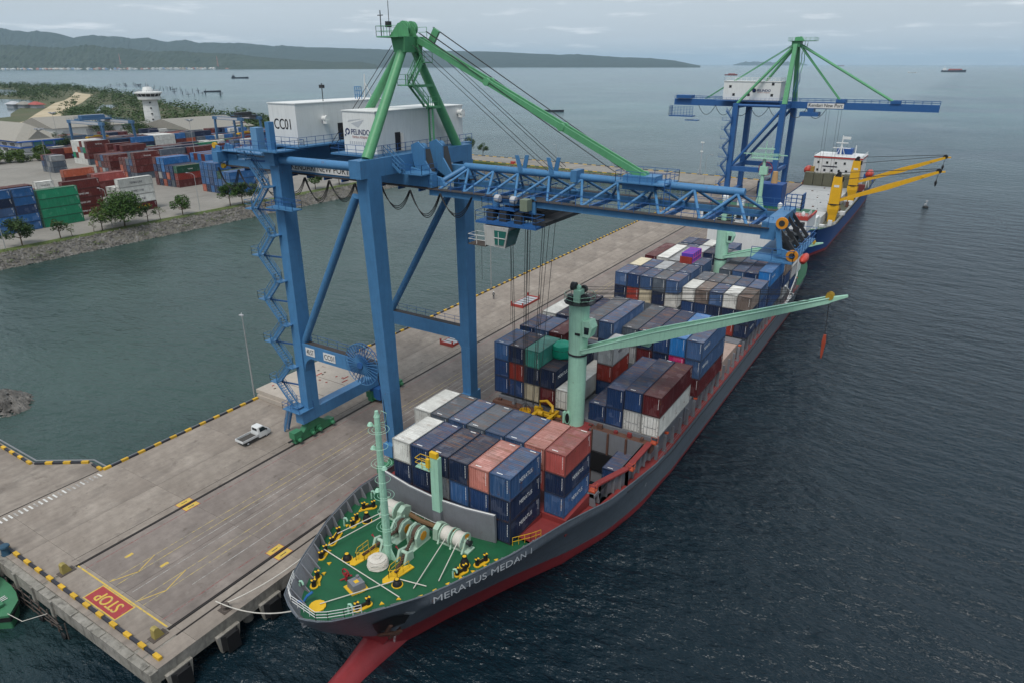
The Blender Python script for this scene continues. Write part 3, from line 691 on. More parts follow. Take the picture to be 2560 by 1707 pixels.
# boxes far back in the yard: past counting one by one
stk = {c: MB() for c in ('maroon', 'darkred', 'navy', 'royal', 'slate', 'white', 'orange', 'green')}
stk_roof = {c: MB() for c in stk}; rg = random.Random(5)
for bx in (-284, -320, -356, -392, -428, -462):
    for by in range(0, 12):
        y = 196 + by * 13.2
        if y > -bx * 0.80 or (bx == -284 and by > 2): continue
        bh = rg.choice([3, 3, 4, 4]) if bx > -400 else rg.choice([2, 2, 3]); bc = rg.choices(list(stk), [9, 4, 4, 3, 3, 1, 1, 1])[0]
        for row in range(6):
            if rg.random() < 0.05: continue
            h = max(1, bh - rg.choice([0, 0, 1]))
            two = rg.random() < 0.4
            for part in ((0, 12.6),) if not two else ((0, 6.2), (6.4, 12.6)):
                for k in range(h):
                    c = bc if rg.random() < 0.45 else rg.choices(list(stk), [9, 4, 4, 3, 3, 1, 1, 1])[0]
                    x0 = bx - row * 2.75; z0 = 3.4 + k * 3.02
                    stk[c].box((x0 - 2.55, y + part[0], z0), (x0, y + part[1], z0 + 2.96))
                    if k == h - 1: stk_roof[c].box((x0 - 2.5, y + part[0] + .05, z0 + 2.96), (x0 - .05, y + part[1] - .05, z0 + 3.0))
ys = thing('far_container_rows', (-360, 240, 3.4), 'long rows of red and blue containers far back in the yard', 'containers', kind='stuff')
for c in stk:
    if stk[c].v: stk[c].build('container_row', cmat(c), ys); stk_roof[c].build('container_roofs', rmat(c), ys)

# ================================================================== PORT BUILDINGS
M_roof = paint('roof_sheet', (0.26, 0.245, 0.215), 0.7, 0.3, 0, 0.2)
M_wallw = paint('wall_white', (0.62, 0.63, 0.62), 0.7, 0.2, 0, 0.25)
M_wallb = paint('wall_blue', (0.03, 0.12, 0.46), 0.6, 0.2, 0, 0.1)
M_wallg = paint('wall_grey', (0.38, 0.39, 0.41), 0.7, 0.25, 0, 0.15)
M_glz = glass('tinted_glass', (0.05, 0.14, 0.13)); M_glzd = glass('dark_glass', (0.015, 0.02, 0.025))
t = thing('office_building', (-476, 200, 3.4), 'three-storey blue and white office block with grey hipped roof', 'building')
mb = MB(); mb.box((-506, 188.6, 3.4), (-446.6, 212, 13.2)); mb.build('wall', M_wallg, t)
for k, z in enumerate((6.6, 9.9, 13.0)):
    mb = MB(); mb.box((-506.5, 188.0, z - 0.6), (-446.0, 212.6, z)); mb.build('floor_band', M_wallb if k > 0 else M_wallw, t)
for k in range(6):
    for y0 in (None,):
        x = -505 + k * 9.4
        for z in (3.8, 7.0, 10.2):
            fr = MB(); fr.box((x, 188.25, z), (x + 6.6, 188.62, z + 2.1)); f = fr.build('window', M_wallw, t)
            g = MB(); g.box((x + .3, 188.15, z + .2), (x + 6.3, 188.27, z + 1.9)); g.build('pane', M_glzd, f)
for k in range(4):
    y = 189.6 + k * 5.8
    for z in (3.8, 7.0, 10.2):
        fr = MB(); fr.box((-446.62, y, z), (-446.2, y + 4.9, z + 2.2)); f = fr.build('window', M_wallb if k else M_wallw, t)
        g = MB(); g.box((-446.22, y + .2, z + .2), (-446.1, y + 4.7, z + 2.0)); g.build('pane', M_glz if k else M_wallg, f)
def hip(mb, x0, y0, x1, y1, z, h, o=1.5):
    x0 -= o; y0 -= o; x1 += o; y1 += o; d = min(x1 - x0, y1 - y0) / 2
    if x1 - x0 > y1 - y0: a, b = (x0 + d, (y0 + y1) / 2, z + h), (x1 - d, (y0 + y1) / 2, z + h)
    else: a, b = ((x0 + x1) / 2, y0 + d, z + h), ((x0 + x1) / 2, y1 - d, z + h)
    vs = [(x0, y0, z), (x1, y0, z), (x1, y1, z), (x0, y1, z), a, b]
    fs = [(0, 1, 5, 4), (1, 2, 5), (2, 3, 4, 5), (3, 0, 4), (3, 2, 1, 0)] if x1 - x0 > y1 - y0 else [(0, 1, 4), (1, 2, 5, 4), (2, 3, 5), (3, 0, 4, 5), (3, 2, 1, 0)]
    mb.add(vs, fs)
mb = MB(); hip(mb, -506, 188.6, -450, 212, 13.25, 8.5); rf = mb.build('roof', M_roof, t)
mb = MB(); mb.add([(-449, 194, 13.3), (-449, 207, 13.3), (-449, 200.5, 18.2), (-470, 200.5, 18.2), (-462, 194, 13.3), (-462, 207, 13.3)], [(0, 1, 2), (0, 2, 3, 4), (1, 5, 3, 2)]); mb.build('gable', M_roof, rf)
def shed(name, x0, y0, x1, y1, h, rh, label, axis='y', wall=None):
    t = thing(name, ((x0 + x1) / 2, (y0 + y1) / 2, 3.4), label, 'shed')
    mb = MB(); mb.box((x0, y0, 3.4), (x1, y1, 3.4 + h)); mb.build('wall', wall or M_wallw, t)
    mb = MB(); o = 1.5; z = 3.4 + h
    if axis == 'y':
        xm = (x0 + x1) / 2; mb.add([(x0 - o, y0 - o, z), (x1 + o, y0 - o, z), (x1 + o, y1 + o, z), (x0 - o, y1 + o, z), (xm, y0 - o, z + rh), (xm, y1 + o, z + rh)], [(0, 1, 4), (1, 2, 5, 4), (2, 3, 5), (3, 0, 4, 5), (3, 2, 1, 0)])
    mb.build('roof', M_roof, t)
    for k in range(3):
        d = MB(); yy = y0 + (y1 - y0) * (k + .5) / 3; d.box((x1 + .02, yy - 2.2, 3.4), (x1 + .2, yy + 2.2, 3.4 + h * .75)); d.build('door', M_wallg, t)
    return t
shed('warehouse', -520, 302, -455, 352, 7, 6.5, 'long grey-roofed warehouse right of the control tower')
shed('warehouse', -590, 252, -540, 300, 8, 6.5, 'grey-roofed warehouse behind the gantry crane')
for i, (x, y) in enumerate(((-610, 318), (-596, 330), (-582, 342))):
    shed('site_shed', x - 8, y - 5, x + 8, y + 5, 4, 1.5, '%s of the green sheds left of the control tower' % ORD[i], wall=paint('shed_green', (0.03, 0.27, 0.15), 0.6))
# control tower
t = thing('control_tower', (-533, 322, 3.4), 'white control tower with flared glazed cabin', 'tower')
def ring(c, z, r, n=8, ph=math.pi / 8): return [(c[0] + r * math.cos(2 * math.pi * i / n + ph), c[1] + r * math.sin(2 * math.pi * i / n + ph), z) for i in range(n)]
TC = (-533, 322)
for k in range(6):
    z0 = 3.4 + k * 4.1; mb = MB(); mb.loft([ring(TC, z0 + 0.12, 6.0 - k * 0.12), ring(TC, z0 + 4.1, 6.0 - k * 0.12 - 0.1)]); sg = mb.build('shaft_section', M_wallw, t)
    w_ = MB(); a = -0.55; px, py = TC[0] + 5.7 * math.cos(a), TC[1] + 5.7 * math.sin(a); w_.cbox((px, py, z0 + 2.4), (0.9, 0.9, 1.0)); w_.build('window', M_glzd, sg)
mb = MB(); mb.loft([ring(TC, 3.5, 5.4, 16), ring(TC, 28, 4.9, 16)]); mb.build('core', M_wallg, t)
mb = MB(); mb.loft([ring(TC, 27.6, 5.2, 16), ring(TC, 28.4, 8.0, 16), ring(TC, 30.4, 8.2, 16), ring(TC, 30.5, 7.6, 16)]); mb.build('gallery', M_wallw, t)
mb = MB(); mb.loft([ring(TC, 30.4, 7.5, 16), ring(TC, 32.6, 9.0, 16)]); gl = mb.build('cabin_glazing', M_glzd, t)
mb = MB()
for i in range(16):
    a = 2 * math.pi * i / 16 + math.pi / 8; mb.beam((TC[0] + 7.55 * math.cos(a), TC[1] + 7.55 * math.sin(a), 30.4), (TC[0] + 9.1 * math.cos(a), TC[1] + 9.1 * math.sin(a), 32.6), 0.3, 0.3)
mb.build('mullion', M_wallw, gl)
mb = MB(); mb.loft([ring(TC, 32.6, 9.8, 16), ring(TC, 33.5, 9.9, 16), ring(TC, 34.0, 7.5, 16)]); mb.build('roof', M_wallw, t)
mb = MB(); mb.loft([ring(TC, 34.0, 4.2, 10), ring(TC, 37.2, 3.0, 10)]); mb.build('penthouse', M_wallw, t)
mb = MB(); mb.rail(ring(TC, 34, 7.5, 12), 1.2, 0.08, 4, closed=True); mb.tube((TC[0], TC[1], 37), (TC[0], TC[1], 43), 0.12, 5); mb.tube((TC[0] - 3, TC[1], 37.5), (TC[0] + 3, TC[1], 37.5), 0.12, 5); mb.tube((TC[0] + 4, TC[1] - 2, 34), (TC[0] + 4, TC[1] - 2, 37), 0.1, 5); mb.build('antenna', M_wallg, t)

# rubber tyred gantry cranes
M_rtg = paint('gantry_blue', (0.055, 0.13, 0.24), 0.5, 0.3, 0.1); M_dark = paint('machinery_dark', (0.03, 0.032, 0.036), 0.5, 0.3, 0.2); M_yel = paint('machine_yellow', (0.62, 0.36, 0.02), 0.5, 0.3, 0.2)
def rtg(x0, x1, y0, y1, top, label, load=None, beam_print=True):
    t = thing('gantry_crane', ((x0 + x1) / 2, (y0 + y1) / 2, 3.4), label, 'gantry crane', 'yard gantry cranes')
    for x in (x0, x1):
        for y in (y0, y1):
            mb = MB(); mb.beam((x, y, 5.2), (x, y + (0.6 if y == y0 else -0.6), top), 1.1, 0.9, (1, 0, 0)); mb.build('leg', M_rtg, t)
            for s in (-1, 1):
                wl = MB(); wl.lathe([(0.8, -0.35), (0.8, 0.35)], (x, y + s * 1.2, 4.2), 12, 'x'); wl.build('wheel', M_dark, t)
        mb = MB(); mb.box((x - .5, y0 - 2, 4.6), (x + .5, y1 + 2, 5.5)); mb.build('sill_beam', M_rtg, t)
        mb = MB(); mb.beam((x, y0 + .6, 5.4 + (top - 5) * .55), (x, y1 - .6, 5.4 + (top - 5) * .55), 0.4, 0.5); mb.build('cross_tie', M_rtg, t)
    for y in (y0 + .6, y1 - .6):
        mb = MB(); mb.box((x0 - 1.5, y - .6, top), (x1 + 1.5, y + .6, top + 1.7)); g = mb.build('girder', M_rtg, t)
        if beam_print: q = MB(); q.box((x0 + 3, y - .63, top + .25), (x1 - 3, y - .605, top + 1.45)); q.build('name_board', M_wallg, g)
        mb = MB(); mb.rail([(x0 - 1.5, y - .55, top + 1.7), (x1 + 1.5, y - .55, top + 1.7)], 1.1, .05, 3); mb.build('handrail', M_rtg, t)
    xt = x0 + (x1 - x0) * (0.3 if load else 0.78)
    mb = MB(); mb.box((xt - 3, y0, top + 1.7), (xt + 3, y1, top + 2.5)); mb.box((xt - 2.2, y0 + 2, top + 2.5), (xt + 1.5, y1 - 3, top + 4.3)); mb.rail([(xt - 3, y0, top + 2.5), (xt + 3, y0, top + 2.5), (xt + 3, y1, top + 2.5), (xt - 3, y1, top + 2.5)], 1.1, .05, 2, closed=True)
    mb.build('trolley', M_rtg if load else M_dark, t)
    zl = load if load else top - 8
    mb = MB(); ym = (y0 + y1) / 2
    for a in (-1, 1):
        for b in (-1, 1): mb.tube((xt + a * .8, ym + b * 3, top + 1.7), (xt + a * .8, ym + b * 3, zl + 1.2), .05, 4)
    mb.build('hoist_ropes', M_dark, t)
    mb = MB(); mb.box((xt - .5, ym - 6, zl + .7), (xt + .5, ym + 6, zl + 1.2)); mb.box((xt - 1.2, ym - 6.1, zl + .3), (xt + 1.2, ym - 5.5, zl + .9)); mb.box((xt - 1.2, ym + 5.5, zl + .3), (xt + 1.2, ym + 6.1, zl + .9)); mb.box((xt - .9, ym - 1.5, zl + 1.2), (xt + .9, ym + 1.5, zl + 1.8)); mb.build('spreader', M_yel, t)
    return xt, ym, zl
xt, ym, zl = rtg(-428, -394, 208, 226, 22.6, 'blue yard gantry crane lifting a maroon container', load=14.2)
container(xt, ym - 6.3, zl - 2.75, L40, HC, 'maroon', 'maroon container hanging from the yard gantry crane', 'containers stacked in the yard', door=True, lite=True, sc=SC)
rtg(-372, -348, 262, 276, 23.5, 'dark blue yard gantry crane standing empty before the warehouse', beam_print=True)
def lamp(x, y, h, label, arm=(2.2, 0), mast=False):
    mb = MB(); mb.tube((x, y, 3.4), (x, y, 3.4 + h), 0.13, 6, 0.07)
    t = thing('lamp_post', (x, y, 3.4), label, 'lamp post', 'lamp posts around the port')
    if mast: mb.lathe([(0.3, 0), (1.4, .3), (1.4, .6), (.3, .9)], (x, y, 3.4 + h - 1), 8)
    else: mb.line([(x, y, 3.4 + h), (x + arm[0] * .3, y + arm[1] * .3, 3.4 + h + .6), (x + arm[0], y + arm[1], 3.4 + h + .8)], 0.06, 5)
    mb.build('post', paint('galvanised', (0.32, 0.33, 0.33), 0.5, 0.2), t)
    hd = MB()
    if mast:
        for k in range(6): a = k * 1.047; hd.cbox((x + 1.5 * math.cos(a), y + 1.5 * math.sin(a), 3.4 + h - .2), (.6, .6, .5))
    else: hd.cbox((x + arm[0] * 1.15, y + arm[1] * 1.15, 3.4 + h + .78), (0.8, 0.35, 0.16))
    hd.build('lamp_head', M_wallg, t)
lamp(-229.8, 86.2, 15, 'lamp post at the left frame edge before the blue stacks', (-2.2, 0))
lamp(-231.2, 118.6, 12, 'slim lamp post beside the largest tree', (-2.4, -.4))
lamp(-231.0, 151.0, 13, 'lamp post alone before the open yard lane', (-2.4, -.8))
lamp(-231.0, 178.0, 12, 'lamp post before the blue container block', (-2.2, -.8))
lamp(-330, 148.0, 25, 'tall floodlight mast behind the orange container', mast=True)
lamp(-452, 212, 24, 'tall floodlight mast at the office end', mast=True)
lamp(-310, 205, 26, 'floodlight mast before the control tower', mast=True)
# stacked timber by the verge
t = thing('timber_stack', (-239, 150.5, 3.4), 'untidy stack of weathered timber dunnage by the white containers', 'timber')
for i in range(9):
    mb = MB(); a = rnd.uniform(-.6, .6); mb.beam((-241 + rnd.uniform(-1, 1), 149 + i * .35, 3.5 + (i % 3) * .3), (-238.5, 149.5 + i * .35 + a, 3.6 + (i % 3) * .45), .22, .2); mb.build('plank', M_bark, t)
# huts by the pond
for i, (x, y) in enumerate(((-985, 446), (-1002, 440), (-1020, 436))):
    t = thing('hut', (x, y, 2.3), ['red-roofed hut beside the pond', 'grey-roofed hut at the pond edge', 'stilt hut standing in the pond'][i], 'hut')
    mb = MB(); mb.box((x - 9, y - 5, 2.3), (x + 9, y + 5, 6.5)); mb.build('wall', M_wallg, t)
    mb = MB(); hip(mb, x - 9, y - 5, x + 9, y + 5, 6.5, 3.5, 2); mb.build('roof', [paint('roof_red', (0.30, 0.07, 0.06), .7), M_roof, M_wallg][i], t)
# ================================================================== QUAY
XE, XW, Y0, Y1, DZ = -51.3, -88.3, 21.7, 336.0, 3.4
XS, XL = -54.85, -71.5
def conc(name, a, b, c, stain):
    m = ground(name, [a, b, c], 0.13, fine=0.9, bump=0.14, contrast=(0.38, 0.62), stain=stain)
    t = m.node_tree; bs = t.nodes['Principled BSDF']; src = bs.inputs['Base Color'].links[0].from_socket
    oi = t.nodes.new('ShaderNodeObjectInfo'); h = t.nodes.new('ShaderNodeHueSaturation'); mr = t.nodes.new('ShaderNodeMapRange')
    mr.inputs['To Min'].default_value = 0.93; mr.inputs['To Max'].default_value = 1.07; t.links.new(oi.outputs['Random'], mr.inputs[0]); t.links.new(mr.outputs[0], h.inputs['Value']); t.links.new(src, h.inputs['Color'])
    # tyre-darkened lanes and damp stains run along the quay
    tc = t.nodes.new('ShaderNodeTexCoord'); mp = t.nodes.new('ShaderNodeMapping'); mp.inputs['Scale'].default_value = (0.9, 0.03, 1); t.links.new(tc.outputs['Object'], mp.inputs[0])
    f = _ramp(t, _noise(t, mp.outputs[0], 1.0, 6, 0.65), 0.45, 0.8)
    c2_ = _mix(t, _mul(t, f, 0.38), h.outputs[0], (0.085, 0.074, 0.066))
    c2_ = _mix(t, _mul(t, _ramp(t, _noise(t, tc.outputs['Object'], 0.33, 8, 0.72), 0.57, 0.68), 0.6), c2_, (0.075, 0.06, 0.05))
    c2_ = _mix(t, _mul(t, _ramp(t, _noise(t, tc.outputs['Object'], 0.21, 7, 0.66), 0.60, 0.70), 0.35), c2_, (0.42, 0.39, 0.345))
    t.links.new(c2_, bs.inputs['Base Color'])
    return m
M_con = conc('quay_concrete', (0.225, 0.192, 0.165), (0.32, 0.28, 0.242), (0.165, 0.141, 0.12), ((0.115, 0.10, 0.09), (0.22, 0.09, 1), 0.85))
M_con2 = conc('quay_concrete_worn', (0.178, 0.151, 0.136), (0.248, 0.214, 0.192), (0.134, 0.113, 0.102), ((0.095, 0.083, 0.078), (0.22, 0.08, 1), 0.85))
M_edge = ground('quay_edge_concrete', [(0.20, 0.19, 0.165), (0.32, 0.30, 0.27), (0.10, 0.095, 0.08)], 0.5, fine=1.4, bump=0.3, stain=((0.05, 0.048, 0.042), (1.2, 1.2, 0.3), 0.8))
M_black = paint('kerb_black', (0.03, 0.032, 0.042), 0.6, 0.4); M_yellow = paint('kerb_yellow', (0.60, 0.36, 0.03), 0.6, 0.5, 0.1)
M_rail = flat('rail_steel', (0.035, 0.03, 0.028), 0.5, 0.3); M_slot = flat('rail_slot', (0.018, 0.015, 0.014), 0.8)
def wornpaint(name, rgb, cover):
    m, t, b = _m(name); v = _coord(t)
    f = _ramp(t, _noise(t, v, 2.2, 6, 0.7), cover - 0.12, cover + 0.12)
    t.links.new(_mix(t, f, rgb, (0.20, 0.185, 0.17)), b.inputs['Base Color']); b.inputs['Roughness'].default_value = 0.75
    return m
M_py = wornpaint('paint_yellow', (0.55, 0.38, 0.06), 0.62); M_pyf = wornpaint('paint_yellow_faded', (0.44, 0.33, 0.10), 0.48); M_pw = wornpaint('paint_white', (0.6, 0.6, 0.58), 0.62); M_pwf = wornpaint('paint_white_faded', (0.42, 0.41, 0.39), 0.48)
M_pr = wornpaint('paint_red', (0.30, 0.035, 0.04), 0.70); M_prf = wornpaint('paint_red_faded', (0.20, 0.05, 0.05), 0.52)
quay = thing('quay', ((XE + XW) / 2, Y0, DZ), kind='structure')
mb = MB(); mb.box((XW, Y0, 1.9), (XE, Y1, DZ - 0.05)); mb.build('deck_beam', M_edge, quay)
# slabs between the joints
colx = [XW, -79.4, XL - 0.32, None, XL + 0.32, -63.2, XS - 0.32, None, XS + 0.32, XE]
spans = [(XW, -78.6), (-78.56, XL - 0.22), (XL + 0.22, -63.2), (-63.16, XS - 0.22), (XS + 0.22, -53.67), (-53.43, XE)]
_sl = {}
for i, (a, b) in enumerate(spans):
    y = Y0; k = 0; ln = 13.1
    while y < Y1 - 1:
        e = min(y + (3.9 if k == 0 else ln), Y1)
        key = (round(b - a, 3), round(e - y, 3))
        if key not in _sl: s = MB(); s.box((0, 0, -0.06), (b - a, e - y - 0.03, 0)); _sl[key] = s.mesh('concrete_slab')
        inst('concrete_slab', _sl[key], M_con2 if (1 < i < 4 and k > 0) else M_con, quay, loc=(a - WL['quay'][0], y - Y0, 0))
        y = e; k += 1
# crane rails in their slots
for x, wd in ((XL, 0.44), (XS, 0.44), (-53.55, 0.24)):
    mb = MB(); mb.box((x - wd / 2, Y0 + 3.3, DZ - 0.05), (x + wd / 2, Y1, DZ - 0.03)); mb.build('rail_slot', M_slot, quay)
    if wd > 0.4: mb = MB(); mb.box((x - 0.07, Y0 + 3.3, DZ - 0.04), (x + 0.07, Y1, DZ + 0.01)); mb.build('crane_rail', M_rail, quay)
# kerb blocks along the landward edge, the near end and the approach
seg_b = MB(); seg_b.box((-0.14, 0, 0), (0.14, 1.42, 0.26)); seg_b = seg_b.mesh('kerb_block')
seg_y = MB(); seg_y.box((-0.19, 0, 0), (0.19, 0.95, 0.33)); seg_y = seg_y.mesh('kerb_block')
def kerb(p, q, cap=10 ** 9):
    p, q = V3((*p, DZ)), V3((*q, DZ)); d = (q - p); n = int(d.length // 2.4); d.normalize(); rz = math.atan2(-d.x, d.y)
    for i in range(n):
        for me, m, off in ((seg_y, M_yellow, 0), (seg_b, M_black, 0.96)):
            o = p + d * (i * 2.4 + off) - V3(WL['quay']); inst('kerb_block', me, m, quay, loc=o, rz=rz)
kerb((XW + 0.4, 37.0), (XW + 0.4, Y1 - 0.4)); kerb((-52.0, Y0 + 0.75), (-91.5, Y0 + 0.75))
kerb((XW + 0.2, 36.8), (-91.2, 36.9)); kerb((-91.4, 36.9), (-97.6, 32.6)); kerb((-97.7, 32.5), (-130, 32.5))
# painted lines
def mark(x0, y0, x1, y1, m, name='painted_line', lift=0.006):
    b = MB(); b.box((x0, y0, DZ), (x1, y1, DZ + lift)); return b.build(name, m, quay)
for x, a, b, wd, m in ((-66.1, 25.4, 330, 0.12, M_pyf), (-65.0, 25.4, 330, 0.12, M_pyf), (-62.6, 26, 200, 0.08, M_pwf), (-61.0, 25.3, 330, 0.12, M_pyf), (-59.9, 25.3, 330, 0.12, M_pyf),
                       (-70.3, 25.4, 330, 0.12, M_prf), (-56.45, 25.4, 330, 0.12, M_prf), (-72.8, 25.2, 330, 0.07, M_slot), (-58.4, 30, 200, 0.1, M_pwf), (-64.2, 34, 120, 0.09, M_pwf)):
    mark(x - wd / 2, a, x + wd / 2, b, m)
mark(XL, 25.06, -55.2, 25.22, M_py, lift=0.008)
for (xa, ya, xb, yb) in ((-66.1, 25.6, -65.0, 28.2), (-65.0, 28.0, -66.1, 30.6), (-61.0, 25.4, -59.9, 28.0), (-59.9, 28, -61, 31)):
    b = MB(); b.beam((xa, ya, DZ + 0.006), (xb, yb, DZ + 0.006), 0.1, 0.006); b.build('painted_line', M_py, quay)
for y in (28.6, 29.8): mark(-68.6 if y < 29 else -63.9, y, -68.2 if y < 29 else -63.5, y + 0.9, M_py)
# stop box
mark(-66.15, 22.85, -60.3, 25.0, M_py, 'stop_border', 0.010); mark(-66.0, 22.98, -60.45, 24.88, M_pr, 'stop_panel', 0.014)
lettering('STOP', (-61.35, 24.55, DZ + 0.019), (-1, 0, 0), (0, -1, 0), M_py, quay, width=3.75, height=1.25, bold=0.09)
# jacking squares on the rails
for x in (XL, XS):
    for y in (38.3,) if x == XL else (38.3, 60.0, 120.0):
        for s in (-1, 1): mark(x + s * 0.69 - 0.45, y - 0.98, x + s * 0.69 + 0.45, y + 0.98, M_pr, 'jacking_border', 0.012)
        for s in (-1, 1): mark(x + s * 0.69 - 0.4, y - 0.93, x + s * 0.69 + 0.4, y + 0.93, M_py, 'jacking_square', 0.016)
        for s in (-1, 1): mark(x + s * 0.69 - 0.05, y - 0.4, x + s * 0.69 + 0.05, y + 0.4, M_slot, 'jacking_mark', 0.02)
# white ticks over the movement joint to the approach
for i in range(22):
    y = 24.2 + i * 0.56; mark(-87.75, y, -86.7, y + 0.2, M_pw if rnd.random() < .7 else M_pwf)
mark(XW - 0.12, Y0 + 1, XW + 0.06, 36.6, M_slot, 'joint', 0.012)
# approach bridge to the left, hung fenders, edge ribs and piles
appr = thing('approach_bridge', (-120, 27, DZ), kind='structure')
mb = MB(); mb.prism([(XW - 0.05, Y0), (XW - 0.05, 37.2), (-91.5, 37.2), (-98, 33.0), (-170, 33.0), (-170, Y0)], 1.9, DZ); mb.build('deck', M_con, appr)
for x in range(-165, -90, 12):
    mb = MB(); mb.tube((x, 24, -4), (x, 24, 1.9), 0.5, 10); mb.tube((x, 31, -4), (x, 31, 1.9), 0.5, 10); mb.build('pile', M_edge, appr)
mb = MB(); mb.line([(XW + 0.05, 37.4, DZ + 0.1)] + [(XW + 0.05, y, DZ + 0.1) for y in (60, 120, 200, 330)], 0.1, 6); mb.line([(XW, 37.6, DZ + .1), (-91.4, 37.6, DZ + .1), (-97.9, 33.3, DZ + .1), (-140, 33.3, DZ + .1)], 0.11, 6); mb.build('service_pipe', paint('pipe_grey', (0.22, 0.23, 0.25), .5), quay)
for y in range(24, 336, 8):
    mb = MB(); mb.tube((XE - 1.5, y, -5), (XE - 1.5, y, 1.95), 0.55, 10); mb.build('pile', M_edge, quay)
    mb = MB(); mb.tube((XW + 1.5, y, -5), (XW + 1.5, y, 1.95), 0.55, 10); mb.build('pile', M_edge, quay)
for x in range(-84, -52, 6):
    mb = MB(); mb.tube((x, Y0 + 1.5, -5), (x, Y0 + 1.5, 1.95), 0.55, 10); mb.build('pile', M_edge, quay)
M_rub = paint('fender_rubber', (0.012, 0.012, 0.013), 0.6, 0.3, 0, 0.1)
for i, y in enumerate((23.4, 28.6, 33.7, 38.9, 44.1)):
    t = thing('quay_fender', (XE, y, 2.4), '%s black rubber fender from the near corner of the quay' % ORD[i], 'fender', 'fenders on the quay face')
    mb = MB(); mb.prism_axis([(y - 1.3, 2.3), (y + 1.3, 2.3), (y + 1.0, 0.25), (y - 1.0, 0.25)], XE + 0.02, XE + 0.42, 'x'); mb.build('bracket', M_edge, t)
    mb = MB(); mb.loft([[(XE + .42, y - .95, .4), (XE + .42, y + .95, .4), (XE + .42, y + .95, 2.2), (XE + .42, y - .95, 2.2)], [(XE + .95, y - .35, .4), (XE + .95, y + .35, .4), (XE + .95, y + .35, 2.2), (XE + .95, y - .35, 2.2)]])
    mb.build('rubber_arch', M_rub, t)
    mb = MB(); mb.box((XE + .95, y - .7, .3), (XE + 1.08, y + .7, 2.3)); mb.build('face_pad', M_rub, t)
# near end: low step with worn ribs, tangle of old fender pipework below
mb = MB(); mb.box((-90, Y0 - 0.75, 1.7), (XE, Y0, DZ - 0.14)); mb.build('end_step', M_edge, quay)
x = -88.0
while x < -52.5:
    wd = rnd.uniform(1.6, 2.6)
    if rnd.random() < 0.75: mb = MB(); mb.box((x, Y0 - 0.82, DZ - 0.13), (x + wd, Y0 - 0.1, DZ - 0.05 + rnd.uniform(0, .04))); mb.build('edge_block', M_edge, quay)
    x += wd + rnd.uniform(0.15, 0.6)
for x in (-88, -84, -80, -76.2, -72.4, -68.6): mb = MB(); mb.box((x - .25, Y0 - .95, 1.3), (x + .25, Y0 - .7, DZ - .1)); mb.build('edge_bracket', M_edge, quay)
for x in (-63.5, -57.5): mb = MB(); mb.prism_axis([(Y0 - .6, 1.75), (Y0 + .5, 1.75), (Y0 + .5, .6), (Y0 - .2, .6)], x - .5, x + .5, 'x'); mb.build('corbel', M_edge, quay)
M_rusty = paint('rusty_pipe', (0.085, 0.07, 0.062), 0.8, 0.5, 0.6)
t = thing('fender_frame', (-75, Y0 - 1, 1.2), 'tangle of rusty pipe framing hanging below the near quay end', 'frame')
for k in range(3):
    mb = MB(); z = 1.5 - k * .55; mb.line([(-96 + i * 2.9, Y0 - 1.0 - rnd.uniform(0, .3), z + rnd.uniform(-.15, .15)) for i in range(11)], .055, 5); mb.build('pipe', M_rusty, t)
for k in range(18):
    x = -95.5 + k * 1.75; mb = MB(); mb.tube((x, Y0 - 1.1, 2.1), (x + rnd.uniform(-.3, .3), Y0 - 1.15, -.6), .07, 5); mb.build('pipe', M_rusty, t)
for i, x in enumerate((-66.3, -70.8)):
    mb = MB(); mb.lathe([(0.28, -.12), (0.42, -.08), (0.46, 0), (0.42, .08), (0.28, .12)], (x, Y0 - 1.3, .35), 14, 'y'); solo(mb, 'tyre', M_rub, (x, Y0 - 1.3, .35), ['old tyre hung under the stop box at the quay end', 'old tyre hung on the pipe frame'][i], 'tyre', 'tyres hung on the quay end', smooth=True)
# rail end stops, mooring bollards
M_olive = paint('end_stop_yellow', (0.36, 0.29, 0.09), 0.6, 0.35, 0.2)
for i, x in enumerate((XL, XS)):
    t = thing('rail_end_stop', (x, 23.9, DZ), 'yellowish buffer stop at the %s rail end' % ('landward' if i == 0 else 'seaward'), 'buffer stop', 'crane rail end stops')
    mb = MB(); mb.prism_axis([(23.5, DZ), (24.5, DZ), (24.05, DZ + 1.15), (23.75, DZ + 1.25), (23.55, DZ + 1.1)], x - .3, x + .3, 'x'); mb.build('buffer', M_olive, t)
    mb = MB(); mb.box((x - .5, 23.2, DZ), (x + .5, 24.8, DZ + .08)); mb.build('base_plate', M_rusty, t)
mb = MB(); mb.lathe([(0.5, 0), (0.42, .15), (0.4, .8), (0.55, .95), (0.5, 1.1), (0.1, 1.15)], (-80.2, Y0 + .25, DZ), 14); solo(mb, 'mooring_bollard', paint('bollard_blue', (0.02, 0.06, 0.10), .5, .3, .2), (-80.2, Y0 + .25, DZ), 'dark blue mooring bollard on the near kerb', 'bollard', smooth=True)
for i, y in enumerate((29.6, 45, 61, 78, 95, 112)):
    t = thing('mooring_bollard', (-52.4, y, DZ), '%s low rusty bollard from the near corner along the sea edge' % ORD[i], 'bollard', 'bollards on the sea edge')
    mb = MB(); mb.lathe([(0.45, 0), (0.3, .1), (0.26, .4), (0.42, .52), (0.36, .66), (.05, .7)], (-52.4, y, DZ), 12); mb.build('post', M_rusty, t, smooth=True)
    mb = MB(); mb.box((-52.95, y - .55, DZ), (-51.85, y + .55, DZ + .05)); mb.build('base_plate', M_rusty, t)
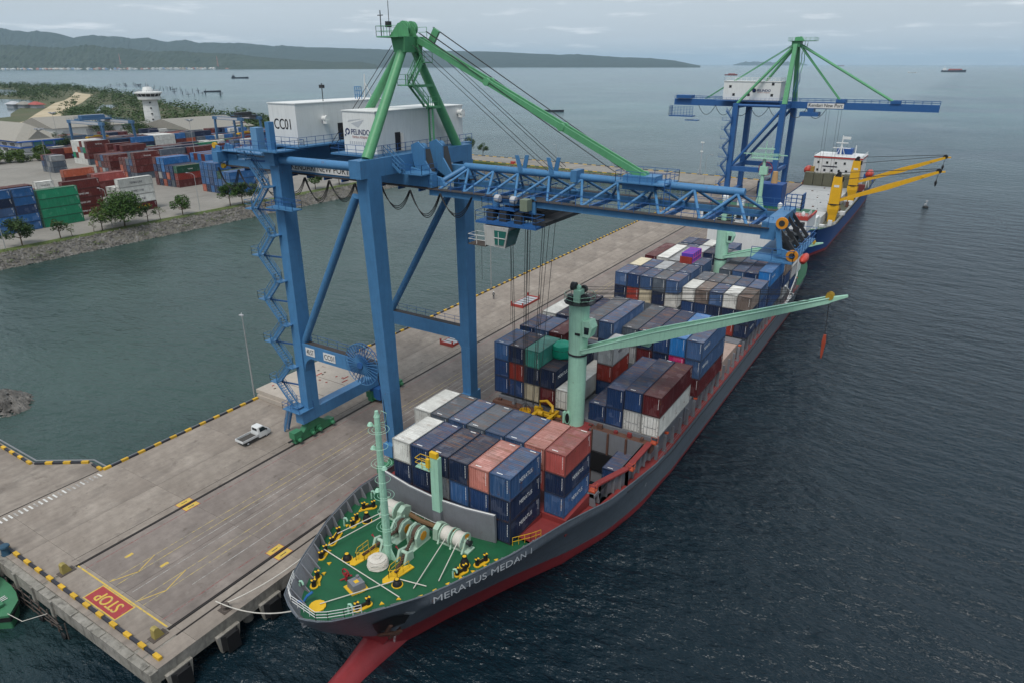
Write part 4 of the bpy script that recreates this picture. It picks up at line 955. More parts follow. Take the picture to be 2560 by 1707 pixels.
# stacked hatch covers beside the crane
M_beige = paint('hatch_beige', (0.42, 0.37, 0.32), 0.7, 0.35, 0.3)
for k, (dx, dy) in enumerate(((0, 0), (-0.5, 0.3))):
    t = thing('hatch_cover', (-82.6 + dx, 68.8 + dy, DZ + .04 + k * .72), '%s beige steel hatch cover stacked under the crane' % ('lower' if k == 0 else 'upper'), 'hatch cover', 'hatch covers landed on the quay')
    x0, x1, y0, y1 = -88.0 + dx, -76.6 + dx, 62.0 + dy, 75.6 + dy; z = DZ + .04 + k * .72
    mb = MB(); mb.box((x0, y0, z), (x1, y1, z + .66)); mb.build('panel', M_beige, t)
    for i in range(10):
        mb = MB(); yy = y0 + .5 + i * 1.35; mb.box((x1 - .01, yy, z + .1), (x1 + .08, yy + .14, z + .6)); mb.build('stiffener', M_beige, t)
    if k:
        for i in range(16):
            mb = MB(); px, py = rnd.uniform(x0 + 1, x1 - 1), rnd.uniform(y0 + 1, y1 - 1); lg = rnd.choice([.35, .35, 1.2]); mb.box((px, py, z + .66), (px + .22, py + lg, z + .72)); mb.build('fitting', paint('fitting_red', (0.33, 0.05, 0.04), .6, .4, .4) if i % 3 else M_rusty, t)
        for y in (66.4, 71): mb = MB(); mb.box((x0 + .2, y, z + .655), (x1 - .2, y + .06, z + .675)); mb.build('seam', M_rusty, t)
# red spreader frames landed on the quay
M_fr = paint('frame_red', (0.33, 0.05, 0.04), 0.6, 0.35, 0.2)
for i, (x0, y0, x1, y1) in enumerate(((-77.4, 122.4, -74.4, 129.6), (-77.0, 96.2, -74.2, 102.2))):
    t = thing('flat_rack', ((x0 + x1) / 2, (y0 + y1) / 2, DZ), ['red-ended flat rack lying beside the worker', 'red-ended flat rack seen between the crane legs'][i], 'flat rack', 'flat racks on the quay')
    mb = MB(); mb.box((x0, y0, DZ + .05), (x1, y1, DZ + .4)); mb.build('deck', M_wallg, t)
    for yy in (y0, y1):
        mb = MB(); mb.box((x0, yy - .1, DZ + .02), (x1, yy + .1, DZ + .62)); mb.build('end_beam', M_fr, t)
        for xx in (x0, x1): mb = MB(); mb.box((xx - .12, yy - .13, DZ), (xx + .12, yy + .13, DZ + 1.15)); mb.build('corner_post', M_fr, t)
    for xx in (x0, x1): mb = MB(); mb.box((xx - .06, y0 + .1, DZ + .02), (xx + .06, y1 - .1, DZ + .46)); mb.build('side_rail', M_fr, t)
    for k in range(1, 5): mb = MB(); yy = y0 + (y1 - y0) * k / 5; mb.box((x0 + .1, yy - .05, DZ + .4), (x1 - .1, yy + .05, DZ + .47)); mb.build('cross_member', M_dark, t)
lamp(-89.0, 62.2, 14, 'slim lamp post on the landward quay edge by the crane', (1.6, -1.2)); lamp(-88.6, 131, 13, 'slim lamp post on the landward quay edge behind the trolley cab', (1.2, -1))

# ------------------------------------------------------------------ pickup truck
M_truck = paint('truck_white', (0.62, 0.63, 0.63), 0.3, 0.1, 0, 0.05, vary=0); M_tyre = flat('tyre_black', (0.015, 0.015, 0.016), .8); M_bed = paint('load_bed', (0.07, 0.065, 0.06), .8, .4, .2)
t = thing('pickup_truck', (-77.6, 50.6, DZ), 'small white pickup truck with open dropside bed', 'pickup truck')
bx = -77.6; y0 = 50.6
mb = MB(); Wd = .8
sec = lambda y, hw, z0, z1, tw: [(bx - hw, y, z0), (bx + hw, y, z0), (bx + hw, y, z0 + (z1 - z0) * .5), (bx + tw, y, z1), (bx - tw, y, z1), (bx - hw, y, z0 + (z1 - z0) * .5)]
mb.loft([sec(y0 + 2.75, .82, DZ + .38, DZ + 1.78, .66), sec(y0 + 2.85, .84, DZ + .34, DZ + 1.9, .66), sec(y0 + 3.75, .85, DZ + .34, DZ + 1.92, .64), sec(y0 + 4.45, .84, DZ + .36, DZ + 1.2, .74), sec(y0 + 4.75, .80, DZ + .4, DZ + 1.02, .7), sec(y0 + 4.88, .74, DZ + .45, DZ + .85, .66)])
cab = mb.build('cab', M_truck, t, smooth=True)
def quad(mb, a, b, c, d): mb.add([a, b, c, d], [(0, 1, 2, 3)])
g = MB(); quad(g, (bx - .62, y0 + 3.83, DZ + 1.845), (bx + .62, y0 + 3.83, DZ + 1.845), (bx + .72, y0 + 4.42, DZ + 1.26), (bx - .72, y0 + 4.42, DZ + 1.26)); g.build('windscreen', M_glzd, cab)
for s in (-1, 1):
    g = MB(); quad(g, (bx + s * .855, y0 + 3.0, DZ + 1.2), (bx + s * .865, y0 + 4.2, DZ + 1.2), (bx + s * .715, y0 + 3.72, DZ + 1.78), (bx + s * .71, y0 + 3.0, DZ + 1.78)); g.build('side_window', M_glzd, cab)
    g = MB(); g.box((bx + s * .88 - .06, y0 + 4.0, DZ + 1.2), (bx + s * .88 + .1 * s + .06, y0 + 4.12, DZ + 1.42)); g.build('mirror', M_tyre, cab)
    g = MB(); g.box((bx + s * .55 - .15, y0 + 4.82, DZ + .62), (bx + s * .55 + .15, y0 + 4.9, DZ + .8)); g.build('headlight', M_glz, t)
g = MB(); quad(g, (bx - .5, y0 + 2.735, DZ + 1.35), (bx + .5, y0 + 2.735, DZ + 1.35), (bx + .5, y0 + 2.735, DZ + 1.75), (bx - .5, y0 + 2.735, DZ + 1.75)); g.build('rear_window', M_glzd, cab)
mb = MB(); mb.box((bx - .82, y0, DZ + .62), (bx + .82, y0 + 2.65, DZ + .72)); bed = mb.build('load_bed', M_bed, t)
for a, b in (((bx - .86, y0, DZ + .68), (bx - .8, y0 + 2.68, DZ + 1.02)), ((bx + .8, y0, DZ + .68), (bx + .86, y0 + 2.68, DZ + 1.02)), ((bx - .8, y0 - .02, DZ + .68), (bx + .8, y0 + .04, DZ + 1.02)), ((bx - .8, y0 + 2.62, DZ + .68), (bx + .8, y0 + 2.68, DZ + 1.06))):
    mb = MB(); mb.box(a, b); mb.build('dropside', M_truck, t)
mb = MB(); mb.box((bx - .4, y0 + .1, DZ + .42), (bx + .4, y0 + 4.4, DZ + .6)); mb.build('chassis', M_tyre, t)
for s in (-1, 1):
    for yy in (y0 + .85, y0 + 4.05):
        mb = MB(); mb.lathe([(.18, -.1), (.3, -.1), (.31, 0), (.3, .1), (.18, .1)], (bx + s * .72, yy, DZ + .31), 16, 'x'); wl = mb.build('wheel', M_tyre, t, smooth=True)
        mb = MB(); mb.lathe([(.17, -.11), (.17, .11)], (bx + s * .72, yy, DZ + .31), 12, 'x'); mb.build('rim', M_wallg, wl)

# ------------------------------------------------------------------ worker
def skin_person(name, loc, label, pose, mat, rz=0):
    me = bpy.data.meshes.new(name); vs, es, rs = pose
    me.from_pydata(vs, es, []); o = bpy.data.objects.new(name, me); col.objects.link(o); o.location = loc; o.rotation_euler.z = rz
    m = o.modifiers.new('skin', 'SKIN'); me.skin_vertices.new() if not me.skin_vertices else None
    for i, r in enumerate(rs): me.skin_vertices[0].data[i].radius = (r, r)
    me.skin_vertices[0].data[0].use_root = True
    o.modifiers.new('sub', 'SUBSURF').levels = 2; o.modifiers['sub'].render_levels = 2
    me.materials.append(mat); WL[o.name] = (0, 0, 0)
    return tag(o, label, 'person')
PV = [(0, 0, .98), (0, 0, 1.2), (0, .01, 1.42), (0, .02, 1.55), (0, .03, 1.66), (-.1, 0, .93), (-.12, .05, .5), (-.12, -.02, .08), (-.12, .14, .03), (.1, 0, .93), (.12, -.04, .5), (.12, -.2, .1), (.12, -.06, .04), (-.2, 0, 1.42), (-.27, -.02, 1.15), (-.25, .12, .9), (.2, 0, 1.42), (.27, .03, 1.15), (.24, .2, .95), (0, .03, 1.74)]
PE = [(0, 1), (1, 2), (2, 3), (3, 4), (4, 19), (0, 5), (5, 6), (6, 7), (7, 8), (0, 9), (9, 10), (10, 11), (11, 12), (2, 13), (13, 14), (14, 15), (2, 16), (16, 17), (17, 18)]
PR = [.14, .15, .15, .055, .095, .1, .07, .05, .045, .1, .07, .05, .045, .07, .05, .035, .07, .05, .035, .07]
pm = paint('coverall', (0.035, 0.04, 0.055), .8, .2, 0, 0, vary=0)
wk = skin_person('person', (-83.4, 124.3, DZ), 'worker in dark clothes and white helmet walking on the quay', (PV, PE, PR), pm, R(20))
mb = MB(); mb.lathe([(.145, 1.70), (.14, 1.78), (.09, 1.87), (.01, 1.89)], (0, .03, 0), 12); mb.build('helmet', M_truck, wk, smooth=True)
mb = MB(); mb.box((-.155, -.13, 1.16), (.155, .15, 1.3)); mb.build('reflective_vest', flat('vest_band', (.5, .5, .45)), wk)
# ================================================================== QUAY CRANE, NEAR
M_cb = paint('crane_blue', (0.060, 0.185, 0.365), 0.45, 0.36, 0.2, 0.42, vary=0.07)
M_cb2 = paint('crane_blue_deep', (0.022, 0.095, 0.27), 0.45, 0.25, 0.12, 0.25, vary=0.05)
M_cg = paint('crane_green', (0.095, 0.31, 0.15), 0.45, 0.36, 0.12, 0.4, vary=0.06)
M_bog = paint('bogie_green', (0.045, 0.20, 0.10), 0.45, 0.35, 0.2)
M_hw = paint('house_white', (0.66, 0.67, 0.66), 0.5, 0.12, 0.0, 0.32, vary=0.02)
M_walk = paint('walkway_dark', (0.05, 0.045, 0.045), 0.8, 0.4, 0.4)
M_rope = flat('wire_rope', (0.03, 0.03, 0.032), 0.6); M_cable = flat('festoon_cable', (0.012, 0.012, 0.013), 0.5)
M_ink = flat('sign_black', (0.012, 0.012, 0.016), 0.6); M_inkb = flat('sign_navy', (0.008, 0.02, 0.10), 0.5); M_inkr = flat('sign_red', (0.35, 0.12, 0.10), 0.6); M_signw = paint('sign_white', (0.62, 0.62, 0.61), 0.5, 0.1, 0, 0.2, vary=0)
M_fade = flat('old_print_ghost', (0.42, 0.44, 0.47), 0.6)
def stair(t, p, q, wd, m, side=(0, 1, 0), name='stair_flight', rails=True):
    """a flight of open steps from p to q with handrails"""
    mb = MB(); p, q, s = V3(p), V3(q), V3(side).normalized() * wd / 2
    for k in (-1, 1): mb.beam(p + s * k, q + s * k, .08, .28)
    n = max(3, int(abs(q.z - p.z) / .26)); h = V3((q.x - p.x, q.y - p.y, 0)); h = h.normalized() * .11 if h.length > .01 else V3((.1, 0, 0))
    for i in range(1, n):
        c = p.lerp(q, i / n); mb.add([c - s - h, c + s - h, c + s + h, c - s + h], [(0, 1, 2, 3)])
    if rails:
        for k in (-1, 1):
            for hh in (.55, 1.05): mb.tube(p + s * k + V3((0, 0, hh)), q + s * k + V3((0, 0, hh)), .042, 4)
            for i in range(0, 4): c = p.lerp(q, i / 3) + s * k; mb.tube(c, c + V3((0, 0, 1.05)), .03, 4)
    return mb.build(name, m, t)
def platform(t, a, b, z, m, sides='nsew', name='platform', railm=None, th=.12, h=1.05):
    mb = MB(); mb.box((a[0], a[1], z - th), (b[0], b[1], z)); o = mb.build(name, m, t)
    r = MB(); c = dict(s=((a[0], a[1]), (b[0], a[1])), n=((a[0], b[1]), (b[0], b[1])), w=((a[0], a[1]), (a[0], b[1])), e=((b[0], a[1]), (b[0], b[1])))
    for k in sides: r.rail([(*c[k][0], z), (*c[k][1], z)], h, .032, 1.4)
    if sides: r.build('handrail', railm or m, o)
    return o
def bogie(t, x, y0, y1, m):
    n = 2; L_ = (y1 - y0) / n
    for i in range(n):
        a = y0 + i * L_ + .1; b = a + L_ - .2; mid = (a + b) / 2
        mb = MB(); mb.prism_axis([(a, DZ + .25), (b, DZ + .25), (b, DZ + .95), (mid + .5, DZ + 1.5), (mid - .5, DZ + 1.5), (a, DZ + .95)], x - .42, x + .42, 'x'); bd = mb.build('bogie', m, t)
        for yy in (a + .55, b - .55):
            w_ = MB(); w_.lathe([(.34, -.12), (.4, -.08), (.34, -.05), (.34, .1)], (x, yy, DZ + .36), 14, 'x'); w_.build('wheel', M_dark, bd)
            w_ = MB(); w_.lathe([(.3, 0), (.3, .5), (.22, .6)], (x + .42, yy, DZ + .75), 10, 'x'); w_.build('drive_motor', m, bd)
            w_ = MB(); w_.box((x - .6, yy - .4, DZ + .9), (x + .6, yy + .4, DZ + 1.35)); w_.build('gear_case', m, bd)
    mid = (y0 + y1) / 2
    mb = MB(); mb.prism_axis([(y0 + L_ * .4, DZ + 1.4), (y1 - L_ * .4, DZ + 1.4), (mid + .7, DZ + 2.7), (mid - .7, DZ + 2.7)], x - .5, x + .5, 'x'); mb.build('equaliser_beam', m, t)
    mb = MB(); mb.box((x - .55, y0 - .1, DZ + 1.0), (x + .55, y0 + 1.3, DZ + 2.0)); mb.build('motor_cover', m, t)
def leg(t, x, y, z0, z1, b, tp, m, dy=0.0):
    mb = MB(); rg_ = lambda w_, z, yy: [(x - w_[0] / 2, yy - w_[1] / 2, z), (x + w_[0] / 2, yy - w_[1] / 2, z), (x + w_[0] / 2, yy + w_[1] / 2, z), (x - w_[0] / 2, yy + w_[1] / 2, z)]
    for f_ in (.22, .47, .72):
        zf = z0 + (z1 - z0) * f_; wf = (b[0] + (tp[0] - b[0]) * f_ + .05, b[1] + (tp[1] - b[1]) * f_ + .05); fl = MB(); fl.loft([rg_(wf, zf, y + dy * f_), rg_(wf, zf + .07, y + dy * f_)]); fl.build('weld_flange', m, t)
    mb.loft([rg_(b, z0, y), rg_(((b[0] + tp[0]) / 2 * 1.02, (b[1] + tp[1]) / 2 * 1.02), (z0 + z1) / 2, y + dy / 2), rg_(tp, z1, y + dy)]); return mb.build('leg', m, t)
YN, YF = 58.2, 75.2
c1 = thing('quay_crane', (-63, 66.5, DZ), 'large blue ship-to-shore crane with green A-frame and lattice boom, CC01', 'crane')
for x in (XL, XS):
    mb = MB(); mb.box((x - .75, 56.6, DZ + 2.75), (x + .75, 76.8, DZ + 4.5)); mb.build('sill_beam', M_cb, c1)
    for y0_, y1_ in ((55.0, 62.6), (70.6, 78.2)): bogie(c1, x, y0_, y1_, M_bog)
    mb = MB(); mb.tube((x, 54.9, DZ + .8), (x, 54.2, DZ + .8), .14, 8); mb.build('buffer', M_dark, c1)
leg(c1, XL, YN + .6, DZ + 4.5, 42, (1.5, 2.0), (1.6, 2.0), M_cb); leg(c1, XL, YF - .2, DZ + 4.5, 42, (1.5, 1.8), (1.6, 1.8), M_cb)
leg(c1, XS, YN, DZ + 4.5, 42, (1.45, 1.75), (1.7, 2.2), M_cb, -1.2); leg(c1, XS, YF, DZ + 4.5, 42, (1.45, 1.75), (1.7, 2.2), M_cb, -.4)
for y, nm in ((YN + .4, 1), (YF - .1, 0)):
    mb = MB(); mb.box((XL + .75, y - .6, 16.2), (XS - .7, y + .6, 18.2)); mb.build('portal_beam', M_cb, c1)
    mb = MB()
    for xx, s in ((XL + .75, 1), (XS - .7, -1)):
        poly = [(xx, 16.2), (xx + s * 1.5, 16.2), (xx + s * .7, 15.7), (xx + s * .25, 15.0), (xx, 13.8)]
        mb.loft([[(p[0], y - .58, p[1]) for p in poly], [(p[0], y + .58, p[1]) for p in poly]])
    mb.build('haunch', M_cb, c1)
    mb = MB(); mb.box((XL + .9, y - .45, 18.2), (XS - .9, y + .45, 18.26)); w_ = mb.build('walkway', M_walk, c1)
    mb = MB(); mb.rail([(XL + 1, y + .5, 18.26), (XS - 1, y + .5, 18.26)], 1.0, .03, 1.8); mb.build('handrail', M_cb2, w_)
# boards on the portal beam
for x0, x1, tx, ww in ((-70.0, -68.3, '40.5T', 1.3), (-66.6, -64.4, 'CC01', 1.8)):
    mb = MB(); mb.box((x0, YN - .28, 16.65), (x1, YN - .2 - .02, 17.8)); b_ = mb.build('board', M_signw, c1)
    lettering(tx, (x0 + .18, YN - .285, 16.85), (1, 0, 0), (0, 0, 1), M_ink, b_, width=ww, height=.75, bold=.03)
# diagonal tubes and upper tie tubes
for a, b, r in (((-57.2, 57.2, 39.6), (-70.9, 58.6, 17.9), .5), ((-57.0, 75.0, 38.0), (-69.6, 75.0, 18.0), .5), ((XL, YN + .2, 42.6), (XS, 56.2, 43.1), .52), ((XL, YF, 42.8), (XS, YF - .3, 43.1), .52)):
    mb = MB(); mb.tube(a, b, r, 16); mb.build('brace_tube', M_cb, c1, smooth=True)
for x in (XL, XS):
    mb = MB(); mb.box((x - .85, 54.9 if x == XS else 57.2, 42.0), (x + .85, 75.7, 43.95)); mb.build('head_beam', M_cb, c1)
# main girders with sign, bottom rail and festoon
for y in (62.6, 70.4):
    mb = MB(); mb.box((-87.0, y - .5, 40.5), (-50.0, y + .5, 42.0)); g_ = mb.build('girder', M_cb, c1)
    mb = MB(); mb.box((-87.0, y - .72, 40.3), (-50.0, y + .62, 40.48)); mb.build('trolley_rail', M_walk, g_)
    for k in range(12): mb = MB(); xx = -86 + k * 3.1; mb.box((xx, y - .7, 39.95), (xx + .14, y + .5, 40.3)); mb.build('hanger', M_cb2, g_)
mb = MB(); mb.box((-87.6, 60.5, 41.0), (-86.4, 72.5, 42.4)); mb.build('end_tie', M_cb, c1)
mb = MB(); mb.box((-73.6, 61.98, 40.75), (-62.6, 62.07, 41.85)); b_ = mb.build('name_board', M_signw, c1)
lettering('KENDARI NEW PORT', (-73.3, 61.97, 40.92), (1, 0, 0), (0, 0, 1), M_ink, b_, width=10.4, height=.8, bold=.03)
x = -88.0; k = 0
while x < -44:
    L_ = 4.4; sag = 3.0 if k % 2 == 0 else 2.5
    mb = MB()
    for j in range(3): mb.line(catenary((x, 61.6 - j * .12, 40.1), (x + L_, 61.6 - j * .12, 40.1), sag - j * .22, 12), .05, 5)
    mb.build('festoon_loop', M_cable, c1, smooth=True); x += L_; k += 1
# machinery houses and their decks
def house(x0, x1, y0, y1, z0, z1, deck):
    t = c1; mb = MB(); mb.box((x0, y0, z0), (x1, y1, z1)); h_ = mb.build('machinery_house', M_hw, t)
    mb = MB(); mb.box((x0 - .08, y0 - .08, z1), (x1 + .08, y1 + .08, z1 + .12)); mb.build('roof_sheet', M_hw, h_)
    platform(t, deck[0], deck[1], z0 - .02, M_cb, 'swe', 'house_deck', M_cb2, .2); return h_
def vent(h_, p, ax):
    mb = MB(); d = V3(ax); c = V3(p); prof = [(.34, 0), (.34, .35), (.42, .55), (.42, .8)]
    mb.lathe([(r_, h__) for r_, h__ in prof], c, 14, 'x' if abs(d.x) > .5 else 'y'); mb.cbox(c + d * .55 - V3((0, 0, .35)), (.6, .6, .5)); mb.build('vent_cowl', M_hw, h_, smooth=True)
hA = house(-74.2, -69.3, 60.2, 76.4, 44.3, 49.1, ((-75.4, 58.9), (-67.9, 77)))
hB = house(-61.4, -56.3, 60.2, 76.9, 44.0, 48.6, ((-62.5, 58.9), (-55.6, 78)))
vent(hA, (-69.3, 64.6, 47.2), (1, 0, 0)); vent(hB, (-56.3, 73.4, 46.6), (1, 0, 0)); vent(hB, (-56.3, 76.0, 47.8), (1, 0, 0))
for h_, xx, yy, z in ((hA, -69.29, 67.0, 44.4), (hB, -56.29, 63.4, 44.1)):
    mb = MB(); mb.box((xx - .02, yy, z), (xx + .04, yy + .9, z + 2.1)); d_ = mb.build('doorway', M_ink, h_); mb = MB(); mb.box((xx, yy + .95, z), (xx + .5, yy + 1.02, z + 2.0)); mb.build('door_leaf', M_hw, d_)
mb = MB(); mb.box((-69.25, 69, 45.0), (-68.2, 71.2, 46.6)); mb.build('cable_bin', M_hw, hA)
lettering('CC01', (-73.4, 60.18, 46.1), (1, 0, 0), (0, 0, 1), M_ink, hA, width=3.0, height=1.25, bold=.04)
lettering('PELINDO', (-60.15, 60.18, 46.05), (1, 0, 0), (0, 0, 1), M_inkb, hB, width=2.9, height=.62, bold=.03)
lettering('TERMINAL PETIKEMAS', (-60.05, 60.17, 45.65), (1, 0, 0), (0, 0, 1), M_inkr, hB, width=2.5, height=.26)
mb = MB(); n = 20
for i in range(n):
    a0, a1 = 2 * math.pi * i / n, 2 * math.pi * (i + 1) / n
    if not (3.7 < a0 < 4.5): mb.add([(-60.72 + .36 * math.cos(a), 60.17, 46.38 + .36 * math.sin(a)) for a in (a0, a1)] + [(-60.72 + .2 * math.cos(a), 60.17, 46.38 + .2 * math.sin(a)) for a in (a1, a0)], [(0, 1, 2, 3)])
mb.box((-61.18, 60.16, 45.85), (-61.0, 60.175, 46.05)); mb.box((-60.95, 60.16, 46.05), (-60.82, 60.175, 46.2)); mb.build('logo', M_inkb, hB)
mb = MB()
for poly in ([(-60.1, 47.3), (-58.0, 47.75), (-59.0, 46.85)], [(-60.6, 47.45), (-58.2, 47.85), (-60.4, 47.65)]): mb.add([(p[0], 60.185, p[1]) for p in poly], [(0, 1, 2)])
for i in range(9): mb.box((-60.5 + i * .34, 60.18, 44.95), (-60.32 + i * .34, 60.19, 45.3))
mb.build('old_print', M_fade, hB)
# A-frame of green tubes with the sheave head
AP = (-55.3, 65.4, 56.0)
for a in ((XS, 56.9, 43.9), (XS, 73.6, 43.9)):
    mb = MB(); mb.tube(a, (AP[0], AP[1] + (-.7 if a[1] < 60 else .9), 55.6), .62, 18, .5); mb.build('frame_tube', M_cg, c1, smooth=True)
if True:
    mb = MB(); mb.tube((-65.6, 65.2, 44), (-56.4, 65.6, 55.4), .55, 18, .45); mb.build('frame_tube', M_cg, c1, smooth=True)
mb = MB(); mb.loft([[(AP[0] + sx * .8, AP[1] + sy * 1.5, 54.9) for sx, sy in ((-1, -1), (1, -1), (1, 1), (-1, 1))], [(AP[0] + sx * 1.0, AP[1] + sy * 1.7, 56.5) for sx, sy in ((-1, -1), (1, -1), (1, 1), (-1, 1))]]); mb.build('head_block', M_cg, c1)
platform(c1, (-57.6, 62.8), (-54.4, 67.8), 56.55, M_cg, 'swn', 'head_platform', M_cg)
for dy in (-.9, .35):
    mb = MB(); mb.lathe([(.75, -.22), (.75, -.1), (.6, -.06), (.6, .06), (.75, .1), (.75, .22)], (-54.9, AP[1] + dy, 57.4), 18, 'y'); mb.build('sheave', M_cg, c1, smooth=True)
    mb = MB(); mb.prism_axis([(-57, 56.5), (-54, 56.5), (-54.2, 57.4), (-55, 58.0), (-55.6, 57.9)], AP[1] + dy - .32, AP[1] + dy - .24, 'y'); mb.build('cheek_plate', M_cg, c1)
mb = MB(); mb.beam((-54.0, 67.6, 55.4), (-52.9, 67.8, 57.3), .4, .8); mb.build('rope_guide', M_cg, c1)
mb = MB(); mb.tube((-57.2, 63.2, 56.5), (-57.2, 63.2, 59.2), .06, 5); mb.tube((-57.6, 63.2, 58.7), (-56.8, 63.2, 58.7), .05, 5); mb.tube((-56.6, 63.9, 56.5), (-56.6, 63.9, 60.2), .04, 5); mb.cbox((-56.7, 63.9, 57.8), (.5, .5, .6)); mb.build('antenna', M_dark, c1)
# zigzag steps up the far tube
zz = [(-54.4, 68.0, 44.0), (-54.4, 67.2, 49.0), (-54.4, 64.4, 51.5), (-54.4, 66.4, 53.9), (-54.4, 65.6, 55.6)]
stair(c1, zz[0], (-54.4, 67.9, 49.0), .6, M_cg, (1, 0, 0))
for p, q in zip(zz[1:], zz[2:]): stair(c1, p, q, .7, M_cg, (1, 0, 0))
for i, p in enumerate(zz[1:-1]):
    s = -1 if i % 2 else 1
    platform(c1, (p[0] - .6, min(p[1], p[1] + s * 1.5)), (p[0] + .6, max(p[1], p[1] + s * 1.5)), p[2], M_cg, 'we', 'landing', M_cg)
    mb = MB(); mb.beam((p[0], p[1], p[2] - .2), (p[0] - .3, 73.6 - (p[2] - 44) / 11.6 * 7.4, p[2] - .2), .2, .3); mb.build('bracket', M_cg, c1)
# stays: hinged green links and the boom ropes
for dy in (-.45, .45):
    a, b = V3((-54.2, AP[1] + .9 + dy, 56.2)), V3((-26.2, 66.5 + dy, 43.2)); nseg = 3
    for i in range(nseg):
        p, q = a.lerp(b, i / nseg), a.lerp(b, (i + 1) / nseg); mb = MB(); mb.beam(p, q, .22, .62); mb.build('stay_link', M_cg, c1)
        mb = MB(); mb.lathe([(.42, -.2), (.42, .2)], q, 12, 'y'); mb.build('pin', M_cg, c1)
mb = MB()
for i, (y, z) in enumerate(((65.6, 56.9), (65.8, 56.9), (66.9, 57.1), (67.1, 57.1), (68.2, 57.6), (68.4, 57.6))):
    mb.tube((-53.8, y, z), (-29.5 + i * .25, y + .4, 43.6 - (i % 2) * .2), .035, 4)
for y in (64.2, 65.2, 67.4, 68.2): mb.tube((-53.6, y, 55.6), (-36.0, y, 43.2), .03, 4)
for y in (63.7, 64.6): mb.tube((-56.2, y, 55.6), (-66.5, y - 1.2, 44.0), .035, 4)
mb.build('wire_ropes', M_rope, c1)
# lattice boom
BN, BF, BC = 62.7, 70.3, 66.5
top_n = [-47.8, -44.3, -41.0, -37.0, -33.0, -28.9, -24.9, -20.8, -16.6]
bot_n = [-49.6, -46.0, -42.8, -39.2, -35.2, -31.2, -27.0, -22.9, -18.9, -14.6]
mb = MB(); mb.tube((-48.4, BC, 42.55), (-16.0, BC, 42.45), .40, 16); mb.build('top_chord', M_cb, c1, smooth=True)
for y in (BN, BF):
    mb = MB(); mb.box((-50.6, y - .4, 39.6), (-12.5, y + .4, 40.3)); ch = mb.build('bottom_chord', M_cb, c1)
    mb = MB(); mb.box((-50.6, y - .75 if y == BN else y - .2, 40.3), (-12.5, y + .2 if y == BN else y + .75, 40.36)); wk_ = mb.build('walkway', M_walk, c1)
    s = -1 if y == BN else 1
    mb = MB(); mb.rail([(-50.4, y + s * .7, 40.36), (-12.6, y + s * .7, 40.36)], 1.05, .03, 1.6); mb.rail([(-50.4, y - s * 1.0, 40.0), (-12.6, y - s * 1.0, 40.0)], 1.0, .026, 1.8, 0); mb.build('handrail', M_cb2, wk_)
    for i, xt_ in enumerate(top_n):
        for xb in (bot_n[i], bot_n[i + 1]):
            mb = MB(); mb.tube((xb, y, 40.2), (xt_, BC + (-.2 if y == BN else .2), 42.3), .145, 10); mb.build('lattice_brace', M_cb, c1, smooth=True)
for i, xt_ in enumerate(top_n[:5]):
    mb = MB(); mb.beam((xt_ - .5, BC - 1.6, 41.35), (xt_ + .5, BC - 1.6, 41.35), .14, .14); mb.beam((xt_, BC - 1.7, 41.35), (xt_, BC + 1.7, 41.35), .14, .14); mb.build('node_strut', M_cb, c1)
for xb in bot_n + [-12.8]:
    mb = MB(); mb.box((xb - .16, BN + .4, 39.6), (xb + .16, BF - .4, 40.0)); mb.build('cross_beam', M_cb2, c1)
for a in (-49.8,):
    for y in (BN, BF): mb = MB(); mb.tube((a - 1.2, y, 40.2), (-48.2, BC, 42.5), .3, 12); mb.build('end_brace', M_cb, c1, smooth=True)
# rope brackets on the top chord and the stay anchorage
for xx in (-40.6, -36.6):
    for s in (-1, 1): mb = MB(); mb.prism_axis([(xx - .25, 42.6), (xx + .3, 42.6), (xx + .45 * s + .2, 44.3), (xx + .45 * s - .25, 44.3)], BC + s * .35 - .06, BC + s * .35 + .06, 'y'); mb.build('rope_bracket', M_cb, c1)
mb = MB(); mb.box((-33.9, BC - 1.2, 42.1), (-33.2, BC + .6, 43.3)); mb.build('rope_bracket', M_cb, c1)
mb = MB(); mb.box((-28.0, BC - 1.1, 41.9), (-24.6, BC + 1.1, 43.3)); mb.build('stay_anchor', M_cb, c1)
platform(c1, (-28.4, BC - 2.0), (-23.2, BC + 2.0), 42.75, M_cb, 'nsew', 'anchor_platform', M_cb2)
mb = MB(); mb.rail([(-23.2, BC - 2, 40.4), (-22.6, BC - 2, 40.4)], 3, .04, .6, 6); mb.build('ladder', M_cb2, c1)
# boom hinge: paired blue horns with dark rope guards
for y in (63.8, 67.2):
    mb = MB(); mb.prism_axis([(-53.6, 42.0), (-51.8, 41.0), (-50.8, 41.2), (-52.2, 43.2), (-52.2, 44.6), (-53.2, 45.3), (-54.2, 44.9), (-54.1, 43.6)], y - .12, y + .12, 'y'); mb.build('hinge_horn', M_cb, c1)
    mb = MB(); mb.prism_axis([(-53.9, 41.8), (-51.9, 40.9), (-52.3, 42.9), (-52.7, 44.4), (-53.8, 44.2)], y + .3, y + 1.6, 'y'); mb.build('rope_guard', M_dark, c1)
    mb = MB(); mb.lathe([(.55, -.3), (.55, .3)], (-53.3, y + .9, 44.5), 14, 'y'); mb.build('sheave', M_cb, c1, smooth=True)
mb = MB(); mb.prism_axis([(-56.0, 40.6), (-49.0, 40.6), (-49.6, 41.5), (-54, 42.4), (-56, 42.4)], 63.2, 63.6, 'y'); mb.build('hinge_plate', M_cb, c1)
platform(c1, (-53.4, 60.6), (-50.2, 63.4), 42.1, M_cb, 'se', 'hinge_platform', M_cb2); stair(c1, (-55.2, 60.4, 44.0), (-52.8, 60.4, 42.2), .7, M_cb, (0, 1, 0))
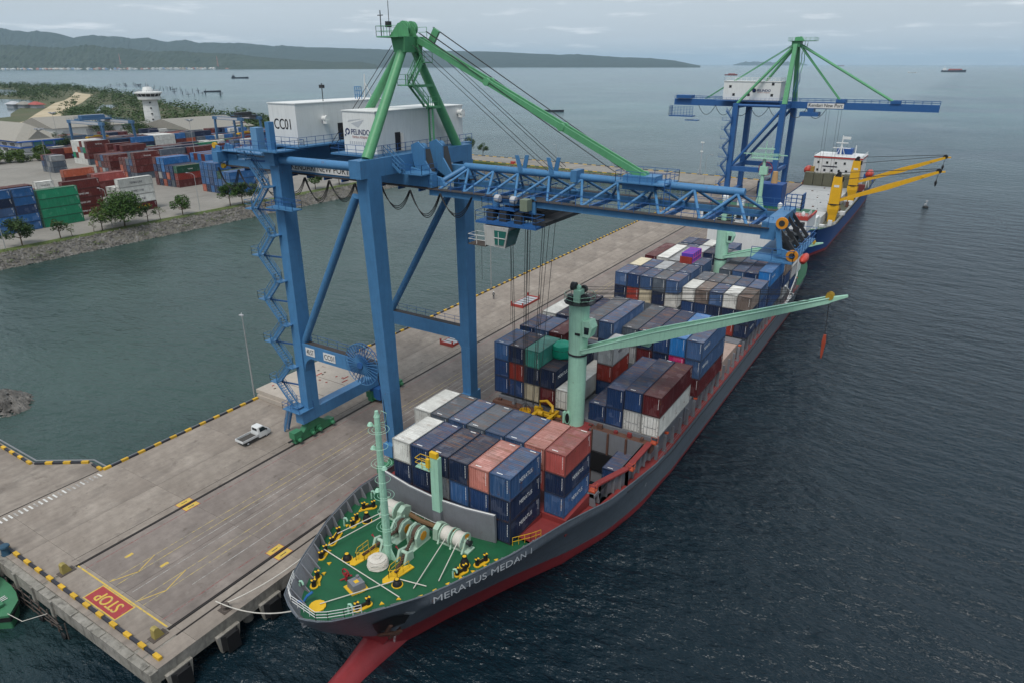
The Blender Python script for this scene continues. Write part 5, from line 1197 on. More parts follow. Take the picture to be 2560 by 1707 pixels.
# boom tip with its sheaves
mb = MB(); mb.box((-13.2, BN - .5, 39.3), (-12.0, BF + .5, 40.8)); mb.build('tip_beam', M_cb, c1)
platform(c1, (-13.4, BN - 2.2), (-9.9, BF + 1.0), 37.9, M_cb, 'nse', 'tip_platform', M_cb2)
for y in (BN - 1.2,):
    mb = MB(); mb.beam((-11.2, y, 38.4), (-11.7, y, 40.9), .35, .55); mb.build('tip_bracket', M_cb, c1); mb = MB(); mb.beam((-11.2, y, 38.6), (-10.0, y, 38.25), .35, .45); mb.build('tip_bracket', M_cb, c1)
    for p in ((-11.3, y - .4, 41.1), (-10.1, y - .4, 38.4)):
        mb = MB(); mb.lathe([(.2, -.1), (.5, -.1), (.44, 0), (.5, .1), (.2, .1)], p, 18, 'y'); mb.build('sheave', paint('sheave_orange', (.55, .22, .02), .5, .25), c1, smooth=True)
        mb = MB(); mb.lathe([(.26, -.13), (.26, .13)], p, 12, 'y'); mb.build('sheave_hub', M_dark, c1)
for y in (BN + .6, BN + 2.6, BF - 2.6, BF - .6):
    mb = MB(); mb.beam((-12.1, y, 40.4), (-10.3, y, 38.2), .18, .3); mb.beam((-12.1, y, 38.2), (-10.3, y, 38.2), .12, .16); mb.lathe([(.3, -.08), (.3, .08)], (-11.2, y, 39.3), 14, 'y'); mb.build('tip_sheave_frame', M_dark, c1)
mb = MB(); mb.box((-12.0, BN + 1.2, 37.95), (-10.8, BN + 3.0, 38.9)); mb.build('tip_winch', M_dark, c1)
mb = MB(); mb.box((-11.9, BF - 2.4, 37.95), (-10.9, BF - .9, 38.7)); mb.build('tip_winch', M_dark, c1)
mb = MB(); mb.rail([(-12.6, BF - 2, 40.9), (-11.2, BF - 2, 40.9), (-11.2, BF - .4, 40.9)], 1.5, .05, .5, 3); mb.build('tip_cage', M_cb2, c1)
# trolley under the boom, driver's cab, hoist ropes
tx0, tx1 = -42.2, -35.6
mb = MB(); mb.box((tx0 + .4, BN - .6, 38.2), (tx1 - .4, BF + .6, 38.9)); mb.box((tx0 + 1, BN + 1.2, 38.9), (tx1 - .6, BF - 1.2, 39.7)); mb.box((tx1 - .4, BN - 1.6, 38.05), (tx1 + 1.2, BF + .4, 38.45)); mb.build('trolley', M_dark, c1)
for xx, yy in ((-41.2, 61.2), (-39.6, 61.3), (-37.6, 61.1), (-36.6, 63.6), (-39.4, 64.8)): mb = MB(); mb.cbox((xx, yy, 38.55), (.9, .8, 1.1)); mb.build('trolley_drive', M_dark, c1)
for y in (BN, BF):
    for xx in (tx0 + 1, tx1 - 1): mb = MB(); mb.box((xx - .4, y - .7, 38.9), (xx + .4, y - .48, 40.5)); mb.lathe([(.3, -.1), (.3, .1)], (xx, y - .6, 40.5), 12, 'y'); mb.build('trolley_wheel_box', M_cb, c1)
platform(c1, (tx0 - .4, BN - 2.6), (tx1 + .6, BN - .8), 38.0, M_cb2, 'nsew', 'trolley_platform', M_cb2, .25); platform(c1, (tx0 - .2, BN - 1.6), (tx0 + 4, BN - .4), 39.3, M_cb2, 'nsew', 'trolley_platform', M_cb2)
for xx in (-40.6, -38.6): mb = MB(); mb.lathe([(.36, -.3), (.42, -.2), (.42, .2), (.36, .3)], (xx, BN - 1.2, 40.3), 14, 'x'); mb.build('hoist_motor', M_wallg, c1, smooth=True)
mb = MB(); mb.box((-37.4, BN - 1.9, 39.4), (-36.5, BN - .9, 40.6)); mb.build('switch_box', paint('box_olive', (.16, .19, .14), .5), c1)
cab_ = MB(); cab_.loft([[(-41.3, 60.2, 35.4), (-38.9, 60.2, 35.3), (-38.9, 62.4, 35.3), (-41.3, 62.4, 35.4)], [(-41.5, 60.0, 37.6), (-38.3, 60.0, 37.6), (-38.3, 62.6, 37.6), (-41.5, 62.6, 37.6)]]); cab_ = cab_.build('driver_cab', paint('cab_dirty_white', (.46, .46, .44), .5, .35, .3, .4), c1)
M_gg = glass('cab_green_glass', (0.02, 0.12, 0.10))
g = MB(); g.add([(-38.86, 60.3, 35.4), (-38.86, 62.3, 35.4), (-38.3, 62.5, 37.3), (-38.3, 60.1, 37.3)], [(0, 1, 2, 3)]); g.v = [(p[0] + .03, p[1], p[2]) for p in g.v]; g.build('cab_window', M_gg, cab_)
g = MB(); g.add([(-40.1, 60.13, 35.6), (-39.0, 60.13, 35.6), (-38.55, 60.0, 37.2), (-40.1, 60.0, 37.2)], [(0, 1, 2, 3)]); g.v = [(p[0], p[1] - .03, p[2]) for p in g.v]; g.build('cab_window', M_gg, cab_)
mb = MB(); mb.box((-40.15, 59.98, 36.35), (-38.7, 60.02, 36.42)); mb.box((-39.6, 59.98, 35.6), (-39.55, 60.02, 37.2)); mb.build('glazing_bar', M_signw, cab_)
platform(c1, (-43.7, 60.2), (-41.4, 61.9), 35.3, M_rusty, 'nsw', 'cab_landing', M_signw)
mb = MB()
for xx in (-41.3, -38.5): mb.beam((xx, 60.4, 37.6), (xx, 60.4, 38), .15, .15); mb.beam((xx, 62.2, 37.6), (xx, 62.2, 38.2), .15, .15)
mb.build('cab_hanger', M_cb2, c1)
SPR = (-40.6, 68.6, 11.2)
mb = MB()
for xx in (-41.0, -40.7, -38.6, -38.3):
    for y in (64.6, 68.0): mb.tube((xx, y, 38.3), (SPR[0] + (xx + 39.6) * .62, 67.4 + (y - 66.3) * .55, SPR[2] + 1.6), .035, 4)
for xx, y in ((-36.6, 66), (-36.3, 66.8)): mb.tube((xx, y, 38.3), (xx - 2.4, y + .8, SPR[2] + 2), .03, 4)
mb.build('hoist_ropes', M_rope, c1)
mb = MB(); mb.tube((-39.4, 62.2, 35.3), (-39.4, 62.2, 26), .02, 4); mb.tube((-42.6, 61.2, 35.2), (-42.6, 61.2, 31), .02, 4); mb.build('dangling_cord', M_rope, c1)
# cable reel on the near portal beam
RC = (-59.0, YN - .75, 18.0)
mb = MB(); nn = 30
for i in range(nn):
    a = 2 * math.pi * i / nn; mb.beam((RC[0] + .35 * math.cos(a), RC[1] - .25, RC[2] + .35 * math.sin(a)), (RC[0] + 2.75 * math.cos(a), RC[1] - .1, RC[2] + 2.75 * math.sin(a)), .05, .09, (0, 1, 0))
mb.line([(RC[0] + 2.78 * math.cos(a), RC[1] - .1, RC[2] + 2.78 * math.sin(a)) for a in [2 * math.pi * i / 32 for i in range(33)]], .05, 5); rl = mb.build('cable_reel', M_cb, c1)
mb = MB()
for i in range(nn):
    a = 2 * math.pi * (i + .5) / nn; mb.beam((RC[0] + .35 * math.cos(a), RC[1] + .25, RC[2] + .35 * math.sin(a)), (RC[0] + 2.75 * math.cos(a), RC[1] + .35, RC[2] + 2.75 * math.sin(a)), .05, .09, (0, 1, 0))
mb.line([(RC[0] + 2.78 * math.cos(a), RC[1] + .35, RC[2] + 2.78 * math.sin(a)) for a in [2 * math.pi * i / 32 for i in range(33)]], .05, 5); mb.build('reel_flange', M_cb2, rl)
mb = MB(); mb.lathe([(.45, -.45), (.45, .5)], RC, 14, 'y'); mb.lathe([(1.0, -.02), (1.0, .3)], RC, 20, 'y'); mb.build('hub', M_cb2, rl)
mb = MB(); mb.line([(RC[0] + 2.7, RC[1], RC[2] - .4), (XS - 1.2, YN - 1.0, 16.4), (XS - .6, YN - 1.12, 15.3), (XS - .3, YN - 1.1, 8)], .05, 5); mb.build('power_cable', M_cable, c1)
# zigzag access stair on the near landward leg, landings bracketed off the leg
sy = YN - .9; z = 8.4; k = 0; pts = []
while z < 42.6:
    pts.append((XL - 1.3 - (2.9 if k % 2 else 0.0), sy, z)); z += 3.1; k += 1
for i, (p, q) in enumerate(zip(pts, pts[1:])): stair(c1, p, q, .95, M_cb, (0, 1, 0))
for i, p in enumerate(pts):
    o = -.9 if i % 2 else .0
    platform(c1, (p[0] + o - .3, sy - .6), (p[0] + o + 1.1, sy + .6), p[2], M_cb, 'sw' if i % 2 else 's', 'landing', M_cb)
    mb = MB(); mb.beam((p[0] + o + .9, sy + .4, p[2] - .2), (XL - .7, YN + .2, p[2] - .2), .14, .2); mb.build('bracket', M_cb2, c1)
platform(c1, (XL - 2.6, YN - 2.2), (XL + .9, YN + .4), DZ + 4.7, M_cb, 'nsw', 'base_platform', M_cb2)
stair(c1, (XL - 4.1, sy, DZ + .1), (XL - 2.4, sy, DZ + 4.6), .75, M_cb, (0, 1, 0))
platform(c1, (XL - .6, YN - 2.0), (XL + 4.3, YN - .5), 37.0, M_cb, 'nsew', 'leg_platform', M_cb2)
# lift shaft housing and platform at the landward head
mb = MB(); mb.box((XL - 2.0, YN - 1.7, 43.95), (XL - .9, YN - .6, 46.5)); mb.build('lift_housing', paint('pale_blue', (.12, .27, .46), .5, .25), c1)
mb = MB(); mb.box((XL + .2, YN - 1.2, 43.95), (XL + .9, YN - .4, 47.2)); mb.build('switch_cabinet', M_cb, c1)
platform(c1, (-76.2, YN - 2.2), (-68.6, YN + 2.2), 43.95, M_cb, 'nsew', 'head_platform', M_cb2, .18); platform(c1, (-86.4, 61.2), (-76.6, 64.2), 42.6, M_cb, 'nsw', 'backreach_platform', M_cb2)
stair(c1, (-76.8, 60.6, 42.6), (-74.6, 60.6, 44.0), .7, M_cb, (0, 1, 0))
for y in (61.6, 63.6): mb = MB(); mb.prism_axis([(-87.8, 40.6), (-86.9, 40.9), (-86.9, 43.0), (-88.4, 43.2), (-88.9, 42.5)], y - .15, y + .15, 'y'); mb.build('end_horn', M_cb, c1)
mb = MB(); mb.lathe([(.4, -.2), (.4, .2)], (-88.2, 61.6, 43.1), 12, 'y'); mb.lathe([(.35, -.2), (.35, .2)], (-86.8, 61.5, 40.4), 12, 'y'); mb.build('buffer_wheel', M_yellow, c1)
mb = MB(); mb.tube((-70.5, 66, 49.2), (-70.5, 66, 51.4), .06, 5); mb.cbox((-70.5, 66, 51.0), (.7, .3, .4)); mb.build('floodlight', M_dark, c1)
mb = MB(); mb.tube((-69.9, 73, 49.2), (-69.6, 73, 52.4), .08, 5); mb.tube((-69.0, 73.6, 49.2), (-69.7, 73, 51.4), .06, 5); mb.build('mast', M_signw, c1)
mb = MB(); mb.rail([(-71.6, 73, 49.2), (-70.4, 73, 49.2)], 1.6, .06, .35, 2); mb.build('roof_cage', M_cb, c1)
# electrical cabin hanging under the sill
mb = MB(); mb.box((XL - .2, 71.0, DZ + .7), (XL + 1.9, 74.2, DZ + 2.6)); eb = mb.build('ground_cabin', M_cb2, c1); mb = MB(); mb.box((XL + 1.9, 71.4, DZ + 1.6), (XL + 1.95, 73.8, DZ + 2.4)); mb.build('cabin_window', M_glzd, eb)

# ================================================================== QUAY CRANE, FAR
C2N, C2F = 267.5, 286.5; GM = 277.0
c2 = thing('quay_crane', (-63, 277, DZ), 'far blue ship-to-shore crane with white house and straight box boom', 'crane')
for x in (XL, XS):
    mb = MB(); mb.box((x - .8, C2N - 2, DZ + 2.9), (x + .8, C2F + 2, DZ + 4.8)); mb.build('sill_beam', M_cb2, c2)
    for y0_, y1_ in ((C2N - 4, C2N + 4), (C2F - 4, C2F + 4)): bogie(c2, x, y0_, y1_, M_bog)
    for y in (C2N, C2F): leg(c2, x, y, DZ + 4.7, 38.6, (1.7, 2.0), (1.9, 2.4), M_cb2)
    mb = MB(); mb.box((x - .9, C2N - 1.2, 38.6), (x + .9, C2F + 1.2, 40.3)); mb.build('head_beam', M_cb2, c2)
    mb = MB(); mb.beam((x, C2N, 17.0), (x, C2F, 17.0), 1.0, 1.3); mb.build('side_tie', M_cb2, c2)
for y in (C2N, C2F):
    mb = MB(); mb.box((XL + .8, y - .6, 16.3), (XS - .8, y + .6, 18.0)); mb.build('portal_beam', M_cb2, c2)
    for a, b, r in (((XS - .6, y, 38.4), (XL + .8, y, 18.2), .55), ((XL, y, 39.6), (XS, y, 39.6), .5)): mb = MB(); mb.tube(a, b, r, 12); mb.build('brace_tube', M_cb2, c2, smooth=True)
mb = MB(); mb.box((-98.0, GM - 1.3, 38.7), (-7.4, GM + 1.3, 41.0)); mb.build('girder', M_cb2, c2)
for y in (GM - 1.25, GM + 1.25):
    mb = MB(); mb.rail([(-98, y, 41.0), (-7.4, y, 41.0)], 1.1, .07, 2.6); mb.build('handrail', M_cb2, c2)
mb = MB(); mb.box((-48.4, GM - 1.4, 39.0), (-36.4, GM - 1.31, 40.7)); b_ = mb.build('name_board', M_signw, c2)
lettering('Kendari New Port', (-48.0, GM - 1.43, 39.4), (1, 0, 0), (0, 0, 1), M_ink, b_, width=11.2, height=1.15, bold=.06)
mb = MB(); mb.box((-78.5, GM - 3.6, 41.2), (-58.0, GM + 3.8, 47.6)); h_ = mb.build('machinery_house', M_hw, c2)
mb = MB(); mb.box((-78.7, GM - 3.8, 47.6), (-57.8, GM + 4, 47.8)); mb.rail([(-78.4, GM - 3.5, 47.8), (-58.2, GM - 3.5, 47.8), (-58.2, GM + 3.6, 47.8), (-78.4, GM + 3.6, 47.8)], 1.1, .05, 2, closed=True); mb.build('roof_sheet', M_hw, h_)
for xx, zz_ in ((-76.5, 45.4), (-69.5, 42.6), (-61.2, 42.6), (-61.2, 46.4), (-75, 42.6)): mb = MB(); mb.box((xx, GM - 3.66, zz_), (xx + .9, GM - 3.58, zz_ + .9)); mb.build('house_window', M_ink, h_)
lettering('PELINDO', (-66.2, GM - 3.66, 44.2), (1, 0, 0), (0, 0, 1), M_inkb, h_, width=4.8, height=.85, bold=.07); lettering('TERMINAL PETIKEMAS', (-66.0, GM - 3.65, 43.7), (1, 0, 0), (0, 0, 1), M_inkr, h_, width=4.4, height=.35)
mb = MB(); mb.lathe([(.7, -.15), (.42, -.15), (.42, .0), (.7, 0)], (-67.2, GM - 3.6, 44.6), 16, 'y'); mb.build('logo', M_inkb, h_)
platform(c2, (-80.5, GM - 6.2), (-55.4, GM - 3.6), 41.0, M_cb2, 's', 'house_deck', M_cb2, .2)
A2 = (-55.2, GM, 60.4)
for y in (C2N + 1, C2F - 1):
    s = -1 if y < GM else 1
    mb = MB(); mb.beam((XS, y, 40.2), (A2[0], GM + s * 2.2, 60), 1.7, 1.6, (1, 0, 0), 1.4, 1.3); mb.build('mast_leg', M_cg, c2)
    mb = MB(); mb.tube((XL, y, 40.2), (A2[0] - .6, GM + s * 1.4, 59.6), .5, 12); mb.build('back_leg', M_cg, c2, smooth=True)
    for xx, r in ((-20.5, .32), (-37.6, .2)): mb = MB(); mb.tube((A2[0] + .8, GM + s * 1.6, 60.2), (xx, GM + s * 1.2, 41.2), r, 8); mb.build('stay', M_cg, c2, smooth=True)
    mb = MB(); mb.tube((A2[0] - .8, GM + s * 1.3, 60.2), (-86.0, GM + s * 1.0, 41.2), .13, 6); mb.build('stay', M_cg, c2)
mb = MB(); mb.box((A2[0] - 1.4, GM - 2.4, 59.2), (A2[0] + 1.4, GM + 2.4, 61.0)); mb.prism_axis([(A2[0] - 1, 61), (A2[0] + 2.5, 61), (A2[0] + 1.2, 62.6), (A2[0] - .8, 62.4)], GM - .9, GM + .9, 'y'); mb.build('head_block', M_cg, c2)
platform(c2, (A2[0] - 2.6, GM - 3.2), (A2[0] + 6.4, GM + 3.2), 61.2, M_cg, 'nsew', 'head_platform', M_cg)
for xx in (-20.5, -37.6): mb = MB(); mb.box((xx - 1.6, GM - 1.6, 41.0), (xx + 1.6, GM + 1.6, 42.0)); mb.build('stay_anchor', M_cb2, c2)
mb = MB(); mb.box((-98.5, GM - 5.2, 34.6), (-89, GM - 1.4, 35.0)); mb.box((-92, GM - 5, 33.2), (-87, GM - 2, 33.5)); mb.rail([(-98.5, GM - 5.2, 35), (-89, GM - 5.2, 35)], 3.4, .08, 1.2, 5); mb.rail([(-98.5, GM - 5.2, 35), (-98.5, GM - 1.4, 35)], 3.4, .08, 1.2, 5); mb.box((-97, GM - 2.4, 41.2), (-91, GM + 2, 42.4)); mb.build('backreach_cage', M_cb2, c2)
mb = MB(); mb.box((-50.5, GM - 2.6, 36.2), (-44.2, GM + 2.6, 37.6)); mb.box((-48, GM - 2.2, 37.6), (-46, GM + 2.2, 39.0)); mb.build('trolley', M_cb2, c2)
mb = MB()
for xx in (-42, -41, -38, -37): mb.tube((xx, GM, 39), (xx + .5, GM, 16), .05, 4)
mb.build('hoist_ropes', M_rope, c2)
x = -88.0
while x < -48:
    mb = MB(); mb.line(catenary((x, GM - 1.8, 38.9), (x + 6.6, GM - 1.8, 38.9), 3.4, 10), .1, 5); mb.build('festoon_loop', M_cable, c2); x += 6.6
for k in range(9):
    z0 = 8 + k * 3.3; s = 1 if k % 2 else -1
    stair(c2, (XL - 1.6 - 1.3 * s, C2N - 1.7, z0), (XL - 1.6 + 1.3 * s, C2N - 1.7, z0 + 3.3), .9, M_cb2, (0, 1, 0)); platform(c2, (XL - 4, C2N - 2.2), (XL - .9, C2N - 1.2), z0, M_cb2, 'sw', 'landing', M_cb2)
for k in range(6):
    z0 = 41 + k * 3.2; s = 1 if k % 2 else -1; f = k / 6.0
    stair(c2, (XS + 2.2, C2N + 4 + 9 * f - 1.2 * s, z0), (XS + 2.2, C2N + 4 + 9 * f + 1.2 * s, z0 + 3.2), .9, M_cb2 if k < 3 else M_cg, (1, 0, 0))
mb = MB(); [mb.beam((XS - 3 + .3 * math.cos(a), C2N - 1.2, 18 + .3 * math.sin(a)), (XS - 3 + 2.4 * math.cos(a), C2N - 1.2, 18 + 2.4 * math.sin(a)), .12, .12, (0, 1, 0)) for a in [i * .3927 for i in range(16)]]; mb.line([(XS - 3 + 2.4 * math.cos(a), C2N - 1.2, 18 + 2.4 * math.sin(a)) for a in [i * .3142 for i in range(21)]], .14, 5); mb.lathe([(.7, -.3), (.7, .3)], (XS - 3, C2N - 1.2, 18), 14, 'y'); mb.build('cable_reel', paint('reel_red', (.25, .04, .06), .5), c2)
# ================================================================== CONTAINER SHIP ALONGSIDE
def tab(T, y):
    if y <= T[0][0]: return T[0][1]
    for a, b in zip(T, T[1:]):
        if y <= b[0]: return a[1] + (b[1] - a[1]) * (y - a[0]) / (b[0] - a[0])
    return T[-1][1]
ST = [(27.9, -38.75), (28.3, -37.4), (29.3, -36.1), (31, -34.9), (33.4, -33.4), (36.1, -31.9), (38.2, -31.0), (45.7, -28.4), (53.5, -27.1), (58, -26.2), (61, -25.5), (67.6, -25.15), (75, -25.0), (172, -25.0), (182, -25.8), (189, -27.5)]
PT = [(27.9, -38.85), (28.3, -40.3), (29.2, -42.0), (30.8, -43.2), (33.8, -44.9), (36.4, -46.1), (39.2, -47.4), (42.5, -48.4), (45.9, -49.2), (53.5, -49.9), (61, -50.6), (75, -51.0), (172, -51.0), (182, -50.2), (189, -48.5)]
ZT = [(27.9, 10.7), (36, 10.1), (46, 9.7), (54, 8.7), (61, 7.6), (68, 6.5), (76, 5.1), (82, 4.7), (165, 4.7), (172, 5.2), (189, 5.7)]
SW = [(35.7, -38.85), (37.5, -37.4), (39.5, -36.5), (43.1, -35.2), (49.7, -32.4), (57, -29.1), (64, -26.8), (72, -25.6), (82, -24.98), (165, -24.98), (178, -27.5), (189, -33)]
CL = [(27.9, -38.8), (35.7, -38.9), (57, -38.3), (75, -38.0), (189, -38.0)]
ZS = [(27.9, 10.4), (29, 8.7), (30.5, 6.9), (32.5, 4.9), (34.5, 3.0), (35.7, 1.5), (36.6, -3)]
ZR = [(28, 2.4), (38, 3.1), (43, 3.1), (50, 2.5), (58, 1.7), (68, 1.05), (85, .75), (110, .7), (189, .7)]
def hull_x(y, z, side):
    top = tab(ST if side > 0 else PT, y); c = tab(CL, y); zt = tab(ZT, y)
    if y < 36.6:
        zs = tab(ZS, y); k = max(0.0, min(1.0, (z - zs) / max(.01, zt - zs))); xb = c + (top - c) * k ** 0.85
        if y < 35.7: return xb
    wl = tab(SW, y); wl = wl if side > 0 else 2 * c - wl
    if z <= 0: xx = wl + (c - wl) * min(1, -z / 12.0)
    else: xx = wl + (top - wl) * min(1.0, (z / zt) / .88) ** 1.3
    if y < 36.6: t = (y - 35.7) / .9; return xb * (1 - t) + xx * t
    return xx
M_hull = paint('hull_slate', (0.115, 0.135, 0.16), 0.45, 0.45, 0.14, 0.6, vary=0)
M_hullred = paint('hull_red', (0.23, 0.026, 0.032), 0.5, 0.4, 0.0, 0.25, vary=0)
M_gdeck = paint('deck_green', (0.013, 0.095, 0.042), 0.5, 0.4, 0.1, 0, vary=0, bump=0.1)
M_rdeck = paint('deck_red', (0.22, 0.035, 0.035), 0.6, 0.4, 0.25, 0, vary=0)
M_mint = paint('ship_mint', (0.33, 0.57, 0.44), 0.45, 0.25, 0.14, 0.35, vary=0.03)
M_grey = paint('ship_grey', (0.165, 0.172, 0.19), 0.55, 0.25, 0.1, 0.3, vary=0.05)
M_bl = paint('bitt_black', (0.014, 0.014, 0.016), 0.5, 0.2, 0, 0, vary=0); M_yl = paint('bitt_yellow', (0.66, 0.40, 0.02), 0.5, 0.25, 0.05, 0, vary=0)
M_ropew = paint('mooring_rope_white', (0.56, 0.53, 0.48), 0.9, 0.35, 0, 0, vary=0.05, bump=0.4)
M_rust = paint('deck_rust', (0.11, 0.055, 0.04), 0.8, 0.5, 0.5, 0, vary=0.1)
M_chain = paint('anchor_chain', (0.09, 0.055, 0.04), 0.8, 0.4, 0.5); M_rusthatch = paint('hatch_pale_rust', (0.36, 0.27, 0.23), 0.75, 0.45, 0.5, 0.2)
# welded plate seams on the hull
t = M_hull.node_tree; bs = t.nodes['Principled BSDF']; src = bs.inputs['Base Color'].links[0].from_socket
tc = t.nodes.new('ShaderNodeTexCoord'); sx = t.nodes.new('ShaderNodeSeparateXYZ'); cx = t.nodes.new('ShaderNodeCombineXYZ'); t.links.new(tc.outputs['Object'], sx.inputs[0]); t.links.new(sx.outputs[1], cx.inputs[0]); t.links.new(sx.outputs[2], cx.inputs[1])
bk = t.nodes.new('ShaderNodeTexBrick'); bk.inputs['Scale'].default_value = 1.0; bk.inputs['Brick Width'].default_value = 7.0; bk.inputs['Row Height'].default_value = 1.9; bk.inputs['Mortar Size'].default_value = 0.035
bk.inputs['Color1'].default_value = (1, 1, 1, 1); bk.inputs['Color2'].default_value = (.9, .9, .9, 1); bk.inputs['Mortar'].default_value = (.6, .6, .6, 1); t.links.new(cx.outputs[0], bk.inputs['Vector'])
t.links.new(_mix(t, 1.0, src, bk.outputs[0], 'MULTIPLY'), bs.inputs['Base Color'])
s1 = thing('container_ship', (-38, 110, 0), 'grey and red container ship with green forecastle moored along the quay', 'ship')
ys_ = [27.9, 28.1, 28.5, 29.2, 30, 31, 32.2, 33.4, 34.5, 35.2, 35.7, 36.1, 36.6, 37, 37.5, 38.2, 39, 40, 41, 42, 43, 44, 45, 46, 47, 48, 49.5, 51, 52.5, 54, 55.5, 57, 58.5, 60, 61.5, 63, 64.5, 66, 68, 70, 72.5, 75, 78, 82, 100, 130, 160, 172, 178, 184, 189]
def hull_part(name, mat, zhi, zlo, n, y_from=0):
    mb = MB(); Y = [y for y in ys_ if y >= y_from]
    for side in (1, -1):
        vs = []
        for y in Y:
            a, b = zhi(y), zlo(y)
            for i in range(n + 1): z = a + (b - a) * i / n; vs.append((hull_x(y, z, side), y, z))
        mb.add(vs, [((i * (n + 1) + j), ((i + 1) * (n + 1) + j), ((i + 1) * (n + 1) + j + 1), (i * (n + 1) + j + 1))[::side] for i in range(len(Y) - 1) for j in range(n)])
    y = Y[-1]; a, b = zhi(y), zlo(y); mb.add([(hull_x(y, a, 1), y, a), (hull_x(y, b, 1), y, b), (hull_x(y, b, -1), y, b), (hull_x(y, a, -1), y, a)], [(0, 1, 2, 3)])
    return mb.build(name, mat, s1, smooth=True)
zlow = lambda y: max(tab(ZS, y), -3.0) if y < 36.6 else -3.0
topside = hull_part('topside', M_hull, lambda y: tab(ZT, y), lambda y: max(tab(ZR, y), zlow(y)), 18)
hull_part('underwater_hull', M_hullred, lambda y: max(tab(ZR, y), zlow(y)), zlow, 8, 34.5)
mb = MB(); rings = []
for y, rx, rz_, cz in ((24.6, .1, .12, -1.0), (24.9, .6, .8, -1.0), (25.8, 1.1, 1.45, -1.0), (27.5, 1.35, 1.8, -1.0), (30, 1.45, 1.95, -1.0), (33, 1.55, 2.15, -.9), (35, 1.7, 2.5, -.8), (37, 2.0, 2.8, -.9), (40, 2.5, 2.6, -1.4), (44, 2.6, 1.6, -2.4)):
    rings.append([(-38.85 + .055 * max(0, 37 - y) + rx * math.cos(a), y, cz + rz_ * math.sin(a)) for a in [2 * math.pi * i / 20 for i in range(20)]])
mb.loft(rings); mb.build('bulbous_bow', M_hullred, s1, smooth=True)
# name painted on the bow, following the plating
M_namep = flat('hull_name_paint', (0.42, 0.44, 0.46), .6)
def hull_text(body, y0, z0, wd, ht, side=1, mat=M_namep):
    vs, fs = text_polys(body, wd, ht); mb = MB(); P = []
    for a, b in vs:
        y = y0 + a; z = tab(ZT, y) + z0 + b; P.append((hull_x(y, z, side) + .13, y - .06, z))
    mb.add(P, fs); mb.build('ship_name', mat, topside)
hull_text('MERATUS MEDAN 1', 36.8, -1.16, 11.2, .74)
mb = MB()
for i in range(13):
    z = .15 + i * .28; y = 37.3 - i * .06; x = hull_x(y, z, 1) + .05; mb.add([(x, y, z), (hull_x(y + .16, z, 1) + .05, y + .16, z), (hull_x(y + .16, z + .12, 1) + .05, y + .16, z + .12), (hull_x(y, z + .12, 1) + .05, y, z + .12)], [(0, 1, 2, 3)])
for yy, zz_ in ((35.6, 7.3), (72, 3.4)):
    P = [(hull_x(yy + a, zz_ + b, 1) + .05, yy + a, zz_ + b) for a, b in ((0, 0), (.5, .0), (.5, .05), (0, .05), (.0, .3), (.5, .3), (.5, .35), (0, .35))]; mb.add(P, [(0, 1, 2, 3), (4, 5, 6, 7)])
mb.build('draft_marks', M_mark, topside)
# anchor in its pocket
for sd in (1, -1):
    P = lambda y, z, o=.05: (hull_x(y, z, sd) + o * sd, y, z)
    mb = MB(); mb.add([P(34.9, 5.7, .12), P(33.3, 7.1, .12), P(34.6, 7.7, .12), P(35.9, 7.2, .12), P(36.1, 5.6, .12), P(35.6, 4.5, .12), P(35.0, 4.0, .12), P(34.3, 5.2, .12)], [(0, i, i % 7 + 1) for i in range(1, 8)]); pk = mb.build('anchor_pocket', M_bl, s1)
    mb = MB(); mb.add([P(35.3, 4.4, .1), P(36.6, 4.2, .1), P(37.1, 2.9, .1), P(36.9, 2.0, .1), P(36.2, 2.2, .1)], [(0, 1, 2), (0, 2, 3), (0, 3, 4)]); mb.build('rust_stain', M_rust, pk)
    a = V3(P(35.2, 5.6, .25)); b = V3(P(35.7, 3.6, .2)); mb = MB(); mb.beam(a, b, .3, .3); mb.loft([[V3(P(34.9, 4.0, .35)), V3(P(36.6, 3.9, .3)), V3(P(36.4, 3.4, .25)), V3(P(35.2, 3.2, .2))], [V3(P(35.0, 4.0, .7)), V3(P(36.5, 3.9, .6)), V3(P(36.3, 3.4, .5)), V3(P(35.3, 3.2, .5))]]); mb.build('anchor', M_rust, pk)
# forecastle deck, bulwark, ribs
fz = lambda y: tab(ZT, y) - 1.25
mb = MB(); vs = []; Y = [y for y in ys_ if 28.4 < y < 49] + [49.4]
for y in Y: vs += [(hull_x(y, fz(y), -1) + .1, y, fz(y)), (hull_x(y, fz(y), 1) - .1, y, fz(y))]
mb.add(vs, [(2 * i, 2 * i + 1, 2 * i + 3, 2 * i + 2) for i in range(len(Y) - 1)]); mb.build('forecastle_deck', M_gdeck, s1)
mb = MB()
for sd in (-1, 1):
    vs = []; Yb = [y for y in ys_ if y < 49] + [49.4]
    for y in Yb:
        zt = tab(ZT, y); xt_ = tab(ST if sd > 0 else PT, y); c = tab(CL, y); ii = min(.16, abs(xt_ - c)) * sd
        vs += [(xt_, y, zt), (xt_ - ii, y + (.12 if y < 29 else 0), zt + .01), (hull_x(max(y, 28.4), fz(y), sd) - ii, y + (.3 if y < 29 else 0), fz(y) - .02)]
    mb.add(vs, [q for i in range(len(Yb) - 1) for q in ((3 * i, 3 * i + 1, 3 * i + 4, 3 * i + 3), (3 * i + 1, 3 * i + 2, 3 * i + 5, 3 * i + 4))])
mb.build('bulwark', M_grey, s1)
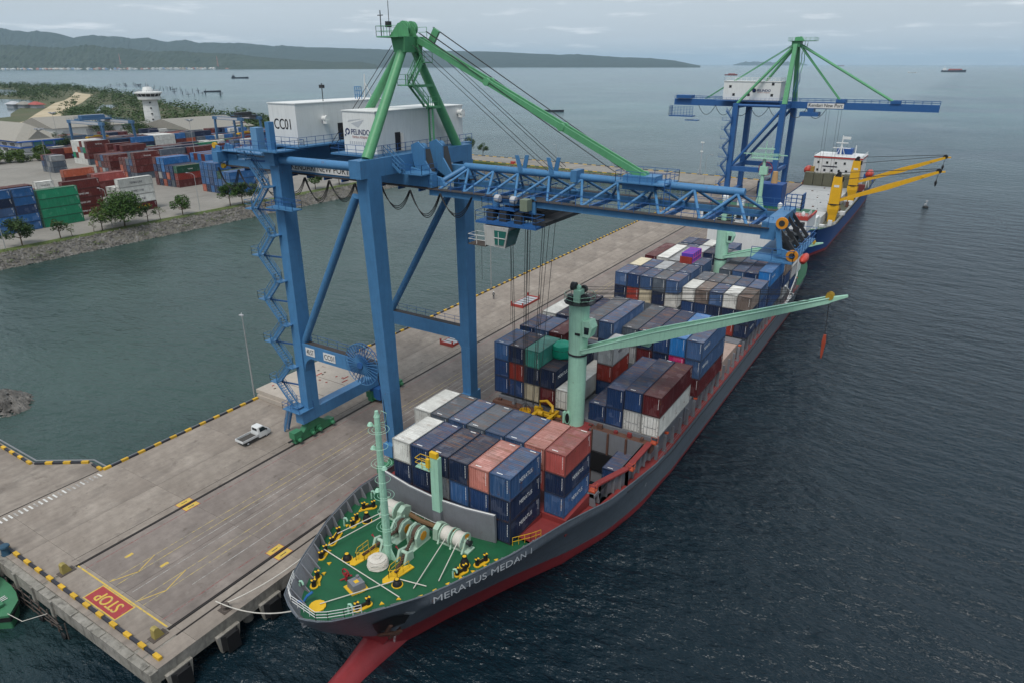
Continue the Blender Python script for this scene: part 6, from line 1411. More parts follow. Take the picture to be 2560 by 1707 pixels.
for sd in (-1, 1):
    for k in range(14):
        y = 30.2 + k * 1.42; zt = tab(ZT, y) - .05; xo = tab(ST if sd > 0 else PT, y) - sd * .16; zi = fz(y); xi = hull_x(y, zi, sd) - sd * .85
        mb = MB(); P = [(xo, zt), (xo - sd * .16, zt), (xi, zi + .12), (xi, zi), (hull_x(y, zi, sd) - sd * .12, zi)]
        mb.loft([[(p[0], y - .05, p[1]) for p in P], [(p[0], y + .05, p[1]) for p in P]]); mb.build('bulwark_stay', M_grey, s1)
mb = MB()
for sd in (-1, 1):
    L_ = [(tab(ST if sd > 0 else PT, y), y, tab(ZT, y) + .03) for y in ys_ if y < 80]; mb.line(L_, .07, 5)
mb.build('bulwark_cap', M_hull, s1)
mb = MB(); P = [(tab(PT, y) + .3, y + .2, tab(ZT, y)) for y in (31, 30, 29.2, 28.6)] + [(tab(ST, y) - .1, y + .15, tab(ZT, y)) for y in (28.4, 29, 30, 31.2)]
mb.rail(P, .9, .03, .9, 2); mb.build('bow_rail', M_signw, s1)
# breakwater wall
mb = MB(); P = [(-46.6, 47.5), (-42.5, 46.75), (-38.3, 46.45), (-35, 46.7), (-31.8, 47.3)]
vs = []
for i, (x, y) in enumerate(P): vs += [(x, y, fz(47)), (x, y - .25, 11.75), (x, y + .12, 11.8), (x, y + .25, fz(47))]
mb.add(vs, [(4 * i + j, 4 * i + 4 + j, 4 * i + 4 + (j + 1) % 4, 4 * i + (j + 1) % 4) for i in range(4) for j in range(4)] + [(0, 1, 2, 3), (16, 19, 18, 17)]); bwk = mb.build('breakwater', M_grey, s1)
mb = MB(); mb.line([(x, y - .1, 11.82) for x, y in P], .07, 5); mb.build('cap_rail', M_signw, bwk)
mb = MB(); mb.rail([(-44.6, 45.9, fz(46)), (-38.4, 45.5, fz(46)), (-34.5, 45.8, fz(46))], 1.0, .03, 1.2); mb.build('deck_rail', M_signw, s1)
mb = MB(); mb.box((-38.75, 45.9, 8.45), (-37.75, 46.4, 10.6)); mb.build('post_foot', M_grey, s1)
mb = MB(); mb.box((-38.75, 45.85, 10.6), (-37.75, 46.45, 17.0)); po = mb.build('light_post', M_mint, s1)
mb = MB(); mb.box((-40.6, 45.7, 15.3), (-38.75, 46.6, 15.42)); mb.build('post_platform', M_mint, po)
mb = MB(); mb.rail([(-38.8, 45.7, 15.4), (-40.6, 45.7, 15.4), (-40.6, 46.6, 15.4), (-38.8, 46.6, 15.4)], 1.0, .035, .9); mb.cbox((-38.3, 46.0, 17.3), (.9, .4, .6)); mb.cbox((-38.9, 45.7, 16.3), (.4, .3, 1.0)); mb.build('floodlight', M_yl, po)
# foremast with cage rings
fm = (-39.2, 39.4)
mb = MB(); z0 = fz(39); mb.tube((fm[0], fm[1], z0), (fm[0], fm[1], 24.4), .42, 14, .26); mst = mb.build('foremast', M_mint, s1, smooth=True)
mb = MB(); mb.rail([(fm[0] + .45, fm[1] - .35, z0), (fm[0] + .45, fm[1] - .65, z0)], 15.2, .022, .3, 38)
for k in range(8):
    z = 11 + k * 1.75
    for rr in ((.62, .95) if k % 2 else (.72,)): mb.line([(fm[0] + .25 + rr * math.cos(a), fm[1] - .15 + rr * math.sin(a), z) for a in [2 * math.pi * i / 14 for i in range(15)]], .02, 4)
mb.build('mast_ladder', M_mint, mst)
mb = MB()
for z, dx in ((23.4, -.7), (21.0, -.55), (19.2, .6), (16.4, -.5)): mb.tube((fm[0], fm[1], z), (fm[0] + dx, fm[1] - .2, z), .05, 5); mb.lathe([(.12, 0), (.3, .05), (.16, .3), (.05, .36)], (fm[0] + dx, fm[1] - .2, z), 10)
mb.lathe([(.14, 24.3), (.3, 24.4), (.2, 24.7), (.16, 25.0)], (fm[0], fm[1], 0), 10); mb.line([(fm[0] + .2, fm[1], 24.3), (fm[0] + .6, fm[1], 25.2), (fm[0] + 1.2, fm[1], 25.1), (fm[0] + 1.0, fm[1], 24.2), (fm[0] + .4, fm[1], 23.9)], .025, 4); mb.build('mast_lights', M_mint, mst)
for s in (-1, 1): mb = MB(); mb.prism_axis([(fm[0] + s * .3, z0), (fm[0] + s * 1.1, z0), (fm[0] + s * .3, z0 + 1.5)], fm[1] - .05, fm[1] + .05, 'y'); mb.build('mast_foot', M_mint, mst)
# bitts, fairlead rollers, gooseneck vents
def bitt(x1, y1, x2, y2, h=.8):
    z = fz((y1 + y2) / 2) + .02; d = V3((x2 - x1, y2 - y1, 0)).normalized(); p = MB(); n = 10; o = V3((-d.y, d.x, 0)); L_ = math.hypot(x2 - x1, y2 - y1)
    ring_ = []
    for cx_, cy_, a0 in ((x2, y2, 0), (x1, y1, math.pi)):
        for i in range(n + 1): a = a0 - math.pi / 2 + math.pi * i / n; ring_.append((cx_ + .38 * (d.x * math.cos(a) + o.x * math.sin(a)), cy_ + .38 * (d.y * math.cos(a) + o.y * math.sin(a))))
    p.prism(ring_, z, z + .1); b = p.build('bitts', M_yl, s1)
    for (x, y) in ((x1, y1), (x2, y2)):
        q = MB(); q.lathe([(.22, z + .1), (.2, z + h * .85), (.26, z + h * .88), (.26, z + h)], (x, y, 0), 14); q.build('bollard_post', M_bl, b, smooth=True)
        q = MB()
        for k in range(2): a = k * math.pi + .4; q.add([(x, y, z + h + .012)] + [(x + .24 * math.cos(a + j * .39), y + .24 * math.sin(a + j * .39), z + h + .012) for j in range(5)], [(0, 1, 2, 3, 4, 5)])
        q.build('top_mark', M_yl, b)
    q = MB(); q.beam((x1, y1, z + .25), (x2, y2, z + .25), .16, .28); q.build('cross_bar', M_bl, b)
for a in ((-42.0, 32.4, -42.6, 33.4), (-44.6, 35.7, -44.95, 36.6), (-45.4, 37.9, -46.0, 39.4), (-45.8, 41.2, -46.2, 42.2), (-47.1, 44.2, -46.4, 45.0), (-36.6, 32.4, -36.2, 33.4), (-31.3, 43.3, -31.0, 44.3), (-32.1, 41.1, -31.8, 41.95)): bitt(*a)
for x, y, h in ((-45.2, 42.7, 1.15), (-32.3, 42.6, 1.15), (-42.4, 37.0, .7), (-35.9, 36.9, .7)):
    z = fz(y); mb = MB(); mb.lathe([(.55, z), (.55, z + .08)], (x, y, 0), 16); b = mb.build('roller_base', M_yl, s1)
    mb = MB(); mb.lathe([(.46, z + .08), (.4, z + h * .5), (.22, z + h * .8), (.25, z + h * .85), (.25, z + h)], (x, y, 0), 14); mb.build('pedestal_roller', M_bl, b, smooth=True); mb = MB(); mb.lathe([(.2, z + h), (.2, z + h + .02)], (x, y, 0), 8); mb.build('top_mark', M_yl, b)
for x, y in ((-42.7, 31.4), (-46.6, 40.8), (-36.9, 31.7), (-32.2, 40.6), (-47.8, 46.2)):
    z = fz(y); mb = MB(); mb.line([(x, y, z), (x, y, z + .75), (x + .08, y, z + 1.0), (x + .28, y + .05, z + 1.08), (x + .42, y + .05, z + .92), (x + .44, y + .05, z + .75)], .1, 8); mb.build('gooseneck_vent', M_mint, s1, smooth=True)
for k in range(22):
    sd = -1 if k < 11 else 1; y = 31.5 + (k % 11) * 1.35; z = fz(y) + .03; x = hull_x(y, z, sd) - sd * 1.5
    if rnd.random() < .75: mb = MB(); a = rnd.uniform(0, 6); mb.loft([[(x + .28 * math.cos(a + j * 2.1), y + .28 * math.sin(a + j * 2.1), z) for j in range(3)], [(x + .2 * math.cos(a + j * 2.1), y + .2 * math.sin(a + j * 2.1), z + .08) for j in range(3)]]); mb.build('deck_wedge', M_yl, s1)
mb = MB(); mb.lathe([(.75, fz(30.6)), (.75, fz(30.6) + .12)], (-39.7, 30.7, 0), 12); mb.build('fairlead_plate', M_yl, s1)
# hatch box, red valve wheel
z = fz(34.4); mb = MB(); mb.loft([[(-39.8, 33.9, z + .02), (-38.2, 33.4, z + .02), (-37.6, 35.0, z + .02), (-39.2, 35.6, z + .02)], [(-39.75, 33.92, z + .12), (-38.25, 33.45, z + .12), (-37.7, 34.95, z + .12), (-39.2, 35.5, z + .12)]]); hb = mb.build('hatch_base', M_yl, s1)
mb = MB(); mb.loft([[(-39.45, 34.05, z + .12), (-38.25, 33.7, z + .12), (-37.85, 34.85, z + .12), (-39.05, 35.2, z + .12)], [(-39.4, 34.1, z + .85), (-38.3, 33.75, z + .85), (-37.9, 34.8, z + .85), (-39.0, 35.15, z + .85)]]); mb.build('hatch_box', M_grey, hb)
mb = MB(); mb.lathe([(.16, z + .85), (.16, z + 1.05)], (-38.9, 34.9, 0), 10); mb.build('hatch_knob', M_grey, hb); mb = MB(); mb.add([(-38.85, 34.3, z + .86), (-38.45, 34.18, z + .86), (-38.32, 34.55, z + .86), (-38.72, 34.67, z + .86)], [(0, 1, 2, 3)]); mb.build('hatch_notice', M_yl, hb)
mb = MB(); mb.line([(-40.2 + .4 * math.cos(a), 34.7, z + .9 + .4 * math.sin(a)) for a in [i * .45 for i in range(15)]], .08, 6); mb.tube((-40.2, 34.7, z), (-40.2, 34.7, z + .9), .12, 8); mb.tube((-40.2, 34.7, z + .6), (-39.6, 34.9, z + .7), .09, 8); mb.tube((-40.2, 34.7, z + .3), (-40.7, 34.4, z), .08, 8); mb.build('fire_hydrant', paint('valve_red', (.28, .02, .03), .45, .2), s1, smooth=True)
M_winch = paint('winch_mint', (0.36, 0.50, 0.40), 0.55, 0.4, 0.4, 0.3, vary=0.06)
# anchor windlasses and mooring winches
def drum(x, y, z, r, wd, axis, par, rope=True, flange=M_yl):
    mb = MB(); k = wd / 2; mb.lathe([(r * .8, -k * .8), (r * .88, -k * .5), (r * .84, 0), (r * .9, k * .5), (r * .8, k * .8)], (x, y, z), 18, axis); d_ = mb.build('rope_drum', M_ropew if rope else M_chain, par, smooth=True)
    for s in (-1, 1):
        mb = MB(); mb.lathe([(r, s * k * .8), (r, s * k * .95)], (x, y, z), 18, axis); mb.build('drum_flange', M_winch, d_)
        mb = MB()
        for q in range(2):
            a = .5 + q * math.pi
            for j in range(4):
                P = []
                for rr, aa in ((.15, a + j * .3), (r * .85, a + j * .3), (r * .85, a + j * .3 + .3), (.15, a + j * .3 + .3)):
                    h_ = s * k * .97; u, v = rr * math.cos(aa), rr * math.sin(aa); P.append((x + h_, y + u, z + v) if axis == 'x' else (x + v, y + h_, z + u))
                mb.add(P, [(0, 1, 2, 3)])
        mb.build('flange_paint', flange, d_)
    return d_
wz = fz(44) + .95
M_org = paint('flange_orange', (.6, .26, .02), .5, .2)
mb = MB(); mb.box((-37.4, 44.1, fz(44)), (-33.0, 45.3, fz(44) + .14)); wA = mb.build('mooring_winch', M_winch, s1)
drum(-34.3, 44.7, wz, .95, 1.3, 'x', wA, flange=M_org); drum(-35.8, 44.7, wz, .95, 1.3, 'x', wA, flange=M_org)
for x in (-33.6, -35.02, -36.6):
    mb = MB(); mb.prism_axis([(43.8, wz - .95), (44.4, wz - .95), (44.9, wz + .25), (44.5, wz + .3)], x - .1, x + .1, 'x'); mb.prism_axis([(45.7, wz - .95), (45.3, wz - .95), (44.7, wz + .25), (45, wz + .3)], x - .1, x + .1, 'x'); mb.build('winch_stand', M_winch, wA)
mb = MB(); mb.prism_axis([(44.0, wz - .8), (45.5, wz - .8), (45.6, wz + .5), (44.8, wz + .9), (44.1, wz + .5)], -37.35, -36.75, 'x'); mb.build('gear_case', M_winch, wA)
mb = MB(); mb.lathe([(.3, 0), (.2, .25), (.34, .55)], (-33.6, 44.7, wz), 14, 'x'); mb.tube((-40.2, 44.2, wz), (-33.4, 44.7, wz), .09, 8); mb.build('warping_end', M_dark, wA, smooth=True)
for nm, (gx, gy) in enumerate(((-38.5, 43.0), (-40.6, 43.0))):
    mb = MB(); mb.prism_axis([(gy - 1.6, wz - .95), (gy + 1.2, wz - .95), (gy + 1.2, wz - .8), (gy - 1.6, wz - .8)], gx - .55, gx + .75, 'x'); wB = mb.build('windlass', M_winch, s1)
    for x in (gx - .5, gx + .6):
        mb = MB(); mb.prism_axis([(gy - .9, wz - .8), (gy + 1.0, wz - .8), (gy + 1.1, wz + .2), (gy + .5, wz + 1.0), (gy - .4, wz + 1.0), (gy - 1.0, wz + .3)], x - .12, x + .12, 'x'); mb.build('side_frame', M_winch, wB)
        mb = MB(); mb.lathe([(.5, -.16), (.5, .16)], (x, gy + .1, wz + .1), 8, 'x'); mb.build('hand_hole', M_org, wB)
    drum(gx + .05, gy + .1, wz + .1, .95, .7, 'x', wB, rope=False, flange=M_winch)
    tgt = (-37.0, 38.0) if nm == 0 else (-41.4, 38.2)
    mb = MB(); n = 26; a = V3((gx + .05, gy - .8, wz + .1)); b = V3((tgt[0], tgt[1], fz(38) + .25))
    for i in range(n): c = a.lerp(b, (i + .5) / n); mb.cbox(c, (.26 if i % 2 else .12, .34, .12 if i % 2 else .26))
    mb.build('anchor_chain', M_chain, wB)
    st = a.lerp(b, .5); mb = MB(); mb.prism_axis([(st.y - .7, fz(40)), (st.y + .7, fz(40)), (st.y + .6, fz(40) + .9), (st.y - .2, fz(40) + 1.1)], st.x - .6, st.x - .35, 'x'); mb.prism_axis([(st.y - .7, fz(40)), (st.y + .7, fz(40)), (st.y + .6, fz(40) + .9), (st.y - .2, fz(40) + 1.1)], st.x + .35, st.x + .6, 'x'); mb.lathe([(.18, -.5), (.18, .5)], (st.x, st.y + .1, fz(40) + .8), 10, 'x'); cs_ = mb.build('chain_stopper', M_winch, s1)
    mb = MB(); mb.tube((st.x - .6, st.y, fz(40) + .8), (st.x - 1.1, st.y + .1, fz(40) + 1.0), .05, 5); mb.lathe([(.05, -.12), (.13, 0), (.05, .12)], (st.x - 1.1, st.y + .1, fz(40) + 1.0), 8); mb.build('stopper_handle', paint('valve_red', (.28, .02, .03)), cs_)
    x, y = tgt; z = fz(y); mb = MB(); mb.prism([(x - .55, y - 1.3), (x - .2, y - 1.7), (x + .3, y - 1.5), (x + .65, y + .3), (x + .9, y + 1.6), (x + .3, y + 1.7), (x - .5, y + .3)], z, z + .12); hp = mb.build('hawse_plate', M_yl, s1)
    mb = MB(); mb.rail([(x + .6, y + 1.2, z), (x + .5, y - .4, z), (x - .1, y - .9, z), (x - .5, y - .2, z), (x - .45, y + 1.2, z)], 1.0, .028, .7); mb.build('hawse_rail', M_yl, hp)
mb = MB(); mb.box((-45.0, 44.3, fz(44)), (-41.6, 46.0, fz(44) + .14)); wC = mb.build('mooring_winch', M_winch, s1)
drum(-43.6, 45.0, wz, 1.0, 2.0, 'x', wC, flange=M_winch)
for x in (-44.7, -42.5): mb = MB(); mb.prism_axis([(44.1, wz - .95), (44.7, wz - .95), (45.2, wz + .25), (44.8, wz + .3)], x - .1, x + .1, 'x'); mb.build('winch_stand', M_winch, wC)
mb = MB(); mb.prism_axis([(44.2, wz - .8), (45.8, wz - .8), (45.9, wz + .5), (45, wz + .9), (44.3, wz + .5)], -42.3, -41.7, 'x'); mb.tube((-42, 45, wz), (-40.6, 43.6, wz), .1, 8); mb.build('gear_case', M_winch, wC)
mb = MB(); mb.line([(-43.6, 46.0, fz(45) + .5), (-40, 45.4, fz(45) + .5), (-36.8, 45.6, fz(45) + .5)], .28, 8); mb.build('pipe_cover', paint('canvas_brown', (.17, .10, .05), .8), s1, smooth=True)
# mooring ropes and coil
def rope(pts, label, r=.05):
    mb = MB(); mb.line(pts, r, 6); solo(mb, 'mooring_rope', M_ropew, pts[0], label, 'rope', 'mooring ropes', smooth=True)
F = lambda x, y, o=.1: (x, y, fz(y) + o)
rope([F(-39.6, 30.9, .25), F(-36.2, 36.9, .35)], 'white rope from the bow fairlead to the starboard roller')
rope([F(-44.9, 36.4, .55), F(-34.5, 35.6, .2)], 'white rope crossing the whole forecastle side to side')
rope([F(-35.9, 37.3, .4), F(-33.4, 38.1, .2)], 'short white rope from starboard roller to the bulwark')
rope([F(-35.6, 44.2, 1.2), F(-34.2, 37.2, .2)], 'left of the two parallel ropes from the starboard drums')
rope([F(-34.2, 44.2, 1.2), F(-32.9, 39.3, .2)], 'right of the two parallel ropes from the starboard drums')
rope([F(-43.6, 44.3, 1.2), F(-45.6, 38.9, .6)], 'upper rope from the port drum to the rollers'); rope([F(-43.3, 44.2, 1.0), F(-45.0, 36.7, .6)], 'lower rope from the port drum to the rollers')
rope(catenary((-40.2, 28.5, 10.3), (-53.9, 29.6, 3.7), .8, 14), 'long white mooring line from the bow to the quay bollard', .06)
rope(catenary((-45.5, 34.4, 9.6), (-52.6, 29.9, 3.9), .4, 10), 'second white mooring line from the port bow to the quay bollard', .06)
z = fz(38); mb = MB()
for k in range(9):
    r_ = 1.0 - .02 * k if k < 6 else .9 - .2 * (k - 5); mb.line([(-39.3 + (r_ + rnd.uniform(-.05, .05)) * math.cos(a), 38.0 + (r_ + rnd.uniform(-.05, .05)) * math.sin(a), z + .12 + k * .12 + rnd.uniform(-.03, .03)) for a in [i * .42 + k for i in range(16)]], .085, 6)
mb.lathe([(.85, z), (.9, z + .5), (.85, z + .9), (.3, z + 1.05)], (-39.3, 38.0, 0), 14); solo(mb, 'rope_coil', M_ropew, (-39.3, 38.0, z), 'big coil of white rope at the foot of the foremast', 'rope', smooth=True)
mb = MB(); mb.line([(-41.3, 29.9, 9.7), (-41.0, 30.3, 9.5), (-40.8, 30.6, 10.0), (-40.5, 31, 10.3)], .12, 6); solo(mb, 'blue_cloth', paint('tarp_blue', (.02, .12, .36), .8), (-41, 30.3, 9.5), 'twist of blue cloth hanging on the bow rail', 'cloth')
# main deck, holds, coamings
mdz = lambda y: tab(ZT, y) - (1.0 if y < 70 else .12)
mb = MB(); Yd = [49.4, 52, 55, 58, 61.4]; vs = []
for y in Yd: vs += [(hull_x(y, mdz(y), -1) + .08, y, mdz(y)), (hull_x(y, mdz(y), 1) - .08, y, mdz(y))]
mb.add(vs, [(2 * i, 2 * i + 1, 2 * i + 3, 2 * i + 2) for i in range(len(Yd) - 1)]); mb.build('main_deck', M_rdeck, s1)
for sd in (-1, 1):
    mb = MB(); Yd = [61.4, 65, 70, 75, 82, 120, 168]; vs = []
    for y in Yd: vs += [(hull_x(y, mdz(y), sd) - .08 * sd, y, mdz(y)), (-38 + sd * 11.3, y, mdz(y))]
    mb.add(vs, [(2 * i, 2 * i + 1, 2 * i + 3, 2 * i + 2) for i in range(len(Yd) - 1)]); mb.build('side_deck', M_rdeck if sd < 0 else M_rdeck, s1)
mb = MB(); vs = []; Yd = [168, 178, 184, 189]
for y in Yd: vs += [(hull_x(y, mdz(y), -1), y, mdz(y)), (hull_x(y, mdz(y), 1), y, mdz(y))]
mb.add(vs, [(2 * i, 2 * i + 1, 2 * i + 3, 2 * i + 2) for i in range(3)]); mb.build('poop_deck', M_gdeck, s1)
mb = MB(); mb.box((-49.6, 49.42, 6.4), (-30.4, 54.2, 8.26)); mb.box((-48.9, 54.4, 6.2), (-27.5, 61.2, 8.26)); mb.build('hatch_block', M_rdeck, s1)
mb = MB(); mb.box((-49.2, 61.3, 6.2), (-38.4, 74.2, 7.9)); mb.build('hatch_cover', M_rust, s1)
# open starboard hold
mb = MB(); mb.add([(-38.4, 61.4, 8.2), (-38.4, 74.2, 8.2), (-26.7, 74.2, 8.2), (-26.7, 61.4, 8.2), (-38.4, 61.4, -1), (-38.4, 74.2, -1), (-28.4, 74.2, -1), (-32.5, 61.4, -1)], [(0, 1, 5, 4), (1, 2, 6, 5), (2, 3, 7, 6), (3, 0, 4, 7), (4, 5, 6, 7)]); hold = mb.build('hold_lining', M_grey, s1)
for x in (-36.5, -34.0, -31.6, -29.0): mb = MB(); mb.box((x - .12, 73.9, -1), (x + .12, 74.18, 8.2)); mb.build('cell_guide', M_rust, hold)
mb = MB(); mb.box((-34.5, 73.85, 2.2), (-29.5, 74.19, 5.0)); mb.build('hold_recess', M_bl, hold)
cap = [(-27.9, 60.8), (-27.5, 62.7), (-26.0, 67.3), (-25.9, 74.4)]
for a, b in zip(cap, cap[1:]):
    mb = MB(); mb.beam((a[0], a[1], 8.42), (b[0], b[1], 8.42), .75, .22); mb.build('coaming_cap', M_rdeck, s1)
    zb = mdz((a[1] + b[1]) / 2); mb = MB(); mb.beam((a[0] - .2, a[1], (8.3 + zb) / 2), (b[0] - .2, b[1], (8.3 + zb) / 2), .12, 8.3 - zb); mb.build('coaming_plate', M_grey, s1)
    n = 4
    for i in range(n + 1): c = V3((a[0], a[1], 0)).lerp(V3((b[0], b[1], 0)), i / n); mb = MB(); mb.box((c.x - .15, c.y - .05, zb), (c.x + .25, c.y + .05, 8.3)); mb.build('coaming_stay', M_grey, s1)
mb = MB(); mb.prism_axis([(-27.9, mdz(60)), (-26.7, mdz(60)), (-27.0, 8.3), (-27.6, 8.3)], 60.2, 60.35, 'y'); mb.prism_axis([(-27.9, mdz(60)), (-26.7, mdz(60)), (-27.0, 8.3), (-27.6, 8.3)], 61.2, 61.35, 'y'); mb.box((-27.9, 60.2, 7.9), (-26.9, 61.4, 8.3)); mb.build('end_frame', M_grey, s1)
for p in ((-27.4, 60.8, 8.5), (-25.6, 67.6, 8.3), (-25.4, 74.6, 8.5)): mb = MB(); mb.cbox(p, (.8, .7, .2)); mb.rail([(p[0] - .3, p[1] - .3, p[2]), (p[0] + .4, p[1] - .3, p[2]), (p[0] + .4, p[1] + .4, p[2])], .9, .03, .7); mb.build('lashing_step', paint('step_orange', (.5, .09, .04), .5), s1)
mb = MB(); mb.rail([(-30.2, 48.0, fz(48)), (-29.0, 49.6, fz(48)), (-28.6, 51, fz(48) - .3)], 1.0, .03, .6); mb.box((-30.2, 53.7, 7.4), (-27.9, 54.2, 7.6)); mb.build('gangway_rail', M_yl, s1)
# transverse rusty walkway, bay hatch covers, lashing stanchions
mb = MB(); mb.box((-50.2, 74.25, 7.0), (-25.6, 75.4, 8.1)); mb.build('cross_deck', M_rust, s1)
mb = MB(); mb.box((-38.6, 72.8, 7.4), (-34.4, 75.9, 8.2)); mb.build('crane_seat', M_rdeck, s1)
for x in range(-49, -26, 2): mb = MB(); h = rnd.uniform(.2, .7); mb.cbox((x + rnd.uniform(-.4, .4), 74.9, 8.1 + h / 2), (rnd.uniform(.3, .9), .4, h)); mb.build('lashing_gear', rnd.choice([M_rust, M_rdeck, M_yl, M_grey, M_rust]), s1)
for (a, b, zt, m) in ((75.5, 88.6, 8.55, M_grey), (88.9, 104.6, 7.55, M_grey), (105.2, 116.6, 7.4, M_rusthatch), (117.2, 131.0, 7.3, M_grey), (131.4, 147.6, 7.6, M_grey), (148, 166, 7.4, M_grey)):
    mb = MB(); mb.box((-49.9, a, 4.5), (-26.1, b, zt)); mb.build('hatch_cover', m, s1)
    mb = MB(); mb.box((-50.5, a, 4.6), (-49.9, b, 6.0)); mb.build('coaming', M_rdeck, s1)
for k in range(30):
    y = 76.2 + k * 3.05
    mb = MB(); mb.box((-25.75, y, 4.6), (-25.35, y + .22, 7.2)); mb.prism_axis([(-26.1, 4.6), (-25.4, 4.6), (-25.4, 5.6)], y + .05, y + .15, 'y'); mb.build('lashing_stanchion', M_grey, s1)
    if k % 4 == 1: mb = MB(); mb.cbox((-25.6, y + .7, 7.35), (.5, .5, .18)); mb.build('stanchion_cap', paint('step_orange', (.5, .09, .04)), s1)
mb = MB(); mb.rail([(-25.1, 76, 4.65), (-25.1, 166, 4.65)], 1.0, .025, 3.0, 1); mb.build('side_rail', M_grey, s1)
mb = MB(); mb.line([(hull_x(y, tab(ZT, y) - .75, 1) + .02, y, tab(ZT, y) - .75) for y in (66, 68, 70, 72.5, 75, 78, 82, 90, 120, 168)], .07, 5); mb.build('rubbing_strake', M_bl, s1)

# ------------------------------------------------------------------ containers aboard
ROWN = {-5: 'port outermost', -4: 'second port', -3: 'third port', -2: 'fourth port', -1: 'innermost port', 0: 'innermost starboard', 1: 'second starboard', 2: 'third starboard', 3: 'fourth starboard', 4: 'starboard outermost'}
MT = lambda: ('MERATUS', 2.5, 1.25, M_mark, .5)
MT40 = lambda: ('MERATUS', 2.7, 1.5, M_mark, .5, .8)
def sstack(bay, k, y, z, Ln, tiers, text=None, doors=()):
    for i, tr in enumerate(tiers):
        c, H = tr if isinstance(tr, tuple) else (tr, STD)
        if c:
            nm = 'top' if i == len(tiers) - 1 else ('lowest' if i == 0 else 'middle')
            container(-38 + 2.55 * k + 1.275, y, z, Ln, H, c, '%s container in the %s bay, %s row, %s tier' % (CN[c], bay, ROWN[k], nm), 'containers aboard the grey ship', door=i in doors, text=(text or {}).get(i))
        z += H + .015
B1 = 'foremost'
for k, tr in {-3: ['', 'navy', 'white'], -2: ['', 'navy', 'blue'], -1: ['', 'grey', 'navy'], 0: ['navy', 'streak', 'navy'], 1: ['navy', 'blue', 'pink'], 2: ['navy', 'navy', 'streak']}.items():
    sstack(B1, k, 47.85, 8.3, L20, tr, {2: MT()} if k in (-1,) else ({0: MT(), 1: MT(), 2: MT()} if k == 2 else None))
for k, tr in {-4: ['', 'white', 'white'], -3: ['', '', 'slate'], -2: ['', '', 'steel'], -1: ['', '', 'slate'], 0: ['', '', 'steel'], 1: ['', '', 'steel'], 2: ['', 'coral', 'pink'], 3: ['streak', 'navy', 'coral']}.items():
    sstack('second', k, 54.6, 8.3, L20, tr, {2: MT()} if k == -1 else ({0: MT(), 1: MT()} if k == 3 else None))
container(-28.95, 69.4, 3.4, L20, STD, 'blue', 'blue container sitting low inside the open hold', 'containers aboard the grey ship')
for k, tr in {-5: ['blue', 'blue', 'streak'], -4: ['blue', 'red', 'navy'], -3: ['cream', 'navy', 'teal']}.items(): sstack('third', k, 75.6, 8.95, L20, tr)
sstack('third', -2, 75.6, 8.95, L40, ['darkred', ('navy', HC)], {1: MT40()})
sstack('third', -1, 75.6, 8.95, L40, [('white', HC)], doors=(0,))
for k, tr in {1: ['blue'], 2: ['blue', ('blue', HC)], 3: [('white', HC), ('blue', HC)], 4: [('white', HC), ('darkred', HC)]}.items():
    sstack('third', k, 75.7, 8.6, L40, tr, doors=(0,) if k in (3, 4) else ())
for k, tr in {-5: ['', 'navy', 'blue'], -4: ['', 'navy', 'steel'], -3: ['', '', 'darkred']}.items(): sstack('short crane-side', k, 82.6, 9.2, L20, tr, {2: MT()} if k == -4 else None)
sstack('short crane-side', 0, 83.3, 8.3, L20, ['blue', 'red', 'grey'], {2: ('MERATUS', 2.5, 1.4, M_markd, .5)})
for k, tr in {-5: ['', 'blue', ('white', HC)], -4: ['', 'navy', ('navy', HC)], -3: ['', '', ('blue', STD)], -2: ['', '', ('slate', HC)], -1: ['', 'blue', ('steel', HC)]}.items():
    sstack('middle port', k, 89.4 if k < -2 else 88.8, 9.1 if k < -2 else 9.7, L40, tr, {2: ('MERATUS', 2.8, 1.0, M_marky, .5, .9)} if k == -4 else None)
for k, tr in {0: [('', HC), ('grey', HC), ('slate', HC)], 1: [('', HC), ('darkred', HC), ('navy', HC)], 2: [('', HC), ('navy', HC), ('blue', HC)], 3: [('blue', HC), ('magenta', HC), ('bright', HC)], 4: [('darkred', HC), ('steel', HC), ('steel', HC)]}.items():
    sstack('middle starboard', k, 92.0, 7.6, L40, tr, {1: MT40(), 2: MT40()} if k == 4 else None)
for k, tr in {-5: ['', 'navy', 'steel'], -4: ['', 'red', 'blue'], -3: ['', 'cream', 'steel'], -2: ['', 'navy', 'slate'], -1: ['', 'white', 'steel']}.items(): sstack('fifth', k, 117.6, 9.0, L20, tr)
for k, tr in {-5: ['', '', 'cream'], -4: ['', '', 'steel'], -3: ['', '', 'grey'], -2: ['', '', 'slate'], -1: ['', '', 'steel']}.items(): sstack('sixth', k, 124.4, 8.9, L20, tr)
for k, tr in {0: ['', 'blue', 'white'], 1: ['', 'blue', 'brown'], 2: ['', 'navy', 'steel'], 3: ['red', 'navy', 'white'], 4: ['navy', 'navy', 'brown']}.items(): sstack('fifth', k, 119.6, 7.5, L20, tr, {0: MT()} if k == 4 else None)
for k, tr in {0: ['', '', 'slate'], 1: ['', '', 'slate'], 2: ['', '', 'slate'], 3: ['', '', 'steel'], 4: ['blue', 'blue', 'steel']}.items(): sstack('sixth', k, 126.4, 7.4, L20, tr)
sstack('aft port', -5, 132.6, 8.6, L40, ['', '', ('darkred', HC)]); sstack('aft port', -4, 132.6, 8.6, L40, ['', '', ('white', HC)]); sstack('aft port', -3, 132.6, 8.6, L40, ['', '', ('grey', STD)])
sstack('aft port', -1, 132.0, 8.6, L20, ['', '', 'steel'])
